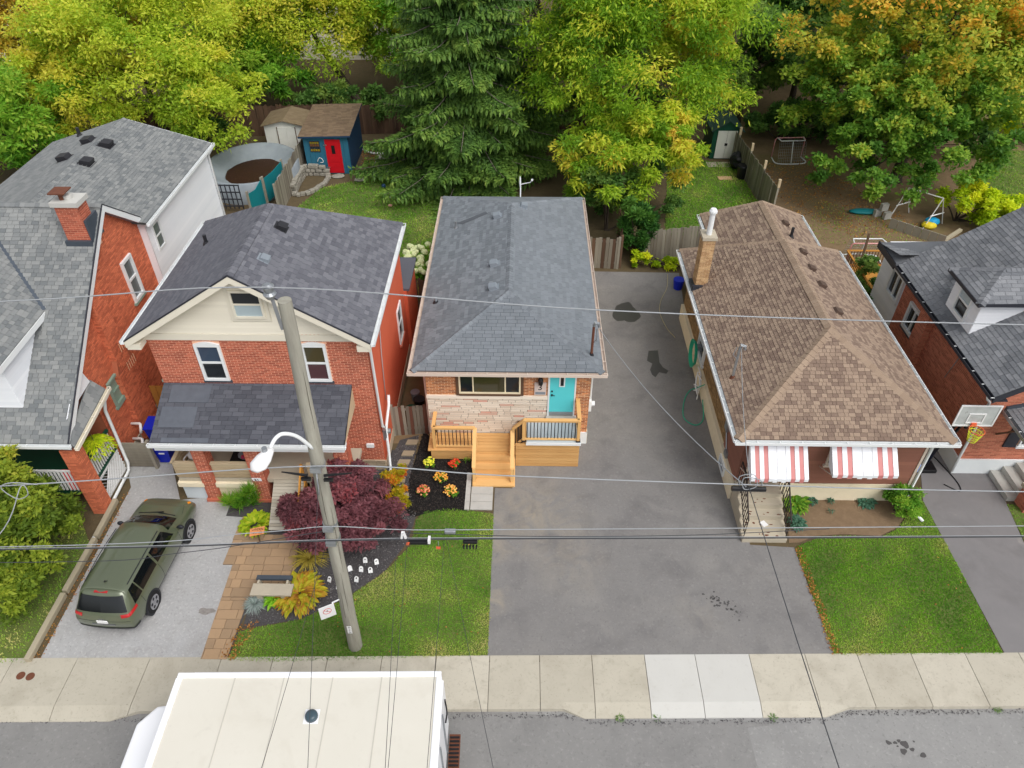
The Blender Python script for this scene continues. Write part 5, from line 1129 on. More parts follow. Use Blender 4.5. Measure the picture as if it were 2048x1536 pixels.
gutter(H5, (EX - .01, y0 - .02, EZ), (EX - .01, y1, EZ), MATS['dark_trim'], (-1, 0, 0))
MB().obox((EX, y0 - .03, EZ - .24), (RX - EX, 0, RZ - EZ), (0, .03, 0), (0, 0, .22)).build('rake_board', MATS['dark_trim'], rf)
MB().box(EX + .03, LX, y0 + .03, 24.95, 3.78, 3.82).build('soffit', MATS['dark_trim'], H5)
tube(H5, 'downspout', MATS['white_metal'], [(14.5, 17.4, 3.85), (14.75, 17.65, 3.5), (14.95, 17.75, 3.3), (14.97, 17.75, 1.0), (14.97, 17.75, .1)], .045)
tube(H5, 'cable', MATS['wire_grey'], [(15.02, 20.0, 3.6), (15.02, 20.3, 2.2)], .012)
# dormer facing the brown bungalow
dx, dy0, dy1, dz0, dz1 = 14.95, 20.1, 21.85, 4.22, 5.6
dm = MB().prism([(dx, dy0, dz0), (dx, dy0, dz1), (17.05, dy0, dz1)], (0, dy1 - dy0, 0)).build('dormer', MATS['white_siding'], H5)
siding(dm, 'white_siding', (dx, dy1, 0), (0, -1, 0), [(0, dz0 + .02), (1.75, dz0 + .02), (1.75, dz1), (0, dz1)], .11, holes=[(.45, 1.3, 4.4, 5.55)])
siding(dm, 'white_siding', (dx, dy0, 0), (1, 0, 0), [(0, dz0 + .05), (.02, dz0 + .05), (2.0, dz1), (0, dz1)], .11, seed=3)
window(H5, (dx, dy1 - .45, 4.4), (0, -1, 0), .85, 1.1, 'white_metal', proud=.07, fw=.08, glass=('glass', 'glass_pale'))
e0, e1, e2, e3 = (14.7, dy1 + .22, dz1), (14.7, dy0 - .22, dz1), (15.75, (dy0 + dy1) / 2, 6.25), (18.1, (dy0 + dy1) / 2, 6.32)
dr_ = MB().add([e0, e1, e2, e3, (17.1, dy0 - .22, dz1 + .05), (17.1, dy1 + .22, dz1 + .05)] + [(p[0], p[1], p[2] - .1) for p in (e0, e1)], [(0, 1, 2), (1, 4, 3, 2), (0, 2, 3, 5), (1, 0, 6, 7)]).build('dormer_roof', ms, H5)
slope(dr_, [e0, e1, e2], ms, seed=108); slope(dr_, [e1, (17.1, dy0 - .22, dz1 + .05), e3, e2], ms, seed=109); slope(dr_, [(17.1, dy1 + .22, dz1 + .05), e0, e2, e3], ms, seed=110)
caps(dr_, e1, e2, ms, w=.3); caps(dr_, e0, e2, ms, seed=2); caps(dr_, e2, e3, ms, seed=3)
MB().box(14.66, 14.72, dy0 - .24, dy1 + .24, dz1 - .12, dz1 + .01).box(14.72, 16.9, dy0 - .24, dy0 - .2, dz1 - .1, dz1 + .01).build('fascia', MATS['dark_trim'], dr_)
vent(rf, (15.7, 22.9, EZ + k * 1.15 + .02), (0, -1, 0), (1, 0, .65), 'galvanised', .24, .16)
# entry roof, shuttered window, steps and brick pedestal
q0, q1, q2, q3 = (15.6, 18.0, 3.0), (15.6, 16.1, 3.0), (17.6, 16.1, 3.55), (17.6, 18.0, 3.55)
er = MB().prism([Vector(p) - ZU * .1 for p in (q0, q1, q2, q3)], (0, 0, .1)).build('entry_roof', ms, H5)
slope(er, [q0, q1, q2, q3], ms, seed=111, du=(.28, .34)); gutter(H5, (15.59, 16.1, 3.0), (15.59, 18.0, 3.0), MATS['galvanised'], (-1, 0, 0))
MB().bar((15.6, FY - .02, 3.05), (17.6, FY - .02, 3.65), .12, .1).build('flashing', MATS['flashing'], er)
window(H5, (16.7, FY, 1.35), (1, 0, 0), 1.6, 1.4, 'white_metal', sill='white_metal')
MB().box(16.2, 16.62, FY - .06, FY, 1.3, 2.75).build('shutter', MATS['dark_trim'], H5)
MB().bar((15.75, FY - .05, 1.9), (15.75, 16.9, 2.9), .06).bar((15.75, FY - .05, 2.8), (15.75, 16.6, 2.9), .06).build('bracket', MATS['bronze_frame'], H5)
st = MB().box(17.3, 19.5, 16.5, FY - .08, 0, .8).build('front_steps', MATS['concrete_grey'], H5)
for i in range(3): MB().box(16.25 + i * .36, 16.61 + i * .36 - .002, 16.5, FY - .08, 0, .2 * (i + 1)).build('step', MATS['concrete_grey'], st)
pd = MB().box(16.55, 17.5, 16.0, 16.5, 0, .72).build('pedestal', MATS['mortar_h5'], H5)
bricks(pd, 'brick_h5', (16.54, 16.0, 0), (1, 0, 0), [(0, 0), (.97, 0), (.97, .71), (0, .71)], seed=112); bricks(pd, 'brick_h5', (16.545, 16.51, 0), (0, -1, 0), [(0, 0), (.52, 0), (.52, .71), (0, .71)], seed=113)
MB().box(16.48, 17.56, 15.93, 16.57, .72, .87).build('pedestal_cap', MATS['concrete'], pd)
rg = random.Random(4); tw = MB()
for i in range(16):
    a = rg.uniform(0, 6.28); r_ = rg.uniform(.1, .32)
    tw.tube(curve([(17.0, 16.25, .87), (17.0 + r_ * .6 * math.cos(a), 16.25 + r_ * .5 * math.sin(a), 1.1), (17.0 + r_ * 1.3 * math.cos(a), 16.25 + r_ * .7 * math.sin(a), .92)], 4), .008, 4)
tw.build('wire_ornament', M('wire_blue', (140, 158, 180), (120, 138, 164), rough=.4, bump=0), pd)
# basketball hoop on the drive
BH = thing('basketball_hoop', 'portable basketball hoop with grey backboard beside the right brick house', 'basketball hoop', (14.05, 17.9, 0))
MB().box(13.75, 14.45, 17.7, 18.5, .01, .16).build('base', MATS['plastic_black'], BH, bevel=.03)
MB().bar((14.1, 17.95, .15), (14.25, 17.75, 2.4), .1).bar((14.35, 17.9, 1.2), (14.45, 17.65, 2.7), .07).bar((14.5, 17.6, 2.3), (14.5, 17.52, 3.1), .07).build('pole', MATS['black_metal'], BH)
bd = MB().box(13.92, 15.18, 17.46, 17.5, 2.55, 3.4).build('backboard', M('board_grey', (196, 200, 198), (168, 172, 172), rough=.5, ns=4, na=.8, bump=0, layers=((5., .62, .68, (60, 60, 60), .8),)), BH)
MB().box(13.9, 15.2, 17.44, 17.46, 3.37, 3.42).box(13.9, 15.2, 17.44, 17.46, 2.53, 2.58).box(13.9, 13.95, 17.44, 17.46, 2.58, 3.37).box(15.15, 15.2, 17.44, 17.46, 2.58, 3.37).build('board_frame', MATS['plastic_white'], bd)
MB().box(14.28, 14.82, 17.44, 17.46, 3.03, 3.07).box(14.28, 14.82, 17.44, 17.46, 2.66, 2.7).box(14.28, 14.32, 17.44, 17.46, 2.7, 3.03).box(14.78, 14.82, 17.44, 17.46, 2.7, 3.03).build('target_square', MATS['plastic_white'], bd)
rc = Vector((14.55, 17.16, 2.62)); ring = [rc + Vector((.23 * math.cos(t * 6.283 / 20), .23 * math.sin(t * 6.283 / 20), 0)) for t in range(21)]
rm = MB().tube(ring, .014, 6).box(14.47, 14.63, 17.38, 17.44, 2.56, 2.7).build('rim', MATS['orange_tag'], BH)
nt_ = MB()
for k in range(12):
    t = k * 6.283 / 12; pts = []
    for j in range(5):
        r_ = .23 - .025 * j; tt = t + (.26 if j % 2 else -.0); pts.append(rc + Vector((r_ * math.cos(tt), r_ * math.sin(tt), -.11 * j)))
    nt_.tube(pts, .009, 4)
for j in (1, 2, 3, 4): nt_.tube([rc + Vector(((.23 - .025 * j) * math.cos(t * 6.283 / 16), (.23 - .025 * j) * math.sin(t * 6.283 / 16), -.11 * j)) for t in range(17)], .011, 4)
nt_.build('net', M('net_yellow', (226, 232, 70), (206, 214, 50), rough=.6, bump=0), rm)
BGg = thing('blue_bag', 'crumpled blue plastic bag beside the hoop base', 'bag', (13.6, 17.8, 0))
g = np.random.default_rng(3)
m = MB().ball((13.62, 17.85, .26), (.26, .3, .27), 12, 9); m.v = [tuple(np.array(v) + g.normal(0, .025, 3)) for v in m.v]; m.v = [(a, b, max(c, .012)) for a, b, c in m.v]
m.build('bag', M('bag_blue', (40, 84, 190), (150, 180, 230), rough=.3, ns=9, na=1., bump=.5, bs=12), BGg)
tube(None, 'garden_hose', MATS['rubber'], curve([(14.5, 17.2, .02), (14.9, 16.9, .02), (15.0, 17.3, .02), (14.8, 18.2, .02), (14.6, 18.9, .02)], 6), .02, loc=(14.5, 17.2, 0))
tag(bpy.data.objects['garden_hose'], 'black hose curled on the asphalt below the hoop', 'hose')

# ================================================================ fences
def board_fence(name, label, a, b, h, n, mat, seed, mats=None, post=True, jit=.03, group=None, lean=0, cap=None, back=False):
    """upright boards, two rails, posts"""
    a, b = Vector((*a, 0)), Vector((*b, 0)); d = (b - a); L = d.length; d.normalize(); nn = Vector((d.y, -d.x, 0)) + ZU * lean
    t = thing(name, label, 'fence', tuple(a), group=group); rg = random.Random(seed); w = L / n
    for i in range(n):
        hh = h * (1 + rg.uniform(-jit, jit)); m = mats[i % len(mats)] if mats else mat
        q = a + d * (i * w + .006); up = ZU + nn * lean + d * rg.uniform(-.015, .015)
        o = MB().obox(q + nn * rg.uniform(0, .008), d * (w - .012), nn * .02, up * hh).build('board', MATS[m], t); o.color = (rg.random(), 1, 1, 1)
    s = -1 if not back else 1
    for z in (.25, h - .25): MB().obox(a - nn * .06 * 1 + ZU * z + nn * lean * z, d * L, nn * .05, ZU * .09).build('rail', MATS[mat], t)
    if post:
        k = max(1, int(L / 2.2))
        for i in range(k + 1):
            q = a + d * (L * i / k); o = MB().box(q.x - .05, q.x + .05, q.y - .05, q.y + .05, 0, h + .06).build('post', MATS[mat], t)
            if cap: MB().box(q.x - .065, q.x + .065, q.y - .065, q.y + .065, h + .06, h + cap).build('post_cap', MATS['porch_wood'], o)
    return t
board_fence('board_fence', 'grey and red-brown board gate between the red brick house and the bungalow', (-4.6, 19.32), (-3.24, 19.45), 1.42, 11, 'fence_grey', 1, mats=['fence_grey', 'fence_grey', 'fence_red', 'fence_grey', 'fence_grey', 'fence_red', 'fence_grey'])
board_fence('board_fence', 'brown board fence beside the hydrangea behind the red brick house', (-4.95, 26.5), (-3.3, 27.2), 2.0, 13, 'fence_brown', 2)
board_fence('board_fence', 'dark brown board fence along the back of the pool yard', (-26, 46.8), (-12.9, 47.2), 2.0, 80, 'fence_brown', 3)
board_fence('board_fence', 'dark board fence behind the spruce and blue shed', (-12.7, 47.4), (8, 48.6), 1.9, 110, 'fence_brown', 4)
board_fence('board_fence', 'weathered grey fence between the pool and the blue shed', (-13.12, 36.2), (-13.1, 43.6), 1.75, 46, 'fence_grey', 5)
board_fence('board_fence', 'short grey-brown board fence at the top of the wide driveway', (3.15, 31.1), (4.62, 31.0), 1.65, 9, 'fence_grey', 6, mats=['fence_grey', 'fence_brown', 'fence_grey'])
board_fence('board_fence', 'leaning grey fence between the cedar and the brown bungalow', (6.0, 31.8), (8.9, 32.4), 1.5, 20, 'fence_grey', 7, lean=-.12)
board_fence('board_fence', 'long fence with tall capped posts beside the green shed', (12.75, 45.6), (13.35, 36.2), 1.75, 62, 'fence_grey', 8, cap=.5)
board_fence('board_fence', 'short upright fence behind the dark cedar', (4.75, 31.1), (4.9, 33.8), 1.7, 14, 'fence_brown', 9)
hb = thing('slat_fence', 'grey horizontal slat screen beside the blue bins', 'fence', (-13.1, 17.58, 0))
for i in range(8):
    o = MB().box(-13.65, -12.68, 17.57, 17.6, .06 + i * .145, .19 + i * .145).build('slat', MATS['fence_grey'], hb); o.color = (.2 + .1 * i, 1, 1, 1)
MB().box(-12.72, -12.62, 17.5, 17.66, 0, 1.3).box(-13.7, -13.62, 17.6, 17.66, 0, 1.25).build('post', MATS['fence_grey'], hb)
gf = thing('board_fence', 'golden new board fence between the two red brick houses', 'fence', (-13, 19.8, 0))
for i in range(9):
    o = MB().box(-13.55 + i * .24, -13.33 + i * .24, 20.2, 20.23, .03, 1.5).build('board', MATS['fence_gold'], gf); o.color = (.2 + .07 * i, 1, 1, 1)
MB().box(-13.55, -11.4, 20.23, 20.28, 1.2, 1.3).box(-13.55, -11.4, 20.23, 20.28, .3, .4).build('rail', MATS['fence_gold'], gf)
for k, (x, y, lb) in enumerate(((-12.45, 18.0, 'blue recycling bin standing beside the slat screen'), (-12.95, 18.75, 'blue recycling bin with open lid against the left brick wall'))):
    bn = thing('recycling_bin', lb, 'bin', (x, y, 0), group='blue bins between the brick houses')
    MB().prism([(x - .22, y - .22, .06), (x + .22, y - .22, .06), (x + .22, y + .22, .06), (x - .22, y + .22, .06)], (0, 0, .02)).add([(x - .2, y - .2, .06), (x + .2, y - .2, .06), (x + .2, y + .2, .06), (x - .2, y + .2, .06), (x - .28, y - .28, .98), (x + .28, y - .28, .98), (x + .28, y + .28, .98), (x - .28, y + .28, .98)], [(0, 1, 5, 4), (1, 2, 6, 5), (2, 3, 7, 6), (3, 0, 4, 7), (3, 2, 1, 0)]).build('bin_body', MATS['blue_plastic'], bn, bevel=.02)
    MB().prism([(x - .3, y - .32, .98), (x + .3, y - .32, .98), (x + .3, y + .3, 1.06), (x - .3, y + .3, 1.06)], (0, 0, .04)).build('lid', MATS['blue_plastic'], bn, bevel=.015)
    for s in (-1, 1): MB().tube([(x + s * .2, y + .22, .1), (x + s * .26, y + .22, .1)], .1, 12).build('wheel', MATS['rubber'], bn)
    MB().box(x - .1, x + .1, y - .262, y - .25, .5, .56).build('sticker', MATS['plastic_white'], bn)
# timber kerb along the left drive
kb = thing('timber_kerb', 'weathered timber kerb along the left edge of the grey driveway', 'kerb', (-13.6, 12, 0))
for a, b in (((-13.45, 10.27, 0.1), (-13.45, 12.38, 0.1)), ((-13.45, 12.45, 0.1), (-13.43, 14.4, 0.1)), ((-13.43, 14.47, 0.1), (-13.45, 16, 0.1))):
    MB().bar(a, b, .16, .18).build('timber', MATS['timber_old'], kb, bevel=.015)

# ================================================================ back yards
BS = thing('garden_shed', 'small blue garden shed with red door and brown shingle roof', 'shed', (-11.4, 41.5, 0))
sx0, sx1, sy0, sy1 = -12.75, -10.15, 41.45, 45.2
sw = MB().prism([(sx0, sy0, 0), (sx1, sy0, 0), (sx1, sy0, 2.35), (sx0, sy0, 2.3)], (0, sy1 - sy0, 0)).build('wall', MATS['navy_wood'], BS)
for i in range(9):
    w = (sx1 - sx0) / 9; MB().box(sx0 + i * w + .006, sx0 + (i + 1) * w - .006, sy0 - .025, sy0, .02, 2.3).build('board', MATS['teal_wood'], sw)
for i in range(13):
    w = (sy1 - sy0) / 13; MB().box(sx1, sx1 + .025, sy0 + i * w + .006, sy0 + (i + 1) * w - .006, .02, 2.32).build('board', MATS['navy_wood'], sw)
q = [(-12.95, 41.15, 2.42), (-9.95, 41.15, 2.5), (-9.95, 45.5, 2.32), (-12.95, 45.5, 2.24)]
q = [(-12.95, 41.2, 2.32), (-9.93, 41.2, 2.4), (-9.93, 45.5, 2.72), (-12.95, 45.5, 2.64)]
rr = MB().prism([Vector(p) - ZU * .1 for p in q], (0, 0, .1)).build('roof', MATS['navy_wood'], BS)
slope(rr, [Vector(p) + ZU * .004 for p in q], MATS['shingle_shed'], seed=120, n_ind=0)
dd = MB().box(-11.5, -10.6, sy0 - .06, sy0 - .03, .08, 2.1).build('door', MATS['red_paint'], BS)
MB().box(-11.15, -10.95, sy0 - .07, sy0 - .06, 1.25, 1.75).build('door_light', MATS['plastic_black'], dd)
for z in (.4, .75): MB().box(-11.35, -10.75, sy0 - .07, sy0 - .06, z, z + .25).build('panel', MATS['red_paint'], dd)
for z in (.4, 1.75): MB().box(-11.6, -11.4, sy0 - .075, sy0 - .055, z, z + .05).build('hinge', MATS['galvanised'], dd)
sw_ = MB().box(-12.4, -11.8, sy0 - .05, sy0 - .03, 1.35, 2.0).build('window', MATS['dark_trim'], BS)
rg = random.Random(3)
for i in range(4):
    for j in range(4): MB().box(-12.36 + i * .135, -12.25 + i * .135, sy0 - .06, sy0 - .05, 1.4 + j * .145, 1.52 + j * .145).build('pane', M('stained_%d' % ((i * 3 + j) % 3), ((150, 130, 40), (40, 50, 60), (120, 80, 50))[(i * 3 + j) % 3], rough=.2, bump=0), sw_)
tube(BS, 'wire_rabbit', MATS['plastic_white'], curve([(-12.1, sy0 - .05, .75), (-12.0, sy0 - .05, .95), (-11.85, sy0 - .05, .98), (-11.75, sy0 - .05, .75), (-11.95, sy0 - .05, .7)], 5), .018, 5)
M('metal_white', (232, 232, 226), (214, 214, 206), rough=.5, ns=3, na=.5, bump=.05)
WSd = thing('metal_shed', 'small white metal shed behind the pool', 'shed', (-14.6, 44.6, 0))
MB().prism([(-15.9, 44.4, 0), (-13.4, 44.4, 0), (-13.4, 44.4, 1.7), (-14.65, 44.4, 2.0), (-15.9, 44.4, 1.7)], (0, 2.2, 0)).build('wall', MATS['metal_white'], WSd)
for x in (-15.1, -14.55): MB().box(x + .01, x + .53, 44.36, 44.4, .05, 1.62).build('door', MATS['metal_white'], WSd)
MB().box(-15.14, -15.1, 44.35, 44.4, 0, 1.65).box(-14.02, -13.98, 44.35, 44.4, 0, 1.65).build('door_frame', MATS['bronze_frame'], WSd)
for s in (-1, 1): MB().prism([(-14.65, 44.2, 2.06), (-14.65 + s * 1.4, 44.2, 1.72), (-14.65 + s * 1.4, 46.7, 1.72), (-14.65, 46.7, 2.06)], (0, 0, .05)).build('roof', M('roof_litter', (140, 124, 100), (110, 92, 72), ns=3, na=.8, bump=.4, bs=12), WSd)
# above-ground pool under a slumped grey cover
PO = thing('swimming_pool', 'above-ground pool with sagging grey cover and brown leafy water', 'pool', (-15.5, 40.2, 0))
pc = Vector((-15.6, 40.3, 0)); n = 40
ring = lambda rx, ry, z, k=0: [(pc.x + rx * math.cos(t * 6.2832 / n) * (1 + k * math.sin(t * 1.7)), pc.y + ry * math.sin(t * 6.2832 / n), z + k * .4 * math.sin(t * 2.3)) for t in range(n)]
m = MB(); R_ = [ring(2.62, 2.95, 0), ring(2.62, 2.95, 1.15), ring(2.5, 2.82, 1.2, .004), ring(2.35, 2.66, 1.1, .01), ring(1.95, 2.2, .78, .02), ring(1.55, 1.7, .6, .02)]
for r_ in R_: m.v += r_
for j in range(len(R_) - 1):
    for k in range(n): m.f.append((j * n + k, j * n + (k + 1) % n, (j + 1) * n + (k + 1) % n, (j + 1) * n + k))
m.build('cover', MATS['gravel_pool'], PO, smooth=True)
MB().add([(p[0] + .25, p[1] - .15, .64) for p in ring(1.75, 1.9, 0)], [tuple(range(n))]).build('murky_water', MATS['leaf_litter'], PO)
LT = thing('deck_railing', 'dark lattice railing beside the pool and white-sided wing', 'railing', (-16.4, 36.6, 0))
for i in range(9): MB().box(-17.1 + i * .24, -17.05 + i * .24, 36.5, 36.54, .2, 1.6).build('upright', MATS['dark_trim'], LT)
for z in (.35, .75, 1.15, 1.55): MB().box(-17.1, -15.1, 36.46, 36.5, z, z + .06).build('rail', MATS['dark_trim'], LT)
for k, (a, b) in enumerate((((-14.25, 35.2), (-14.0, 36.9)), ((-13.95, 37.0), (-13.5, 39.2)))):
    TP = thing('tarp_screen', ('sagging teal privacy screen nearest the dark roof', 'taut teal privacy screen next to the grey fence')[k], 'screen', (*a, 0), group='teal privacy screens')
    MB().prism([(*a, .35), (*b, .35), (*b, 1.75), ((a[0] + b[0]) / 2, (a[1] + b[1]) / 2, 1.55 + .1 * k), (*a, 1.7)], (.03, 0, 0)).build('fabric', MATS['teal_tarp'], TP)
    for p in (a, b): MB().box(p[0] - .05, p[0] + .05, p[1] - .05, p[1] + .05, 0, 1.85).build('post', MATS['fence_grey'], TP)
ST = thing('stone_planter', 'curved dry-stone planter wall in front of the blue shed', 'planter', (-12, 41, 0))
rg = random.Random(6)
line = [Vector((*p, 0)) for p in ((-12.95, 38.6), (-13.0, 40), (-12.95, 41.2), (-12.4, 41.25), (-11.6, 41.2), (-11.4, 40.6), (-11.5, 39.9), (-11.9, 39.0), (-12.3, 38.55), (-12.8, 38.5))]
for i in range(len(line)):
    a, b = line[i], line[(i + 1) % len(line)]; k = max(2, int((b - a).length / .28))
    for j in range(k):
        for lv in range(3 if i < 4 else 1):
            p = a.lerp(b, (j + .5 * (lv % 2)) / k); d_ = (b - a).normalized(); nn = Vector((-d_.y, d_.x, 0)); w_ = (b - a).length / k
            MB().obox(p - nn * rg.uniform(.12, .17) + ZU * (lv * .22 + .005), d_ * w_ * rg.uniform(.85, .98), nn * rg.uniform(.24, .32), ZU * rg.uniform(.17, .215) + d_ * rg.uniform(-.02, .02)).build('stone', MATS['stone_wall'], ST, bevel=.03)
PD = thing('concrete_pad', 'concrete pad under the spruce beside the blue shed', 'slab', (-7.4, 42.5, 0))
MB().box(-9.0, -5.9, 41.0, 44.0, 0, .12).build('pad', MATS['concrete_grey'], PD)
TB = thing('round_tub', 'round galvanised tub with blue covers on the concrete pad', 'tub', (-7.1, 43, .12))
MB().tube([(-7.1, 43, .12), (-7.1, 43, .8)], 1.05, 28).build('tub_wall', MATS['galvanised'], TB); MB().tube([(-7.1, 43, .8), (-7.1, 43, .84)], .95, 28).build('tub_top', MATS['vent_grey'], TB)
for x in (-8.1, -6.3): MB().ball((x, 43.3, .75), (.35, .45, .3), 10, 7).build('blue_cover', M('cover_blue', (36, 140, 190), (30, 120, 170), rough=.5, bump=.3, bs=6), TB)
tube(None, 'white_pipe', MATS['plastic_white'], [(-10.0, 44.4, .25), (-9.3, 44.0, .18), (-8.2, 43.8, .3)], .05, loc=(-9.3, 44, 0)); tag(bpy.data.objects['white_pipe'], 'white drain pipe running from the blue shed to the tub', 'pipe')
for i, (x, y, lb) in enumerate(((-10.9, 41.0, 'flat stone slab at the red shed door'), (-9.55, 40.6, 'pale flagstone lying at the lawn edge'), (-8.9, 42.6, 'pair of pale rocks by the concrete pad'))):
    m = MB().ball((x, y, .05), (.42 - .05 * i, .3, .09), 8, 4); rg = random.Random(i); m.v = [(a + rg.uniform(-.05, .05), b + rg.uniform(-.05, .05), max(c, 0)) for a, b, c in m.v]
    tag(m.build('flat_stone', MATS['stone_wall'], None, loc=(x, y, 0)), lb, 'stone')
for nm, lb, ct, p, r_, mt in (('ball', 'small dark blue ball on the back lawn', 'ball', (-8.0, 39.6, .12), .13, 'navy_wood'), ('bone_toy', 'small white dog toy on the back lawn', 'toy', (-7.4, 38.3, .06), .1, 'plastic_white'), ('stone', 'small pinkish stone on the back lawn', 'stone', (-7.3, 37.3, .06), .13, 'stone_pink')):
    tag(MB().ball(p, (r_, r_ * .7, r_ * .6) if nm != 'ball' else r_, 10, 7).build(nm, MATS[mt], None, loc=p, smooth=True), lb, ct)
# right yard
GS = thing('plastic_shed', 'green garden shed with white double doors under the locust tree', 'shed', (12.3, 44, 0))
MB().prism([(11.5, 43.95, 0), (13.2, 43.95, 0), (13.2, 43.95, 1.75), (12.35, 43.95, 2.3), (11.5, 43.95, 1.75)], (0, 2.2, 0)).build('wall', MATS['green_paint'], GS)
for x in (11.78, 12.37): MB().box(x, x + .57, 43.9, 43.95, .05, 1.75).build('door', MATS['metal_white'], GS)
MB().box(12.28, 12.44, 43.87, 43.9, .85, 1.0).build('latch', MATS['plastic_black'], GS)
for s in (-1, 1): MB().prism([(12.35, 43.75, 2.34), (12.35 + s * 1.0, 43.75, 1.7), (12.35 + s * 1.0, 46.3, 1.7), (12.35, 46.3, 2.34)], (0, 0, .06)).build('roof', M('roof_green', (40, 70, 62), (30, 56, 50), rough=.6), GS)
for i in range(3): tag(sheet('paving_slab', [(11.2 + i * .7, 42.7), (11.85 + i * .7, 42.7), (11.85 + i * .7, 43.4), (11.2 + i * .7, 43.4)], .03, MATS['concrete'], thick=.03), 'worn paving slab in front of the green shed', 'slab', 'paving slabs by the green shed')
gb_ = MB().ball((13.0, 42.6, .5), (.6, .6, .55), 12, 8); gg = np.random.default_rng(8); gb_.v = [tuple(np.array(v) + gg.normal(0, .04, 3)) for v in gb_.v]; gb_.v = [(a, b, max(0, c)) for a, b, c in gb_.v]
tag(gb_.build('rubbish_bag', MATS['plastic_black'], None, loc=(13, 42.6, 0)), 'black rubbish bag slumped beside the green shed', 'bag')
tb_ = thing('rubbish_bin', 'dark bin standing at the foot of the tall-post fence', 'bin', (12.85, 41.2, 0)); MB().tube([(12.85, 41.2, 0), (12.85, 41.2, .75)], [.26, .32], 14).build('bin_body', MATS['plastic_black'], tb_); MB().tube([(12.85, 41.2, .75), (12.85, 41.2, .82)], [.34, .3], 14).build('lid', MATS['plastic_black'], tb_)
tag(MB().box(11.5, 12.3, 40.9, 41.35, .01, .05).build('cardboard', M('card', (206, 170, 132), (190, 154, 118), rough=.9), None, loc=(12, 41, 0)), 'flat tan cardboard on the lawn by the bin', 'cardboard')
def goal(name, label, x, y, w, h, d, rot, group):
    t = thing(name, label, 'hockey goal', (x, y, 0), rot, group, local=True); r_ = .035
    MB().tube([(-w / 2, 0, 0), (-w / 2, 0, h - .1), (-w / 2 + .1, 0, h), (w / 2 - .1, 0, h), (w / 2, 0, h - .1), (w / 2, 0, 0)], r_, 8).build('front_frame', M('goal_pink', (214, 120, 120), (230, 190, 190), rough=.5, ns=4, na=.9, bump=0), t, smooth=True)
    MB().tube(curve([(-w / 2, 0, .03), (-w / 2 + .1, d, .03), (w / 2 - .1, d, .03), (w / 2, 0, .03)], 5), r_, 8).tube([(-w / 2 + .12, .05, h), (-w / 2 + .2, d * .5, h), (w / 2 - .2, d * .5, h), (w / 2 - .12, .05, h)], r_, 8).tube([(0, d * .5, h), (0, d * .95, .03)], r_, 8).build('back_frame', MATS['white_metal'], t, smooth=True)
    m = MB()
    for i in range(15):
        xx = -w / 2 + .1 + (w - .2) * i / 14; m.tube([(xx, d * .5, h), (xx, d * .95, .03)], .006, 4, False)
    for j in range(8): z = h * j / 8; yy = d * .95 - d * .45 * j / 8; m.tube([(-w / 2 + .1, yy, z), (w / 2 - .1, yy, z)], .006, 4, False)
    o = m.build('net', MATS['wire_grey'], t); o['kind'] = 'stuff'
goal('hockey_goal', 'hockey goal with its frame toward the trees at the back of the bare yard', 16.3, 44.2, 1.85, 1.25, -.95, R(4), 'hockey goals')
goal('hockey_goal', 'hockey goal pushed against the wooden deck behind the dark grey roof', 16.7, 31.5, 1.8, 1.2, .9, R(0), 'hockey goals')
DK2 = thing('back_deck', 'brown timber deck railing behind the right brick house', 'deck', (16, 28.8, 0))
MB().box(15.0, 18, 27.1, 30.4, .5, .62).build('floor', MATS['fence_gold'], DK2)
MB().bar((15.1, 30.3, 1.5), (18, 30.3, 1.5), .09, .05).bar((15.1, 27.1, 1.5), (15.1, 30.3, 1.5), .09, .05).bar((15.1, 30.3, .75), (18, 30.3, .75), .05, .08).bar((15.1, 27.1, .75), (15.1, 30.3, .75), .05, .08).build('rail', MATS['fence_gold'], DK2)
for i in range(20): MB().box(15.15 + i * .14, 15.18 + i * .14, 30.28, 30.31, .75, 1.5).build('baluster', MATS['fence_brown'], DK2)
for i in range(20): MB().box(15.08, 15.11, 27.2 + i * .155, 27.23 + i * .155, .75, 1.5).build('baluster', MATS['fence_brown'], DK2)
MB().bar((15.1, 28.6, 0), (15.25, 29.2, 3.0), .09).build('post', MATS['fence_brown'], DK2)
SWG = thing('a_frame', 'white metal A-frame play structure with blue and yellow cover near the maple', 'play frame', (21.2, 35.8, 0))
fp = [(20.4, 36.7), (21.7, 35.5)]
for (x, y) in fp:
    MB().tube([(x - .65, y - .35, 0), (x, y, 1.6), (x + .65, y + .3, 0)], .03, 8).tube([(x - .45, y - .24, .7), (x + .45, y + .2, .7)], .03, 8).build('end_frame', MATS['plastic_white'], SWG)
MB().tube([(*fp[0], 1.6), (*fp[1], 1.6)], .03, 8).build('top_bar', MATS['plastic_white'], SWG); MB().tube([(20.4 - .65, 36.35, 0), (21.7 - .65, 35.15, 0)], .03, 8).build('base_bar', MATS['plastic_white'], SWG)
for c, z, mt in (((21.6, 35.5), .3, M('toy_blue', (30, 160, 210), (24, 140, 190), rough=.5, bump=0)), ((21.4, 35.3), .18, M('toy_yellow', (226, 206, 50), (206, 186, 40), rough=.5, bump=0))): MB().ball((*c, z), (.4, .32, .2), 10, 6).build('cover', mt, SWG)
TR = thing('wooden_trough', 'grey board-sided box beside the white A-frame', 'planter', (20.4, 34.6, 0))
for i in range(7): MB().obox((19.3 + i * .3, 35.3 - i * .27, 0), (.28, -.25, 0), (.03, .03, 0), (0, 0, .55)).build('board', MATS['fence_grey'], TR)
MB().obox((21.4, 33.5, .1), (1.2, .8, .25), (-.1, .15, 0), (0, 0, .12)).build('beam', MATS['timber_old'], TR)
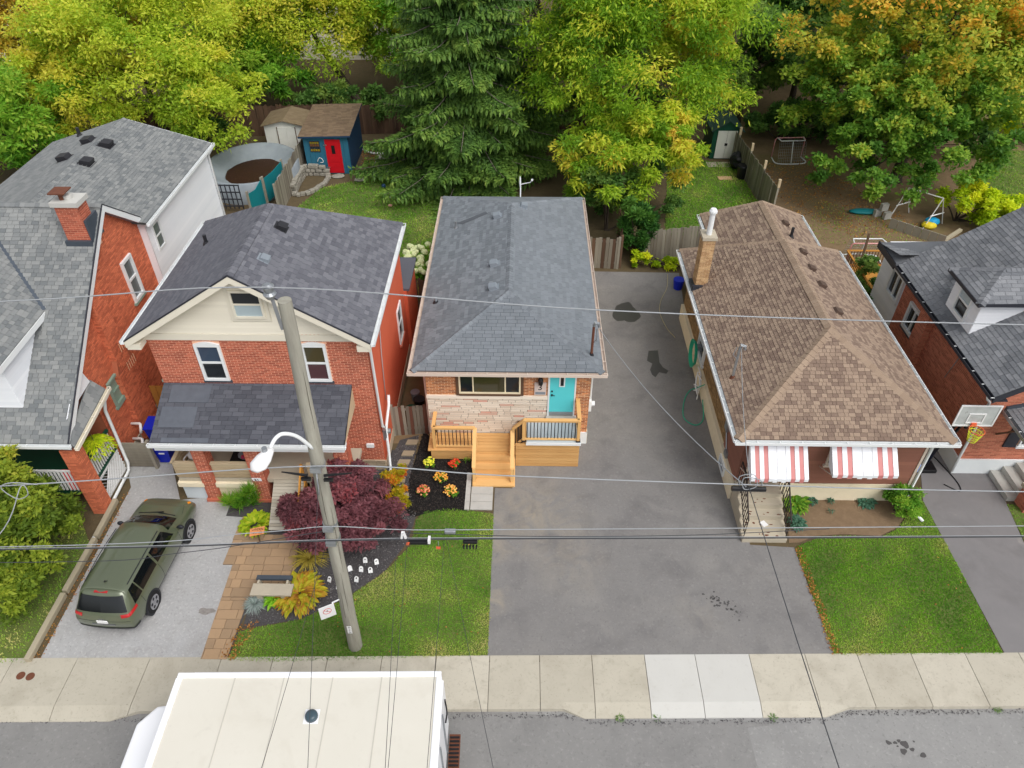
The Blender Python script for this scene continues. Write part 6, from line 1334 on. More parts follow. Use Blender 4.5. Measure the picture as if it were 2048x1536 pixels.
for i, (x, y, mt, lb) in enumerate(((21.0, 33.3, 'ink_red', 'red toy on the ground by the A-frame'), (22.3, 33.0, 'plastic_white', 'white plastic piece on the ground by the hedge'), (18.6, 36.9, 'teal_tarp', 'blue kayak-like toy under the maple'))): tag(MB().ball((x, y, .12), (.16 if i < 2 else .9, .12 if i < 2 else .3, .12), 9, 6).build('yard_toy', MATS[mt], None, loc=(x, y, 0), smooth=True), lb, 'toy')
for i, (x, y, z) in enumerate(((19.2, 36.6, .2), (19.6, 36.3, .2), (19.4, 36.5, .6))): tag(MB().obox((x - .2, y - .15, z - .2), (.38, .1, 0), (-.05, .2, 0), (0, 0, .38)).build('concrete_block', MATS['concrete_grey'], None, loc=(x, y, 0)), ('left grey concrete block under the maple edge', 'right grey concrete block under the maple edge', 'grey concrete block on top of the other two')[i], 'block', 'concrete blocks')
# far houses showing between the trees
for i, (x, y, w, h, mw, mr, lb) in enumerate(((-15.5, 63, 9, 4.2, 'cream_siding', 'shingle_h1', 'far beige house behind the leaning tree'), (3, 84, 11, 5, 'white_siding', 'shingle_dark', 'far white house beyond the locust'), (38, 66, 10, 5, 'brick_h5', 'shingle_h5', 'far brick house behind the hedges'), (-44, 60, 10, 5, 'white_siding', 'shingle_h1', 'far grey house at the left behind yellow trees'))):
    f = thing('far_house', lb, 'house', (x, y, 0), group='houses behind the back yards')
    MB().prism([(x - w / 2, y, 0), (x + w / 2, y, 0), (x + w / 2, y, h), (x, y, h + 2), (x - w / 2, y, h)], (0, 8, 0)).build('wall', MATS[mw], f)
    for s in (-1, 1): MB().prism([(x, y - .4, h + 2.1), (x + s * (w / 2 + .4), y - .4, h - .1), (x + s * (w / 2 + .4), y + 8.4, h - .1), (x, y + 8.4, h + 2.1)], (0, 0, .12)).build('roof', MATS[mr], f)
    for k in (-1, 1): window(f, (x + k * w * .25 - .6, y, 1.4), (1, 0, 0), 1.2, 1.4, 'white_metal')

# ================================================================ foliage
def crown(parent, name, mat, blobs, nclump, per, L, W, seed, droop=.35, tone=(.2, .75), top=.15, shell=.55, cr=.24, flat=.8, lump=.22):
    """leaf clumps through the volume of several ellipsoids (cx,cy,cz,rx,ry,rz): every leaf its own small face"""
    g = np.random.default_rng(seed); cs, rs, tn = [], [], []
    vol = np.array([b[3] * b[4] * b[5] for b in blobs]); cnt = np.maximum(3, (nclump * vol ** .67 / (vol ** .67).sum()).astype(int))
    zlo = min(b[2] - b[5] for b in blobs); zhi = max(b[2] + b[5] for b in blobs)
    for b, k in zip(blobs, cnt):
        d = g.normal(0, 1, (k, 3)); d /= np.linalg.norm(d, axis=1, keepdims=True); d[:, 2] = np.where(d[:, 2] < -.55, -d[:, 2], d[:, 2])
        r = (shell + (1 - shell) * g.random(k) ** .6) * (1 + lump * np.sin(d[:, 0] * 3 + seed) * np.cos(d[:, 1] * 4 + d[:, 2] * 3 + seed * 2))
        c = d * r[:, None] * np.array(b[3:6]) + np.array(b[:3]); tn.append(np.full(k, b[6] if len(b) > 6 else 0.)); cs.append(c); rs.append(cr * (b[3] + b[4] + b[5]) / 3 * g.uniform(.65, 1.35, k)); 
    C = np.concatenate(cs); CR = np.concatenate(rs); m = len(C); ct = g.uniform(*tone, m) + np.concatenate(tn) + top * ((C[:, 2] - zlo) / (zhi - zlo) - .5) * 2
    C[:, 2] = np.maximum(C[:, 2], .5 * CR)
    idx = np.repeat(np.arange(m), per); n = len(idx)
    d = g.normal(0, 1, (n, 3)); d /= np.linalg.norm(d, axis=1, keepdims=True); d[:, 2] = np.where((d[:, 2] < -.2) & (g.random(n) < .7), -d[:, 2], d[:, 2])
    rr = g.random(n) ** .45
    sub = np.sin(d[:, 0] * 7 + idx * 1.3) * np.sin(d[:, 1] * 7 + idx * 2.1) * np.sin(d[:, 2] * 6 + idx)
    P = C[idx] + d * (CR[idx] * rr * (1 + .35 * sub))[:, None] * np.array([1, 1, flat])
    P[:, 2] = np.maximum(P[:, 2], .04)
    D = d * .4 + g.normal(0, .6, (n, 3)) * np.array([1, 1, .6]) + np.array([0, 0, -droop * .7]); S = (g.normal(0, 1, (n, 3)) + np.cross(d, D) * .5) * np.array([1, 1, .4])
    t = np.clip(ct[idx] + g.normal(0, .1, n), 0, 1)
    o = leafmesh(name, P, D, S, L * g.uniform(.4, 1.5, n), W * g.uniform(.5, 1.4, n), t, mat, parent)
    return o, C
def wood(parent, base, C, h0, r, seed, nb=14, mat='bark', lean=(0, 0), top=None):
    g = random.Random(seed); base = Vector(base); ctr = Vector(C.mean(0)); m = MB()
    tp = Vector((base.x + lean[0], base.y + lean[1], h0)); tt = Vector(top) if top else Vector((ctr.x, ctr.y, C[:, 2].max() * .85))
    ax = curve([base, base.lerp(tp, .5) + Vector((g.uniform(-.1, .1), 0, 0)), tp, tp.lerp(tt, .5), tt], 5); k = len(ax)
    m.tube(ax, [max(.02, r * (1 - .93 * i / (k - 1)) * (1.25 if i == 0 else 1)) for i in range(k)], 9)
    for i in g.sample(range(len(C)), min(nb, len(C))):
        c = Vector(C[i]); j = min(k - 2, max(int(k * .3), int(k * (.25 + .55 * (c.z / max(1., tt.z))))))
        a = ax[j]; mid = a.lerp(c, .5) + Vector((0, 0, g.uniform(0, .5))); rb = r * .35 * (1 - j / k) + .03
        m.tube(curve([a, mid, c], 4), [rb * (1 - .85 * q / 8) for q in range(9)], 6)
    m.build('trunk', MATS[mat], parent, smooth=True)
def tree(name, label, base, blobs, mat, nclump, per, L, W, seed, r=.25, h0=3., group=None, cat='tree', barkm='bark', lean=(0, 0), nb=16, **k):
    t = thing(name, label, cat, (base[0], base[1], 0), group=group)
    o, C = crown(t, 'crown', mat, blobs, nclump, per, L, W, seed, **k)
    wood(t, (base[0], base[1], -.05), C, h0, r, seed, nb, barkm, lean)
    return t
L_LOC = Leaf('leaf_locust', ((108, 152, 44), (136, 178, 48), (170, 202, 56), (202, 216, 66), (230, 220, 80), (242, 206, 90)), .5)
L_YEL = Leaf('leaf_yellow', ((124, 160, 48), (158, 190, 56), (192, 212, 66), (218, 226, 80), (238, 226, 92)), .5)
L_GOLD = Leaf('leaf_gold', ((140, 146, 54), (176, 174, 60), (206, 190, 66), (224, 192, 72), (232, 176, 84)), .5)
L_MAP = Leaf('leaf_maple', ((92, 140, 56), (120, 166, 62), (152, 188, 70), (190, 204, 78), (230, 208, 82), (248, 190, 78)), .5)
L_DGR = Leaf('leaf_dark', ((68, 104, 54), (88, 128, 62), (108, 150, 72), (130, 166, 80), (152, 176, 84)), .5)
L_MGR = Leaf('leaf_mid', ((84, 136, 44), (108, 166, 52), (136, 188, 62), (166, 200, 72), (196, 208, 82)), .5)
L_SPR = Leaf('leaf_spruce', ((66, 98, 46), (86, 122, 54), (108, 144, 62), (130, 160, 70), (150, 168, 78)), .3)
L_CED = Leaf('leaf_cedar', ((39, 79, 33), (57, 103, 41), (77, 125, 48), (101, 143, 55)), .2)
L_RED = Leaf('leaf_red', ((104, 66, 72), (128, 80, 88), (148, 94, 102), (164, 106, 112), (178, 88, 94)), .5)
L_FRONT = Leaf('leaf_front', ((104, 130, 46), (134, 158, 54), (162, 180, 62), (190, 198, 72), (212, 194, 78), (212, 170, 78)), .5)
L_LIME = Leaf('leaf_lime', ((140, 176, 26), (182, 209, 33), (217, 231, 44), (242, 235, 57)), .4)
# ---- spruce with drooping sprays
def spruce(label, x, y, H, Rr, seed, z0=.6):
    t = thing('spruce_tree', label, 'tree', (x, y, 0)); g = np.random.default_rng(seed); P, D, S, L, W, T = [], [], [], [], [], []; br = MB()
    br.tube([(x, y, 0), (x, y, H * .5), (x, y, H)], [.36, .22, .03], 10)
    z = z0
    while z < H - .4:
        k = int(g.integers(6, 9)); a0 = g.uniform(0, 6.28)
        for i in range(k):
            a = a0 + 6.2832 * i / k + g.normal(0, .28); bl = Rr * (1 - z / H) ** .75 * g.uniform(.55, 1.18) + .2; zj = g.normal(0, .2); sg_ = g.uniform(.18, .42); dx, dy = math.cos(a), math.sin(a); bt = g.uniform(.1, .7)
            def bp(t_): return np.array([x + dx * bl * t_, y + dy * bl * t_, z + zj + bl * (-sg_ * t_ + .16 * t_ ** 2.5)])
            if bl > 1.2: br.tube([tuple(bp(q)) for q in (0, .35, .7, .97)], [.05, .035, .02, .008], 5)
            ns = int(bl * 4.3) + 3
            for s in range(ns):
                tt = .12 + .88 * (s + g.random()) / ns; b_ = bp(tt)
                for sd_ in (-1, 1):
                    sl_ = (.42 * bl * (1 - tt) + .28) * g.uniform(.7, 1.2); q = np.array([-dy * sd_ + dx * .75, dx * sd_ + dy * .75, -.12]); q /= np.linalg.norm(q); nn = int(sl_ * 5.6) + 2
                    for u in range(nn):
                        w = (u + g.random()) / nn; p = b_ + q * sl_ * w + np.array([0, 0, -.12 * sl_ * w])
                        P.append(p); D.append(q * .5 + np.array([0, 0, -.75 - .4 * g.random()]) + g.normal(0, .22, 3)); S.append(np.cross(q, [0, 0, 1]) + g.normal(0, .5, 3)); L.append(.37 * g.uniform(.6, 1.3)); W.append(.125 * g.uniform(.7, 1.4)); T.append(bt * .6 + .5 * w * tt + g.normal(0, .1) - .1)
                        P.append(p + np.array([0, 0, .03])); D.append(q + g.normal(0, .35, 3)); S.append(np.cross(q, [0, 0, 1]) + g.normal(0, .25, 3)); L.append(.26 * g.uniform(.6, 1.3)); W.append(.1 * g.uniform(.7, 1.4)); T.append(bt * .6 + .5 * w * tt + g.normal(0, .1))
        z += .34 + .03 * z * .3
    leafmesh('crown', np.array(P), np.array(D), np.array(S), np.array(L), np.array(W), np.clip(np.array(T), 0, 1), L_SPR, t)
    br.build('trunk', MATS['bark_pale'], t, smooth=True)
    return t
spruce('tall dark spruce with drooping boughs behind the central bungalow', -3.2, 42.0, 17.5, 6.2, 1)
# ---- the big trees
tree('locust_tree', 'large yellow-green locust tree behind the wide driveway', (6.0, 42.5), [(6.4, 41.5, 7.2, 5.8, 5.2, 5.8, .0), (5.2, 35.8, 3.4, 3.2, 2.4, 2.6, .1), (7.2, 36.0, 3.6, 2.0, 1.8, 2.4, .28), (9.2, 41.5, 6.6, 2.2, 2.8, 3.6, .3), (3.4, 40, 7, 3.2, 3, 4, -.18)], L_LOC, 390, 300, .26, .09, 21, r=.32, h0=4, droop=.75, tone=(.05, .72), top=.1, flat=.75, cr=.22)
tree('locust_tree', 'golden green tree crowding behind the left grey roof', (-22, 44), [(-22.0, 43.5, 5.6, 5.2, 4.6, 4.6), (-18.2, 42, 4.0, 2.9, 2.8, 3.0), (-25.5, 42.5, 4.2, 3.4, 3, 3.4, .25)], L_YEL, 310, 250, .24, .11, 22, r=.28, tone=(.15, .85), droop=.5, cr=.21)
tree('ash_tree', 'thin orange-gold tree with bare twigs at the top left', (-28.5, 48.5), [(-27.8, 47.2, 7.2, 5.8, 4.0, 5.2), (-34, 48, 5, 5, 5, 5)], L_GOLD, 260, 170, .28, .12, 23, r=.4, h0=5, nb=60, tone=(.2, .9), shell=.3, barkm='bark_pale')
tree('green_tree', 'bright green tree at the left edge behind the grey roof', (-27.5, 40), [(-27.6, 39.5, 3.4, 3.4, 3.2, 3.2), (-31, 42, 3, 4, 3, 3)], L_MGR, 80, 260, .34, .13, 24, r=.18, h0=2, tone=(.2, .85))
tree('leaning_tree', 'bright yellow tree with dark leaning trunk behind the blue shed', (-10.6, 50.5), [(-15.0, 51.6, 5.6, 5.4, 3.8, 4.0), (-11.0, 52.6, 6.0, 3.6, 3.0, 3.4), (-18.0, 52, 4.4, 3, 2.4, 2.6)], L_YEL, 270, 240, .25, .12, 25, r=.3, h0=4.6, lean=(-3.2, 1.5), tone=(.25, .95), droop=.4)
tree('green_tree', 'low spreading green tree overhanging the dark back fence', (-19, 49.5), [(-18.6, 48.8, 3.6, 3.4, 2.4, 1.9), (-16.2, 48.6, 3.0, 2.2, 1.8, 1.4)], L_MGR, 60, 280, .34, .11, 26, r=.16, h0=2.2, tone=(.1, .8))
tree('dark_tree', 'dark green tree between the two yellow trees at upper left', (-21, 60), [(-20.5, 59, 8, 3.8, 4, 7)], L_DGR, 80, 220, .4, .18, 27, r=.3, h0=5, tone=(.0, .6))
tree('shade_tree', 'mid-green tree standing between the yellow tree and the spruce', (-8.2, 53), [(-8.0, 52.5, 5.0, 3.2, 3, 4.4)], L_MGR, 70, 230, .36, .13, 28, r=.2, tone=(.2, .9))
tree('shade_tree', 'green locust standing behind the spruce top', (1.5, 52), [(1.4, 51, 8, 4.4, 4, 5), (-1, 56, 8, 4, 4, 5)], L_LOC, 90, 240, .42, .09, 29, r=.25, droop=.7, tone=(.0, .45))
tree('dark_tree', 'dense blue-green small tree over the end of the tall-post fence', (14.6, 50), [(14.5, 49.6, 4.0, 2.7, 2.6, 3.4), (16.6, 50.6, 3.2, 2.2, 2, 2.6)], L_DGR, 70, 270, .3, .13, 30, r=.18, h0=2, tone=(.25, .95))
tree('shade_tree', 'bright green tall tree at the top between locust and maple', (15.2, 60), [(15.0, 59, 6.6, 4.0, 4, 6)], L_MGR, 90, 230, .38, .15, 31, r=.28, h0=4, tone=(.15, .8))
tree('dark_tree', 'dark feathery tall tree left of the big maple', (21, 62), [(20.5, 60, 6.5, 3.2, 3.4, 6), (18.5, 56, 4, 2.6, 2.4, 4)], L_DGR, 90, 230, .4, .1, 32, r=.3, h0=4, tone=(.2, .85), droop=.6)
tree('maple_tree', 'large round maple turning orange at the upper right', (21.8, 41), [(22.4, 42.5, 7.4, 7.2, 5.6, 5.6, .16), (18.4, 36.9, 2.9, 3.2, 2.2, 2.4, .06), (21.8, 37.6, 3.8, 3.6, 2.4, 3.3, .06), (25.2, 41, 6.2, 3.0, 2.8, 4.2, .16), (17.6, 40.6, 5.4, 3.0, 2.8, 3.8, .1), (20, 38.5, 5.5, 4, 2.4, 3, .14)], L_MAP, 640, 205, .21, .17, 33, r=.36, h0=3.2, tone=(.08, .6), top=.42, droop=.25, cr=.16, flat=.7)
for i, (nm, lb, x, y, mt, a, b) in enumerate((('shade_tree', 'pale green tree peeping between spruce and blue shed', -6.5, 60, L_LOC, 4.5, 4.6), ('shade_tree', 'yellow-green tree far behind the locust', 8.5, 57, L_LOC, 5, 5), ('dark_tree', 'deep green tree behind the maple on the right', 28, 56, L_DGR, 5, 4.6), ('shade_tree', 'light green tree far right behind the hedges', 38, 58, L_MGR, 5, 4.6), ('shade_tree', 'green tree behind the golden left tree', -24, 62, L_YEL, 5, 5), ('dark_tree', 'blue-green tree behind the hockey goal', 19, 53, L_DGR, 3.6, 4))):
    tree(nm, lb, (x, y), [(x, y, b + 1, a, a * .9, b)], mt, 90, 150, .38, .19, 400 + i, r=.25, nb=8, tone=(.1, .8))
# low shrubs and hedges
def shrub(name, label, blobs, mat, nclump, per, L, W, seed, cat='shrub', group=None, nb=8, r=.05, **k):
    c = blobs[0]; t = thing(name, label, cat, (c[0], c[1], 0), group=group)
    o, C = crown(t, 'foliage', mat, blobs, nclump, per, L, W, seed, **k); g = random.Random(seed); m = MB()
    for i in g.sample(range(len(C)), min(nb, len(C))): m.tube(curve([(c[0] + g.uniform(-.08, .08), c[1] + g.uniform(-.08, .08), -.03), (c[0] * .5 + C[i][0] * .5, c[1] * .5 + C[i][1] * .5, C[i][2] * .6), tuple(C[i])], 3), [r, r * .85, r * .7, r * .6, r * .5, r * .4, r * .3], 5)
    m.build('stem', MATS['bark'], t); return t
shrub('dark_shrub', 'dense dark green shrub behind the right corner of the bungalow', [(4.4, 34.8, 1.9, 1.7, 1.4, 1.9), (7.2, 36.4, 1.6, 1.4, 1.2, 1.6), (3.4, 36.5, 1.6, 1.3, 1.2, 1.6)], L_DGR, 60, 280, .2, .12, 41, tone=(.2, .9))
shrub('cedar_shrub', 'upright dark cedar at the end of the driveway', [(5.55, 32.2, 1.5, .75, .7, 1.5), (6.1, 32.6, 1.1, .55, .5, 1.1)], L_CED, 46, 300, .24, .06, 42, tone=(.1, .9), droop=-.5)
shrub('hedge', 'rounded yellow-green hedge in front of the maple trunk', [(23.2, 36.2, 1.0, 1.2, 1.2, 1.15), (24.3, 34.8, 1.0, 1.3, 1.2, 1.15), (25.6, 33.6, 1.0, 1.3, 1.2, 1.1)], L_LIME, 80, 230, .17, .11, 43, cat='hedge')
shrub('hedge', 'long bright hedge at the far right edge', [(32.5, 47, 1.1, 2.4, 1.3, 1.3), (36.5, 47.2, 1.1, 2.6, 1.3, 1.3)], L_LIME, 70, 260, .24, .14, 44, cat='hedge', tone=(.0, .7))
shrub('hedge', 'far clipped hedge behind the long bright hedge', [(35, 56, 1.0, 4, 1.2, 1.2)], L_MGR, 40, 220, .26, .16, 45, cat='hedge')
shrub('undergrowth', 'dark undergrowth below the trees beside the hockey goal', [(16.5, 47, .9, 2.6, 1.2, 1.3), (20, 46, .9, 2.4, 1.4, 1.3)], L_DGR, 46, 230, .26, .14, 46, tone=(.0, .7))
shrub('undergrowth', 'shadowed bushes behind the maple trunk', [(23, 46, 1.6, 3, 1.4, 1.8), (27, 45, 1.4, 2.4, 1.4, 1.6), (19.5, 48.5, 2.4, 2.6, 1.6, 2.4)], L_DGR, 90, 230, .26, .14, 146, tone=(.0, .8))
shrub('undergrowth', 'leafy bushes below the locust behind its trunk', [(4, 46.5, 1.6, 2.6, 1.2, 1.8), (8.4, 46.6, 1.5, 2.0, 1.2, 1.6)], L_DGR, 60, 230, .26, .14, 147, tone=(.1, .9))
shrub('undergrowth', 'ivy and shrubs along the dark fence by the blue shed', [(-13, 48.2, 1.6, 2.6, .9, 1.2), (-9.6, 48.4, 1.4, 1.6, .9, 1.3)], L_DGR, 46, 220, .24, .14, 47, tone=(.2, .9))
shrub('undergrowth', 'dark bush in the corner of the pool yard', [(-19.8, 45.6, .9, 1.0, .9, 1.0), (-21.5, 46, 1.2, 1.4, 1, 1.2)], L_DGR, 30, 220, .22, .12, 48, tone=(.0, .6))
shrub('vine', 'green vine climbing the deck behind the right house', [(15.2, 27.9, 1.3, .4, .9, 1.2), (14.7, 27.2, .7, .4, .5, .8)], L_DGR, 24, 200, .14, .09, 49, tone=(.2, .9))
shrub('weeds', 'green and yellow weeds along the back end of the driveway', [(7.2, 31.2, .2, .9, .35, .3), (5.7, 31.2, .35, .5, .35, .45)], L_LIME, 30, 130, .13, .07, 50, tone=(.0, .8))
# rows of trees beyond
rg = random.Random(77); ordn = ('leftmost', 'second', 'third', 'fourth', 'fifth', 'sixth', 'seventh', 'eighth', 'ninth', 'tenth', 'eleventh', 'twelfth', 'rightmost')
for i in range(13):
    x = -56 + 112 * (i + rg.uniform(-.2, .2)) / 12; y = 70 + rg.uniform(-3, 3) + (7 if abs(x + 15) < 6 else 0)
    rr = rg.uniform(4.6, 6); hz = rg.uniform(5, 7); mt, cn = rg.choice(((L_DGR, 'dark green'), (L_DGR, 'dark green'), (L_MGR, 'green'), (L_YEL, 'yellowing')))
    tree('distant_tree', cn + ' tree, ' + ordn[i] + (' ' if i in (0, 12) else ' from the left ') + 'in the belt behind the far houses', (x, y), [(x, y, hz, rr, rr, hz * .85)], mt, 50, 100, .7, .42, 300 + i, r=.25, nb=5, group='trees beyond the back yards', tone=(.0, .8))
# ---- front gardens
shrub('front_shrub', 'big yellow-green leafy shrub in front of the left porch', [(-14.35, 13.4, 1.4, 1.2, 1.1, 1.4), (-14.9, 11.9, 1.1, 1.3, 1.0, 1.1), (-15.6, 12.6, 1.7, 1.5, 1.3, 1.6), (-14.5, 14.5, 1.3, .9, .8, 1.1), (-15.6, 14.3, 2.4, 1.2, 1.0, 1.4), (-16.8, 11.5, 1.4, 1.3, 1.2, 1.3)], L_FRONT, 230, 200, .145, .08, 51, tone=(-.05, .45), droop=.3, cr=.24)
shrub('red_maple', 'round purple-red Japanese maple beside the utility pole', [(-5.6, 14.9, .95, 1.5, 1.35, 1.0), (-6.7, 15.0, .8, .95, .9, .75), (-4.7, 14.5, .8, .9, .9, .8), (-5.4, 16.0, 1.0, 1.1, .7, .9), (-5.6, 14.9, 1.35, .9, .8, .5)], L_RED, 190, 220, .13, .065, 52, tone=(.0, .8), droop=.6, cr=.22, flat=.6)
shrub('barberry', 'small yellow and orange shrub beside the red maple', [(-4.15, 16.6, .5, .45, .5, .5), (-4.05, 15.9, .4, .4, .45, .4)], Leaf('leaf_barb', ((150, 150, 30), (186, 170, 34), (206, 180, 40), (214, 130, 40), (196, 90, 50)), .4), 34, 150, .09, .05, 53, tone=(.0, .9))
shrub('boxwood', 'rounded green bush at the right corner of the brown bungalow', [(12.45, 15.95, .5, .6, .5, .55)], L_MGR, 34, 220, .08, .05, 54, tone=(.0, .6), cr=.3)
shrub('grass_clump', 'tall green grass clump at the foot of the porch wall', [(-9.35, 15.8, .22, .35, .2, .25), (-8.85, 15.85, .4, .2, .15, .42)], L_MGR, 20, 80, .32, .025, 55, tone=(.0, .7), droop=-1.2)
shrub('hydrangea', 'white-headed hydrangea bush beside the bungalow eave', [(-4.75, 29.3, .75, .85, 1.5, .8)], L_MGR, 26, 180, .16, .1, 56, tone=(.1, .7))
hyd = [o for o in bpy.data.objects if o.name.startswith('hydrangea')][0]; rg = random.Random(9)
for i in range(48):
    a = rg.uniform(0, 6.28); r_ = rg.random() ** .5; m = MB().ball((-4.75 + .85 * r_ * math.cos(a), 29.4 + 1.45 * r_ * math.sin(a), 1.4 + .3 * (1 - r_) + rg.uniform(-.1, .1)), rg.uniform(.12, .17), 9, 6); m.v = [(x + rg.uniform(-.012, .012), y + rg.uniform(-.012, .012), z + rg.uniform(-.012, .012)) for x, y, z in m.v]
    m.build('flower_head', M('hydrangea_white', (206, 216, 150), (226, 230, 190), rough=.8, ns=20, na=.8, bump=.6, bs=60), hyd)
shrub('ferny_plant', 'yellow plant with orange tips below the hydrangea', [(-4.75, 27.75, .5, .5, .5, .5)], Leaf('leaf_fern', ((140, 160, 30), (176, 186, 36), (206, 190, 44), (224, 170, 50)), .4), 18, 160, .14, .05, 57)
# hostas: broad arching leaves
def hosta(label, x, y, r, n, mat, seed, lw=.34, h=.4, tone=(.1, .9), name='hosta', spread=1.):
    t = thing(name, label, 'plant', (x, y, 0)); g = np.random.default_rng(seed); V, F, T = [], [], []
    for i in range(n):
        a = g.uniform(0, 6.28); ro = r * .55 * g.random() ** .7 * spread; L = r * g.uniform(.5, 1.1) * (1 - .42 * spread); el = g.uniform(.35, 1.15); w = L * lw * g.uniform(.8, 1.2); d = np.array([math.cos(a), math.sin(a), 0]); s = np.array([-d[1], d[0], 0]); tn = g.uniform(*tone); b = len(V)
        for j in range(5):
            q = j / 4; c = np.array([x, y, .02]) + d * ro + d * L * q * math.cos(el * .5) + np.array([0, 0, h * (math.sin(el) * q * 1.5 - .95 * q * q) * (1.0 - .3 * spread) + .3 * h * spread * (1 - ro / r)]); c[2] = max(c[2], .02); ww = w * (.12 + .88 * math.sin(math.pi * min(1, q * .86 + .12)) if j < 4 else .04)
            V += [c - s * ww / 2 + np.array([0, 0, .02 * ww]), c + np.array([0, 0, -.12 * ww]), c + s * ww / 2 + np.array([0, 0, .02 * ww])]
        for j in range(4):
            for e in (0, 1): F.append([b + j * 3 + e, b + j * 3 + e + 1, b + j * 3 + e + 4, b + j * 3 + e + 3]); T.append(np.clip(tn + g.normal(0, .05), 0, 1))
    npmesh('leaves', np.array(V), np.array(F), mat, t, np.array(T)); return t
L_HO = Leaf('leaf_hosta', ((110, 150, 30), (156, 186, 36), (190, 204, 46), (214, 216, 70)), .35)
L_HOY = Leaf('leaf_hosta_fading', ((130, 150, 36), (186, 186, 46), (206, 190, 54), (200, 150, 50), (160, 110, 56)), .35)
L_BLUE = Leaf('leaf_blue', ((120, 140, 130), (146, 162, 156), (170, 182, 178), (188, 196, 194)), .2)
L_TEAL = Leaf('leaf_teal', ((60, 104, 84), (84, 128, 104), (104, 146, 120)), .3)
p = (-8.51, 15.07); hosta('bright yellow-green hosta beside the plank ramp', p[0], p[1], .58, 190, L_HO, 61)
p = (-6.49, 12.49); hosta('large fading yellow hosta beside the stone bench', p[0], p[1], .8, 300, L_HOY, 62, h=.5, lw=.3)
p = (-7.2, 12.31); hosta('small bright lime hosta between bench and blue grass', p[0], p[1], .36, 150, Leaf('leaf_lime2', ((120, 190, 40), (150, 210, 50), (180, 222, 70)), .35), 63, h=.3)
p = (-7.72, 12.16); hosta('tuft of blue-grey fescue grass at the path edge', p[0], p[1], .42, 420, L_BLUE, 64, lw=.03, h=.42, spread=0., name='blue_fescue')
p = (-6.48, 13.78); hosta('straw-coloured ornamental grass under the red maple', p[0], p[1], .7, 260, Leaf('leaf_straw', ((150, 140, 50), (186, 168, 70), (206, 186, 90)), .3), 65, lw=.03, h=.6, spread=0., name='straw_grass')
p = (9.19, 16.18); hosta('green hosta at the right of the concrete steps', p[0], p[1], .5, 150, L_MGR, 66)
p = (8.97, 15.38); hosta('bluish sedum clump at the foot of the concrete steps', p[0], p[1], .34, 220, L_TEAL, 67, lw=.3, h=.4, name='sedum')
for i, (px_, lb) in enumerate((((9.75, 16.38), 'low green plant nearest the hosta in the bare bed'), ((10.37, 16.35), 'low green plant in the middle of the bare bed'), ((11.56, 16.35), 'wide low green plant near the boxwood in the bare bed'), ((10.26, 15.9), 'tiny seedling in the front of the bare bed'))): hosta(lb, px_[0], px_[1], (.24, .16, .36, .14)[i], (90, 50, 130, 20)[i], L_TEAL, 70 + i, lw=.4, h=.25, name='bed_plant')
# chrysanthemums in the black mulch
MUM = (('lemon yellow chrysanthemum in the black mulch', (-3.17, 17.83), ((226, 226, 60), (240, 236, 90), (210, 214, 50)), .2), ('red chrysanthemum in the black mulch', (-2.29, 17.77), ((222, 70, 36), (236, 96, 50), (200, 50, 30)), .2), ('golden orange chrysanthemum in the middle of the black mulch', (-2.71, 17.11), ((236, 170, 60), (246, 190, 90), (226, 150, 50)), .24), ('pinkish coral chrysanthemum at the front left of the black mulch', (-3.24, 16.51), ((226, 130, 90), (240, 170, 120), (206, 100, 70)), .22), ('pale orange chrysanthemum at the front right of the black mulch', (-2.32, 16.52), ((240, 176, 80), (248, 196, 110), (230, 156, 66)), .25))
for i, (lb, p, cs, r_) in enumerate(MUM):
    t = thing('chrysanthemum', lb, 'flower', (p[0], p[1], 0), group='chrysanthemums in the mulch'); rg = random.Random(i)
    crown(t, 'foliage', L_MGR, [(p[0], p[1], .13, r_ * .8, r_ * .8, .13)], 14, 40, .06, .03, 80 + i)
    for k_ in range(44):
        a = rg.uniform(0, 6.28); q = rg.random() ** .5 * r_; MB().ball((p[0] + q * math.cos(a), p[1] + q * math.sin(a), .2 + .1 * (1 - (q / r_) ** 2) + rg.uniform(-.02, .02)), (.036, .036, .022), 6, 4).build('bloom', M('bloom_%d_%d' % (i, k_ % 3), cs[k_ % 3], rough=.7, ns=30, na=.5, bump=0), t)
p = (-1.87, 18.01); hosta('small green seedling in the black mulch beside the steps', p[0], p[1], .16, 26, L_MGR, 90, lw=.25, h=.3, name='seedling')
# hanging fern under the left porch eave
FN = thing('hanging_fern', 'bright green fern hanging under the left porch eave', 'plant', (-13.6, 16.6, 2.3)); g = np.random.default_rng(5); n = 900; a = g.uniform(0, 6.28, n); q = g.random(n)
fx, fy, fz = -13.62, 16.55, 2.35
leafmesh('fronds', np.stack([fx + np.cos(a) * .5 * q, fy + np.sin(a) * .5 * q, fz + .25 * q - .6 * q ** 2], 1), np.stack([np.cos(a) + g.normal(0, .5, n), np.sin(a) + g.normal(0, .5, n), -.8 * q], 1), g.normal(0, 1, (n, 3)), np.full(n, .16), np.full(n, .04), g.uniform(.1, .9, n), L_LIME, FN)
MB().tube([(fx, fy, 2.1), (fx, fy, 2.32)], [.12, .18], 12).build('basket', MATS['bark'], FN); MB().tube([(fx, fy, 2.3), (fx, fy, 3.0)], .008, 5).build('hanger', MATS['wire_black'], FN)
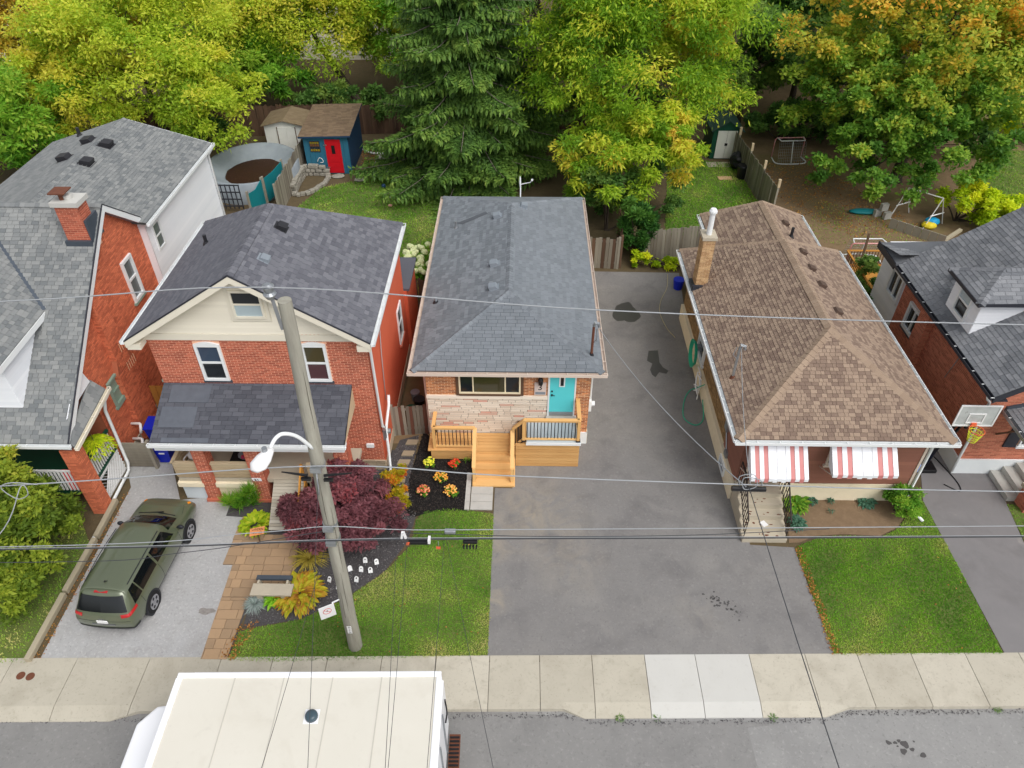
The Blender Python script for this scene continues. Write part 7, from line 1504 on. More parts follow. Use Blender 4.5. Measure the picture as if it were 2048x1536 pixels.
# weeds in the gutter line of the road
for i, p in enumerate(((2.67, 9.02, -0.1), (6.66, 9.08, -0.1), (12.61, 9.42, -0.1), (3.65, 9.03, -0.1))): hosta(('tuft of weeds at the kerb below the third walk slab', 'tuft of weeds at the kerb right of the pale slabs', 'leafy weed at the kerb near the right edge', 'thin weed at the kerb below the pale slabs')[i], p[0], p[1], .15, (60, 50, 70, 20)[i], L_DGR, 95 + i, lw=.15, h=.08, name='kerb_weed').location.z = -.1

# ================================================================ parked car (rear toward the street)
M('car_paint', (94, 102, 80), (100, 108, 86), rough=.32, ns=2, na=.3, bump=0, metal=.25, spec=.5, coat=.9)
M('car_black', (30, 32, 38), (38, 40, 46), rough=.5, ns=3, na=.3, bump=0); M('tail_red', (190, 30, 34), (170, 22, 28), rough=.15, ns=3, na=.3, bump=0, coat=1.)
Glass('car_glass', (16, 20, 22), .04)
CAR = thing('parked_car', 'dark olive green station wagon parked on the grey driveway with its rear to the street', 'car', (-11.36, 13.34, 0), -.06, local=True); CAR.scale = (.95, .95, .95)
Zp = [.26, .40, .70, .93, 1.05, 1.33, 1.56, 1.63, 1.65]; Xp = [.78, .89, .925, .90, .865, .77, .655, .35, 0]
def ring(y, X=None, Z=None, dy=None, sx=1.):
    X = X or Xp; Z = Z or Zp; dy = dy or [0] * 9; return [(x * sx, y + d, z) for x, z, d in zip(X, Z, dy)]
rear_dy = [.14, .03, 0, .05, .1, .26, .42, .46, .47]; Zr = [.3, .42, .7, .95, 1.06, 1.32, 1.55, 1.6, 1.615]; Xr = [.7, .82, .86, .84, .8, .71, .6, .33, 0]
front_dy = [-.2, -.06, 0, -.12, -.26, -.36, -.42, -.46, -.47]; Zf = [.26, .36, .62, .86, .93, .965, .985, .995, 1.0]; Xf = [.66, .78, .84, .80, .72, .6, .45, .24, 0]
def clos(r_, k): return [(p[0] * k, p[1] + (.0 if k else 0), p[2]) for p in r_]
rr_ = ring(-2.31, Xr, Zr, rear_dy); ff_ = ring(2.31, Xf, Zf, front_dy)
bow = lambda r_, k, s: [(p[0] * k, p[1] + s * .07 * (1 - k * k), p[2]) for p in r_]
ST_ = [bow(rr_, 0, -1), bow(rr_, .5, -1), bow(rr_, .85, -1), [(p[0] * 1.01, p[1] + .06, p[2]) for p in rr_],
       ring(-1.75, Z=[.26, .4, .7, .94, 1.06, 1.33, 1.56, 1.63, 1.645]), ring(-.8), ring(.15, Z=[.26, .4, .7, .92, 1.03, 1.32, 1.555, 1.625, 1.645]),
       ring(.62, [.78, .89, .92, .895, .86, .755, .635, .35, 0], [.26, .4, .7, .92, 1.02, 1.29, 1.5, 1.57, 1.59]),
       ring(1.0, [.78, .89, .92, .895, .855, .72, .6, .34, 0], [.26, .4, .7, .92, 1.01, 1.16, 1.28, 1.335, 1.35]),
       ring(1.36, [.78, .89, .92, .89, .84, .68, .54, .3, 0], [.26, .4, .7, .91, .99, 1.05, 1.08, 1.1, 1.105]),
       ring(1.85, [.74, .86, .9, .86, .79, .64, .5, .27, 0], [.26, .4, .68, .89, .965, 1.01, 1.03, 1.045, 1.05]),
       [(p[0] * 1.01, p[1] - .08, p[2]) for p in ff_], bow(ff_, .85, 1), bow(ff_, .5, 1), bow(ff_, 0, 1)]
def cr(P, t):
    i = min(int(t), len(P) - 2); f = t - i; g_ = lambda k: np.array(P[max(0, min(len(P) - 1, k))]); a, b, c, d = g_(i - 1), g_(i), g_(i + 1), g_(i + 2)
    return .5 * (2 * b + (c - a) * f + (2 * a - 5 * b + 4 * c - d) * f * f + (3 * b - a - 3 * c + d) * f ** 3)
def surf(u, v): return cr([cr(r_, v) for r_ in ST_], u)
def patch(name, mat, u0, u1, v0, v1, nu, nv, off, parent, mirror='both', shape=None):
    V = []; F = []
    for s in ((1, -1) if mirror == 'both' else (mirror,)):
        b = len(V)
        for i in range(nu + 1):
            for j in range(nv + 1):
                u, v = u0 + (u1 - u0) * i / nu, v0 + (v1 - v0) * j / nv
                if shape: u, v = shape(i / nu, j / nv)
                p = surf(u, v)
                if off:
                    du = surf(min(u + .02, len(ST_) - 1.001), v) - surf(max(u - .02, 0), v); dv_ = surf(u, min(v + .02, 7.999)) - surf(u, max(v - .02, 0)); n_ = np.cross(du, dv_); L_ = np.linalg.norm(n_); n_ = n_ / L_ if L_ > 1e-9 else n_
                    c_ = np.array([0, p[1] * .8, .8])
                    if np.dot(n_, p - c_) < 0: n_ = -n_
                    p = p + n_ * off
                V.append((p[0] * s, p[1], p[2]))
        for i in range(nu):
            for j in range(nv):
                q = (b + i * (nv + 1) + j, b + (i + 1) * (nv + 1) + j, b + (i + 1) * (nv + 1) + j + 1, b + i * (nv + 1) + j + 1); F.append(q if s > 0 else q[::-1])
    m = MB(); m.v, m.f = V, F; o = m.build(name, MATS[mat], parent, smooth=True); return o
body = patch('body', 'car_paint', 0, len(ST_) - 1.001, 0, 7.999, 56, 32, 0, CAR)
patch('windscreen', 'car_glass', 7.1, 8.85, 4.9, 7.999, 10, 10, .006, CAR)
patch('rear_window', 'car_glass', .0, 2.6, 4.15, 5.75, 12, 8, .008, CAR)
for s in (1, -1):
    for (a, b, w) in ((3.75, 4.35, .35), (4.4, 5.3, .0), (5.38, 7.2, .0)):
        def sh(i, j, a=a, b=b): 
            top = b - (0.75 if b > 7 else 0) * j - .0; bot = a + (.28 * j if a < 4 else 0); return (bot + (top - bot) * i, 4.12 + 1.62 * j)
        patch('side_window', 'car_glass', a, b, 4.12, 5.74, 10, 6, .006, CAR, s, sh)
    patch('tail_light', 'tail_red', 2.2, 3.7, 3.1, 3.95, 8, 5, .012, CAR, s, lambda i, j: (1.5 + 2.3 * i, 2.9 + .4 * i + (.95 - .2 * i) * j))
    patch('headlight', 'amber', 11.0, 11.7, 3.1, 3.7, 5, 4, .012, CAR, s)
    for y in (-1.35, 1.35):
        MB().disc((s * .80, y, .36), (s, 0, 0), .415, .135, 26).build('wheel_arch', MATS['car_black'], CAR)
        wh = MB().disc((s * .80, y, .36), (s, 0, 0), .36, .155, 28).build('wheel', MATS['rubber'], CAR, bevel=.03)
        rim = MB().disc((s * .95, y, .36), (s, 0, 0), .235, .012, 24).build('rim', MATS['chrome'], wh)
        for k in range(5):
            a = 6.283 * k / 5 + .3; MB().disc((s * .962, y + .145 * math.cos(a), .36 + .145 * math.sin(a)), (s, 0, 0), .05, .004, 10).build('rim_opening', MATS['car_black'], wh)
    MB().ball((s * 1.0, .95, 1.08), (.11, .07, .085), 10, 7).bar((s * .85, .97, 1.03), (s * .98, .95, 1.06), .04).build('mirror', MATS['car_black'], CAR, smooth=True)
    MB().tube(curve([(s * .66, .35, 1.60), (s * .67, -.6, 1.635), (s * .64, -1.6, 1.6)], 4), .014, 6).build('roof_rail', MATS['car_black'], CAR)
    MB().box(s * .935 - .008, s * .935 + .008, -.3, -.12, .9, .93).box(s * .93 - .008, s * .93 + .008, .68, .86, .88, .91).build('door_handle', MATS['car_paint'], CAR)
    patch('sill_trim', 'car_black', 4., 10, 0, .75, 12, 3, .008, CAR, s)
patch('rear_bumper', 'car_black', 0, 3.5, 0, 1.35, 14, 5, .012, CAR); patch('front_bumper', 'car_black', 11.2, 13.99, 0, 1.2, 10, 5, .012, CAR)
MB().box(-.16, .16, -2.40, -2.375, .74, .86).build('number_plate', MATS['plastic_white'], CAR); MB().box(-.35, .35, -2.395, -2.37, .66, .69).build('chrome_strip', MATS['chrome'], CAR)
text(CAR, 'Jeep', .1, (0, -2.383, .92), (1, 0, 0), (0, .1, 1), MATS['chrome'], name='badge')
def seam(pts):
    q = [tuple(surf(u, v)) for u, v in pts]
    for s in (1, -1): MB().tube([(p[0] * s * 1.001, p[1], p[2]) for p in q], .006, 4).build('panel_gap', MATS['car_black'], CAR)
seam([(5.34, .9 + .31 * k) for k in range(11)]); seam([(4.2, 2.2 + .2 * k) for k in range(10)]); seam([(7.6, .9 + .3 * k) for k in range(9)]); seam([(4.3 + .34 * k, .85) for k in range(10)]); seam([(9.3 + .22 * k, 4.35 + .08 * k) for k in range(9)]); seam([(.1 + .3 * k, 2.35) for k in range(9)])
seam([(3.35, 5.9 + .25 * k) for k in range(9)])
MB().box(-.2, .2, -1.93, -1.86, 1.585, 1.61).build('brake_light', MATS['tail_red'], CAR); MB().bar((-.02, -2.25, 1.06), (.34, -2.2, 1.1), .02).build('rear_wiper', MATS['plastic_black'], CAR)
MB().prism([(-.06, -1.55, 1.64), (.06, -1.55, 1.64), (.0, -1.66, 1.72)], (0, .01, .0)).build('antenna_fin', MATS['car_black'], CAR)
MB().bar((-.62, 1.42, 1.06), (0.2, 1.5, 1.1), .03).bar((.05, 1.45, 1.1), (.62, 1.4, 1.06), .03).build('wiper', MATS['plastic_black'], CAR)

# ================================================================ box truck at the kerb
M('truck_roof', (216, 212, 201), (208, 204, 192), rough=.6, ns=.8, na=.6, bump=.05, bs=8, layers=((.9, .55, .8, (196, 190, 176), .6), (2.5, .6, .8, (188, 183, 172), .4), (9., .64, .8, (176, 172, 162), .3)))
M('truck_white', (240, 241, 244), (230, 232, 236), rough=.35, ns=1.5, na=.4, bump=0)
TRK = thing('box_truck', 'white box truck with cream roof parked along the kerb', 'truck', (-4.7, 7.2, -.1), .0215, local=True)
x0, x1, y0, y1, zt = -2.95, 3.0, -1.2, 1.2, 3.28
MB().box(x0, x1, y0, y1, .95, zt - .03).build('cargo_box', MATS['truck_white'], TRK, bevel=.03)
MB().box(x0 + .12, x1 - .1, y0 + .1, y1 - .1, zt - .03, zt).build('roof_sheet', MATS['truck_roof'], TRK)
rl = MB().box(x0, x1, y1 - .11, y1 + .015, zt - .04, zt + .03).build('roof_rail', MATS['truck_white'], TRK, bevel=.015)
MB().box(x0, x1, y0 - .015, y0 + .11, zt - .04, zt + .03).build('roof_rail', MATS['truck_white'], TRK, bevel=.015)
MB().box(x0 - .015, x0 + .13, y0 + .11, y1 - .11, zt - .04, zt + .028).build('roof_rail', MATS['truck_white'], TRK, bevel=.015)
MB().box(x1 - .11, x1 + .015, y0 + .11, y1 - .11, zt - .04, zt + .028).build('roof_rail', MATS['truck_white'], TRK, bevel=.015)
MB().box(x0 + .35, x1 - .1, y1 + .015, y1 + .04, zt - .12, zt - .02).build('side_rail', MATS['truck_white'], TRK)
for k in range(4): MB().box(x0 + 1.3 + k * 1.1, x0 + 1.325 + k * 1.1, y0 + .1, y1 - .1, zt - .002, zt + .007).build('roof_seam', M('sealant', (196, 192, 182), (184, 180, 170), rough=.7, ns=5, na=.6, bump=0), TRK)
vt = MB().box(.1, .42, .04, .36, zt, zt + .006).build('vent_base', MATS['truck_white'], TRK); MB().tube([(.26, .2, zt + .004), (.26, .2, zt + .08), (.26, .2, zt + .11)], [.14, .13, .07], 20).build('vent_dome', M('dome', (70, 88, 98), (60, 76, 86), rough=.25, bump=0), vt, smooth=True)
cb3 = MB().prism([(x0, -1.05, .5), (x0, 1.0, .5), (-3.62, .92, .5), (-3.95, .5, .5), (-3.95, -1.05, .5)], (0, 0, 1.85)).build('cab', MATS['truck_white'], TRK, bevel=.06)
MB().prism([(-3.965, -1.0, 1.35), (-3.965, .45, 1.35), (-3.965, .42, 2.05), (-3.965, -.98, 2.05)], (-.01, 0, 0)).build('windscreen', MATS['car_glass'], TRK)
MB().bar((-3.1, 1.2, 2.0), (-3.35, 1.45, 2.05), .03).ball((-3.42, 1.5, 1.95), (.06, .11, .18), 8, 6).build('mirror', MATS['plastic_black'], TRK)
MB().tube([(-2.97, .6, zt - .2), (-3.05, .35, zt - .35)], .02, 6).tube([(-2.97, -.6, zt - .2), (-3.06, -.9, zt - .4)], .02, 6).build('marker_strap', MATS['plastic_black'], TRK)
MB().box(-3.7, 3.0, -.5, .5, .55, .95).build('chassis', MATS['black_metal'], TRK)
for x in (-2.7, 1.9):
    for s in (-1, 1): MB().disc((x, s * .85, .45), (0, s, 0), .45, .28, 24).build('wheel', MATS['rubber'], TRK)
bp = MB().box(3.05, 3.32, -1.15, 1.0, .55, .62).build('rear_step', MATS['rust'], TRK)
for i in range(22): MB().box(3.07, 3.3, -1.1 + i * .095, -1.06 + i * .095, .62, .65).build('step_grate', MATS['black_metal'], bp)
MB().box(3.0, 3.04, -1.1, 1.1, 1.0, 3.1).build('rear_door', MATS['truck_white'], TRK)
for y in (-.35, .35): MB().bar((3.06, y, 1.1), (3.06, y, 3.0), .035).build('door_bar', MATS['galvanised'], TRK)
tube(TRK, 'door_strap', MATS['plastic_black'], curve([(3.05, .9, 2.6), (3.09, .75, 2.3), (3.06, .6, 2.1)], 4), .02, 5)

# ================================================================ utility pole, lamp, lines
PX, PY = -4.56, 10.9
UP = thing('utility_pole', 'tall weathered wooden utility pole standing on the front lawn', 'utility pole', (PX, PY, 0))
ptop = Vector((-4.22, 10.92, 11.6)); pb = Vector((PX, PY, -.2)); lerp = lambda z: pb.lerp(ptop, (z + .2) / 11.8)
n = 14; m = MB().tube([pb.lerp(ptop, i / n) + Vector((math.sin(i * 2.1) * .008, math.cos(i * 1.7) * .008, 0)) for i in range(n + 1)], [.195 - .07 * i / n for i in range(n + 1)], 18).build('shaft', MATS['pole_wood'], UP, smooth=False)
g_ = np.random.default_rng(4)
for k in range(7):   # long checks in the wood
    z0 = g_.uniform(.5, 9); L_ = g_.uniform(.8, 2.2); a = -1.57 + g_.uniform(-.9, .9); pts = []
    for j in range(6):
        z = z0 + L_ * j / 5; r_ = .195 - .07 * (z + .2) / 11.8 + .0; c_ = lerp(z); pts.append((c_.x + r_ * math.cos(a + .03 * math.sin(j * 2)), c_.y + r_ * math.sin(a), z))
    MB().tube(pts, [.002, .004, .006, .005, .004, .002], 4).build('crack', M('crack_dark', (84, 78, 66), (70, 64, 54), rough=1, bump=0), m)
tp = lerp(11.5); ins = MB().bar(tp + Vector((-.15, -.05, -.5)), tp + Vector((-.2, -.08, .35)), .06).tube([tp + Vector((-.2, -.1, .2)), tp + Vector((-.2, -.1, .3)), tp + Vector((-.2, -.1, .34)), tp + Vector((-.2, -.1, .46)), tp + Vector((-.2, -.1, .5))], [.06, .12, .07, .11, .05], 12).build('insulator', MATS['galvanised'], UP)
for z, nm in ((7.4, 'clamp'), (5.42, 'clamp'), (4.9, 'clamp')):
    c_ = lerp(z); r_ = .195 - .07 * z / 11.8; MB().tube([c_ - ZU * .04, c_ + ZU * .04], r_ + .012, 18).box(c_.x - .12, c_.x + .12, c_.y - r_ - .1, c_.y - r_, z - .05, z + .07).build('clamp', MATS['galvanised'], UP)
c_ = lerp(7.3); MB().tube([c_ + Vector((-.75, -.2, .03)), c_ + Vector((-.2, -.22, -.05))], [.015, .035], 8).tube([c_ + Vector((.15, -.22, -.05)), c_ + Vector((.75, -.2, .02))], [.035, .015], 8).box(c_.x - .34, c_.x - .14, c_.y - .28, c_.y - .22, 7.14, 7.21).box(c_.x + .14, c_.x + .34, c_.y - .28, c_.y - .22, 7.12, 7.19).build('splice', MATS['plastic_black'], UP)
tube(UP, 'ground_wire', MATS['wire_grey'], [lerp(7.3) + Vector((.0, -.22, 0)), lerp(6.9) + Vector((-.02, -.24, 0)), lerp(6.6) + Vector((-.05, -.2, 0))], .016)
nb_ = lerp(1.1); r_ = .19
for i, s in enumerate(('2', '1', '2')):
    z = 1.28 - i * .12; c_ = lerp(z); pl_ = MB().obox((c_.x - .06, c_.y - r_ - .012, z - .055), (.12, 0, 0), (0, 0, .1), (0, .01, 0)).build('number_tag', MATS['plastic_white'], UP); text(pl_, s, .09, (c_.x, c_.y - r_ - .014, z), (1, 0, 0), (0, 0, 1), MATS['ink'], name='tag_mark', ext=.002)
c_ = lerp(2.15); sg = MB().obox((c_.x - .62, c_.y - .38, 1.92), (.36, .18, 0), (0, 0, .5), (.006, -.012, 0)).build('street_sign', MATS['plastic_white'], UP)
MB().bar((c_.x - .3, c_.y - .2, 2.42), (c_.x - .1, c_.y - .1, 2.45), .03).build('sign_bracket', MATS['white_metal'], sg)
u_ = Vector((.36, .18, 0)).normalized(); nn_ = Vector((.006, -.012, 0)).normalized(); sc = Vector((c_.x - .44, c_.y - .29, 2.2)) + nn_ * .016
MB().tube([sc + (u_ * math.cos(t * 6.283 / 24) + ZU * math.sin(t * 6.283 / 24)) * .105 for t in range(25)], .006, 5).bar(sc - u_ * .075 + ZU * .075, sc + u_ * .075 - ZU * .075, .008).build('prohibition_ring', MATS['ink_red'], sg)
text(sg, 'P', .09, sc, u_, ZU, MATS['ink'], name='sign_letter', ext=.002)
SL = thing('street_lamp', 'white cobra-head street lamp on a curved arm of the utility pole', 'street lamp', (-4.35, 10.85, 7.9))
MB().tube(curve([(-4.33, 10.8, 7.97), (-4.5, 10.6, 8.5), (-4.68, 10.42, 8.76), (-4.8, 10.28, 8.78), (-4.9, 10.12, 8.66)], 6), .04, 10).build('arm', MATS['white_metal'], SL, smooth=True)
hd = MB(); hp = [(-4.88, 10.14, 8.66), (-4.92, 10.05, 8.64), (-4.98, 9.9, 8.6), (-5.05, 9.72, 8.55), (-5.09, 9.6, 8.52)]
hd.tube(hp, [.06, .11, .165, .18, .08], 14); cz = 8.58; hd.v = [(x, y, cz + (z - cz) * .62) for x, y, z in hd.v]; hd.build('lamp_head', MATS['plastic_white'], SL, smooth=True)
MB().tube([(-4.97, 10.02, 8.66), (-4.97, 10.02, 8.76)], .055, 10).build('photocell', MATS['galvanised'], SL)
lt_ = MB().obox((-5.13, 9.53, 8.36), (.17, .0, 0), (0, -.03, .11), (0, -.008, 0)).build('lamp_tag', MATS['plastic_white'], SL); text(lt_, '21', .1, (-5.045, 9.5, 8.415), (1, 0, 0), (0, -.03, .11), MATS['ink'], name='tag_number', ext=.003)
def wire(label, pts, r_, mat, name='overhead_wire'):
    o = tube(None, name, MATS[mat], pts, r_, 6, loc=tuple(pts[0])); tag(o, label, 'wire', 'overhead wires'); return o
def yl(x): return 10.72 + .0215 * (x + 4.3)
def span(xs, zs, k=8): return curve([(x, yl(x), z) for x, z in zip(xs, zs)], k)
wire('topmost bare wire from the pole head across both brick houses', span((-40, -20, -9.2, -4.42, 1.4, 8.95, 22, 40), (10.6, 11.25, 11.72, 12.0, 11.5, 11.15, 10.8, 10.7)), .012, 'wire_grey')
wire('thick pale wire running at street lamp height', span((-40, -22, -11.3, -4.3, -.42, 4.77, 10.98, 24, 40), (5.9, 6.3, 6.93, 7.52, 7.2, 6.88, 6.6, 6.3, 6.2)), .014, 'wire_grey')
wire('upper communication cable sagging from the pole', span((-40, -12.35, -6.2, -4.4, -2.8, -.44, 11.5, 40), (4.5, 4.8, 5.28, 5.5, 5.38, 5.36, 5.4, 5.6)), .011, 'wire_grey')
wire('lower thick black communication cable', span((-40, -12.36, -4.3, -.45, 11.68, 40), (4.55, 4.7, 4.98, 5.02, 5.0, 5.1)), .017, 'wire_black')
wire('silver support strand just above the lower black cable', span((-40, -12.36, -4.3, -.45, 11.68, 40), (4.6, 4.745, 5.025, 5.065, 5.045, 5.145)), .007, 'wire_grey')
wire('thin slack cable between the two communication cables at left', span((-30, -12, -8, -4.4), (4.4, 4.2, 4.55, 5.35)), .009, 'wire_black')
wire('thin slack cable below the upper cable over the driveway', span((-2.6, .5, 4, 7.2), (5.25, 5.1, 5.12, 5.33)), .009, 'wire_black')
wire('service drop from the mid-span splice to the bungalow mast', sag((4.95, 10.9, 6.82), (2.5, 19.5, 4.85), .35), .012, 'wire_grey')
wire('service drop from the mid-span splice to the brown bungalow mast', sag((5.05, 10.95, 6.85), (7.0, 18.7, 4.7), .25), .01, 'wire_grey')
for lb, a, b, s in (('service wire leaving the pole toward the near side of the street', (-4.32, 10.65, 7.2), (-3.41, 5, 6.53), .15), ('thin wire slanting from the pole foot region toward the truck roof', (-4.5, 10.6, 5.0), (-4.26, 5, 6.5), .35), ('left of the paired drop wires above the truck', (-2.85, 10.7, 5.1), (-2.16, 5, 6.58), .3), ('right of the paired drop wires above the truck', (-2.6, 10.7, 5.1), (-2.12, 5, 6.56), .3), ('drop wire reaching the rear end of the truck', (-1.75, 10.75, 5.05), (-1.48, 5, 6.61), .35), ('drop wire slanting right past the rear of the truck', (-1.7, 10.75, 5.05), (-.35, 5, 6.65), .4), ('twisted service wire from the mid-span splice over the pale slabs', (5.0, 10.9, 6.85), (5.18, 5, 6.86), .25)):
    b = Vector(b); a = Vector(a); e = a + (b - a) * 2.2; wire(lb, sag(a, e, s, 18), .005 if 'twisted' not in lb else .01, 'wire_black')
wire('loop of service wire on the thick pale wire at the left', curve([(-10.4, 10.55, 7.02), (-10.9, 10.5, 7.12), (-11.2, 10.5, 6.95), (-11.0, 10.5, 6.6), (-10.7, 10.5, 6.75), (-10.75, 10.5, 7.0), (-11.2, 10.0, 6.2), (-12.4, 9.2, 5.2)], 6), .012, 'wire_grey')
sp = thing('wire_splice', 'black splice clamp with tangled pale wire over the concrete steps', 'splice', (5.0, 10.85, 6.8))
MB().tube([(4.65, 10.9, 6.76), (5.4, 10.92, 6.72)], .06, 8).build('splice_body', MATS['plastic_black'], sp)
tube(sp, 'loop', MATS['wire_grey'], curve([(4.8, 10.9, 6.85), (4.75, 10.9, 7.15), (5.05, 10.9, 7.2), (5.15, 10.85, 6.9), (4.9, 10.85, 6.8), (4.85, 10.9, 7.1), (5.2, 10.9, 7.05), (5.3, 10.9, 6.85)], 6), .01, 5)
for nm, lb, x, z, w, mt in (('splice_box', 'black cable splice case with orange label below the lower cable', -2.35, 4.93, .5, 'plastic_black'), ('cable_terminal', 'black ridged terminal hanging on the lower cable', -1.15, 4.95, .34, 'plastic_black'), ('cable_amplifier', 'grey clamp box on the upper cable', -1.6, 5.33, .26, 'galvanised')):
    t = thing(nm, lb, 'cable box', (x, yl(x), z)); MB().box(x - w / 2, x + w / 2, yl(x) - .06, yl(x) + .05, z - .06, z + .03).build('case', MATS[mt], t, bevel=.02)
    if nm == 'splice_box':
        MB().obox((x - .3, yl(x) - .1, z + .0), (.07, 0, 0), (.03, 0, .1), (0, -.01, 0)).build('label_tag', MATS['orange_tag'], t); MB().bar((x - .4, yl(x), z + .12), (x - .36, yl(x), z + .35), .05).bar((x - .3, yl(x), z + .12), (x - .34, yl(x), z + .35), .05).build('hanger', MATS['plastic_white'], t); MB().box(x + .22, x + .28, yl(x) - .1, yl(x) + .05, z + .04, z + .16).build('clip', MATS['plastic_white'], t)
    if nm == 'cable_terminal':
        for k in range(5): MB().box(x - .17 + k * .075, x - .13 + k * .075, yl(x) - .12, yl(x) - .05, z - .16, z - .08).build('port', MATS['plastic_black'], t)
t = thing('cable_tag', 'small orange tag hanging below the lower cable', 'tag', (-1.9, yl(-1.9), 4.75)); MB().box(-1.96, -1.86, yl(-1.9) - .02, yl(-1.9) - .01, 4.66, 4.75).build('tag_plate', MATS['orange_tag'], t); tube(t, 'tie', MATS['wire_grey'], [(-1.9, yl(-1.9) - .015, 4.74), (-1.9, yl(-1.9) - .01, 4.95)], .006, 5)

# ================================================================ small garden things
BN = thing('stone_bench', 'low grey stone bench with dark slat on the paver path', 'bench', (-7.2, 12.5, 0))
MB().box(-7.82, -6.62, 12.22, 12.62, .36, .43).build('seat', MATS['concrete'], BN, bevel=.01); MB().box(-7.75, -6.7, 12.72, 12.86, .42, .5).build('backrest', MATS['flashing'], BN)
for x in (-7.65, -6.95): MB().box(x, x + .16, 12.26, 12.58, 0, .36).build('leg', MATS['concrete'], BN)
for x in (-7.7, -6.85): MB().box(x, x + .06, 12.6, 12.8, 0, .46).build('back_post', MATS['concrete'], BN)
GSg = thing('garden_sign', 'orange wooden garden sign with black lettering in the hosta', 'sign', (-8.2, 14.4, 0)); c0 = Vector((-8.42, 14.32, .42))
us, vs_ = Vector((.46, .06, .07)), Vector((0, .13, .1)); nb2 = MB().obox(c0, us, vs_ * 1.45, us.cross(vs_).normalized() * .02).build('board', M('sign_orange', (222, 150, 96), (206, 130, 80), rough=.8), GSg)
nrm = us.cross(vs_).normalized()
text(nb2, 'GARDEN', .1, c0 + us * .5 + vs_ * 1.05 + nrm * .023, us, vs_, MATS['ink'], ext=.003); text(nb2, 'NEW ICE', .085, c0 + us * .5 + vs_ * .42 + nrm * .023, us, vs_, MATS['ink'], ext=.003)
MB().bar((-8.2, 14.42, 0), (-8.2, 14.42, .44), .03).build('stake', MATS['fence_brown'], GSg)
mk = ((-5.72, 12.88), (-5.4, 12.62), (-4.89, 12.89), (-4.8, 13.25), (-4.72, 13.58), (-4.49, 13.22), (-4.34, 13.53), (-5.1, 13.28))
pl = ('leftmost white garden marker by the fading hosta', 'white garden marker just above the street sign', 'white garden marker just right of the pole near the grass edge', 'white garden marker in the middle right of the pole', 'white garden marker farthest back near the mulch', 'white garden marker with a black blob at the front right', 'rightmost white garden marker on the lawn edge', 'white garden marker half hidden behind the pole')
for i, (x, y) in enumerate(mk):
    t = thing('garden_marker', pl[i], 'marker', (x, y, 0), R(-25 + 7 * i), 'white garden markers on the lawn edge', local=True)
    pts = [(-.065, 0, .1), (.065, 0, .1), (.065, 0, .22)] + [(.065 * math.cos(a * .3142), 0, .22 + .065 * math.sin(a * .3142)) for a in range(1, 10)] + [(-.065, 0, .22)]
    lean = Matrix.Rotation(-.5, 3, 'X'); pts = [lean @ Vector(p) for p in pts]; MB().prism(pts, (0, .008, .004)).build('plate', MATS['plastic_white'], t); MB().bar((0, .0, 0), lean @ Vector((0, .004, .12)), .012).build('stake', MATS['galvanised'], t)
    if i != 7: 
        q = lean @ Vector((0, -.004, .2)); up_ = lean @ Vector((0, 0, 1)); n2 = Vector((1, 0, 0)).cross(up_); w_, h_ = ((.06, .03), (.05, .07), (.04, .05), (.05, .02), (.06, .02), (.055, .05), (.05, .025))[i]; MB().obox(q - Vector((w_ / 2, 0, 0)) - up_ * .0 + n2 * .002, Vector((w_, 0, .4 * w_)), up_ * h_, n2 * .002).build('printed_mark', MATS['ink'], t)
# porch clutter, bicycle rack bits
PC = thing('storage_crate', 'black crate of bags on the red brick house porch', 'crate', (-8.95, 16.9, 1.0)); MB().box(-9.5, -8.75, 16.6, 17.2, 1.0, 1.42).build('crate', MATS['plastic_black'], PC); MB().ball((-9.0, 16.85, 1.45), (.3, .22, .14), 10, 6).build('bag', M('bag_grey', (130, 130, 136), (110, 110, 116), rough=.8), PC); MB().box(-9.1, -8.85, 16.62, 16.72, 1.5, 1.58).build('red_cloth', M('magenta', (190, 50, 90), rough=.8), PC)
MC = thing('metal_chair', 'white curled metal chair on the brick house porch', 'chair', (-10.7, 16.9, 1.0))
MB().tube(curve([(-11.0, 16.6, 1.0), (-11.0, 16.6, 1.45), (-10.9, 17.0, 1.5), (-10.95, 17.1, 1.9), (-10.6, 17.15, 2.0), (-10.4, 17.1, 1.7), (-10.4, 16.7, 1.48), (-10.45, 16.6, 1.0)], 5), .022, 6).build('frame', MATS['plastic_white'], MC); MB().tube([(-10.7, 16.85, 1.44), (-10.7, 16.85, 1.48)], .24, 16).build('seat', MATS['plastic_white'], MC)
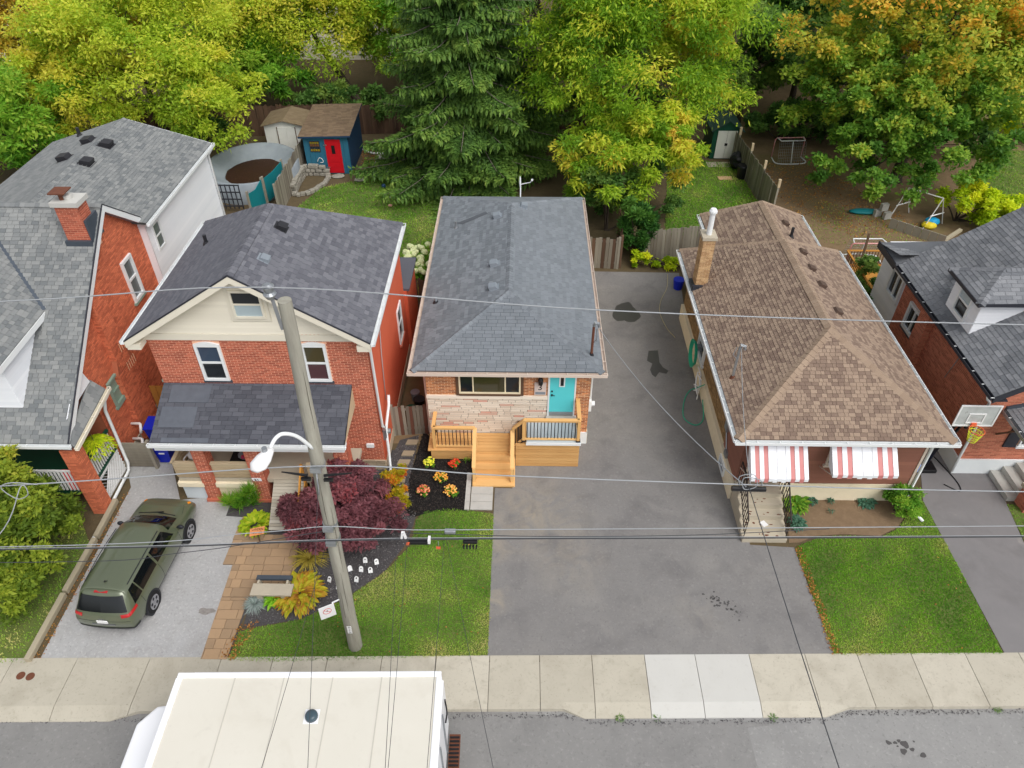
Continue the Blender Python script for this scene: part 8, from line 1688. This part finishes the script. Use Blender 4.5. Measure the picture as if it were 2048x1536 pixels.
# hoses along the brown bungalow
hz = tube(None, 'garden_hose', MATS['hose_green'], curve([(6.95, 21.3, .9), (6.8, 21.6, .5), (6.6, 21.9, .05), (6.3, 21.3, .03), (6.15, 20.4, .03), (6.5, 20.0, .03), (6.85, 20.3, .05), (6.9, 21, .4)], 6), .02, loc=(6.6, 21.3, 0)); tag(hz, 'loose green hose looping on the driveway', 'hose')
HR = thing('hose_reel', 'coiled green garden hose hung on the olive brick wall', 'hose', (6.95, 23.2, 0))
for k in range(6): MB().tube([(6.86 - .02 * k, 23.1 + (.42 + .015 * k) * math.cos(t * 6.283 / 20), 1.0 + (.5 + .02 * k) * math.sin(t * 6.283 / 20)) for t in range(21)], .018, 5).build('coil', MATS['hose_green'], HR)
MB().box(6.9, 7.08, 23.0, 23.2, 1.2, 1.4).build('bracket', MATS['galvanised'], HR)
tt_ = tube(None, 'tan_hose', MATS['hose_tan'], curve([(7, 30.5, 0.03), (6.8, 29.32, 0.03), (6.38, 28.27, 0.03), (6.19, 27.28, 0.03), (6.32, 26.14, 0.03), (6.58, 25.42, 0.03)], 6), .016, loc=(6.8, 26, 0)); tag(tt_, 'thin tan hose lying on the driveway', 'hose')
bt = thing('blue_bucket', 'small blue tub standing at the back corner of the brown bungalow', 'tub', (6.9, 28.6, 0)); MB().tube([(7.3, 29.3, 0), (7.3, 29.3, .5)], [.2, .26], 14).build('tub', MATS['blue_plastic'], bt)
CL = thing('hose_clutter', 'pale coiled cord bundle by the bungalow wall', 'cord', (6.9, 21.6, 0)); g = random.Random(2)
for k in range(4): tube(CL, 'cord', MATS['plastic_white'], curve([(6.85 + g.uniform(-.12, .1), 21.7 + g.uniform(-.4, .4), .05 + .25 * j + g.uniform(-.1, .1)) for j in range(5)], 5), .025, 5)
CN = thing('plant_pots', 'black pots and green bucket in the passage beside the bungalow', 'pots', (-4.0, 20.6, 0))
for x, y, r_, mt in ((-4.1, 20.4, .2, 'green_paint'), (-3.85, 20.9, .22, 'plastic_black'), (-4.05, 21.3, .18, 'vent_grey')): MB().tube([(x, y, 0), (x, y, .4)], [r_ * .75, r_], 14).build('pot', MATS[mt], CN)
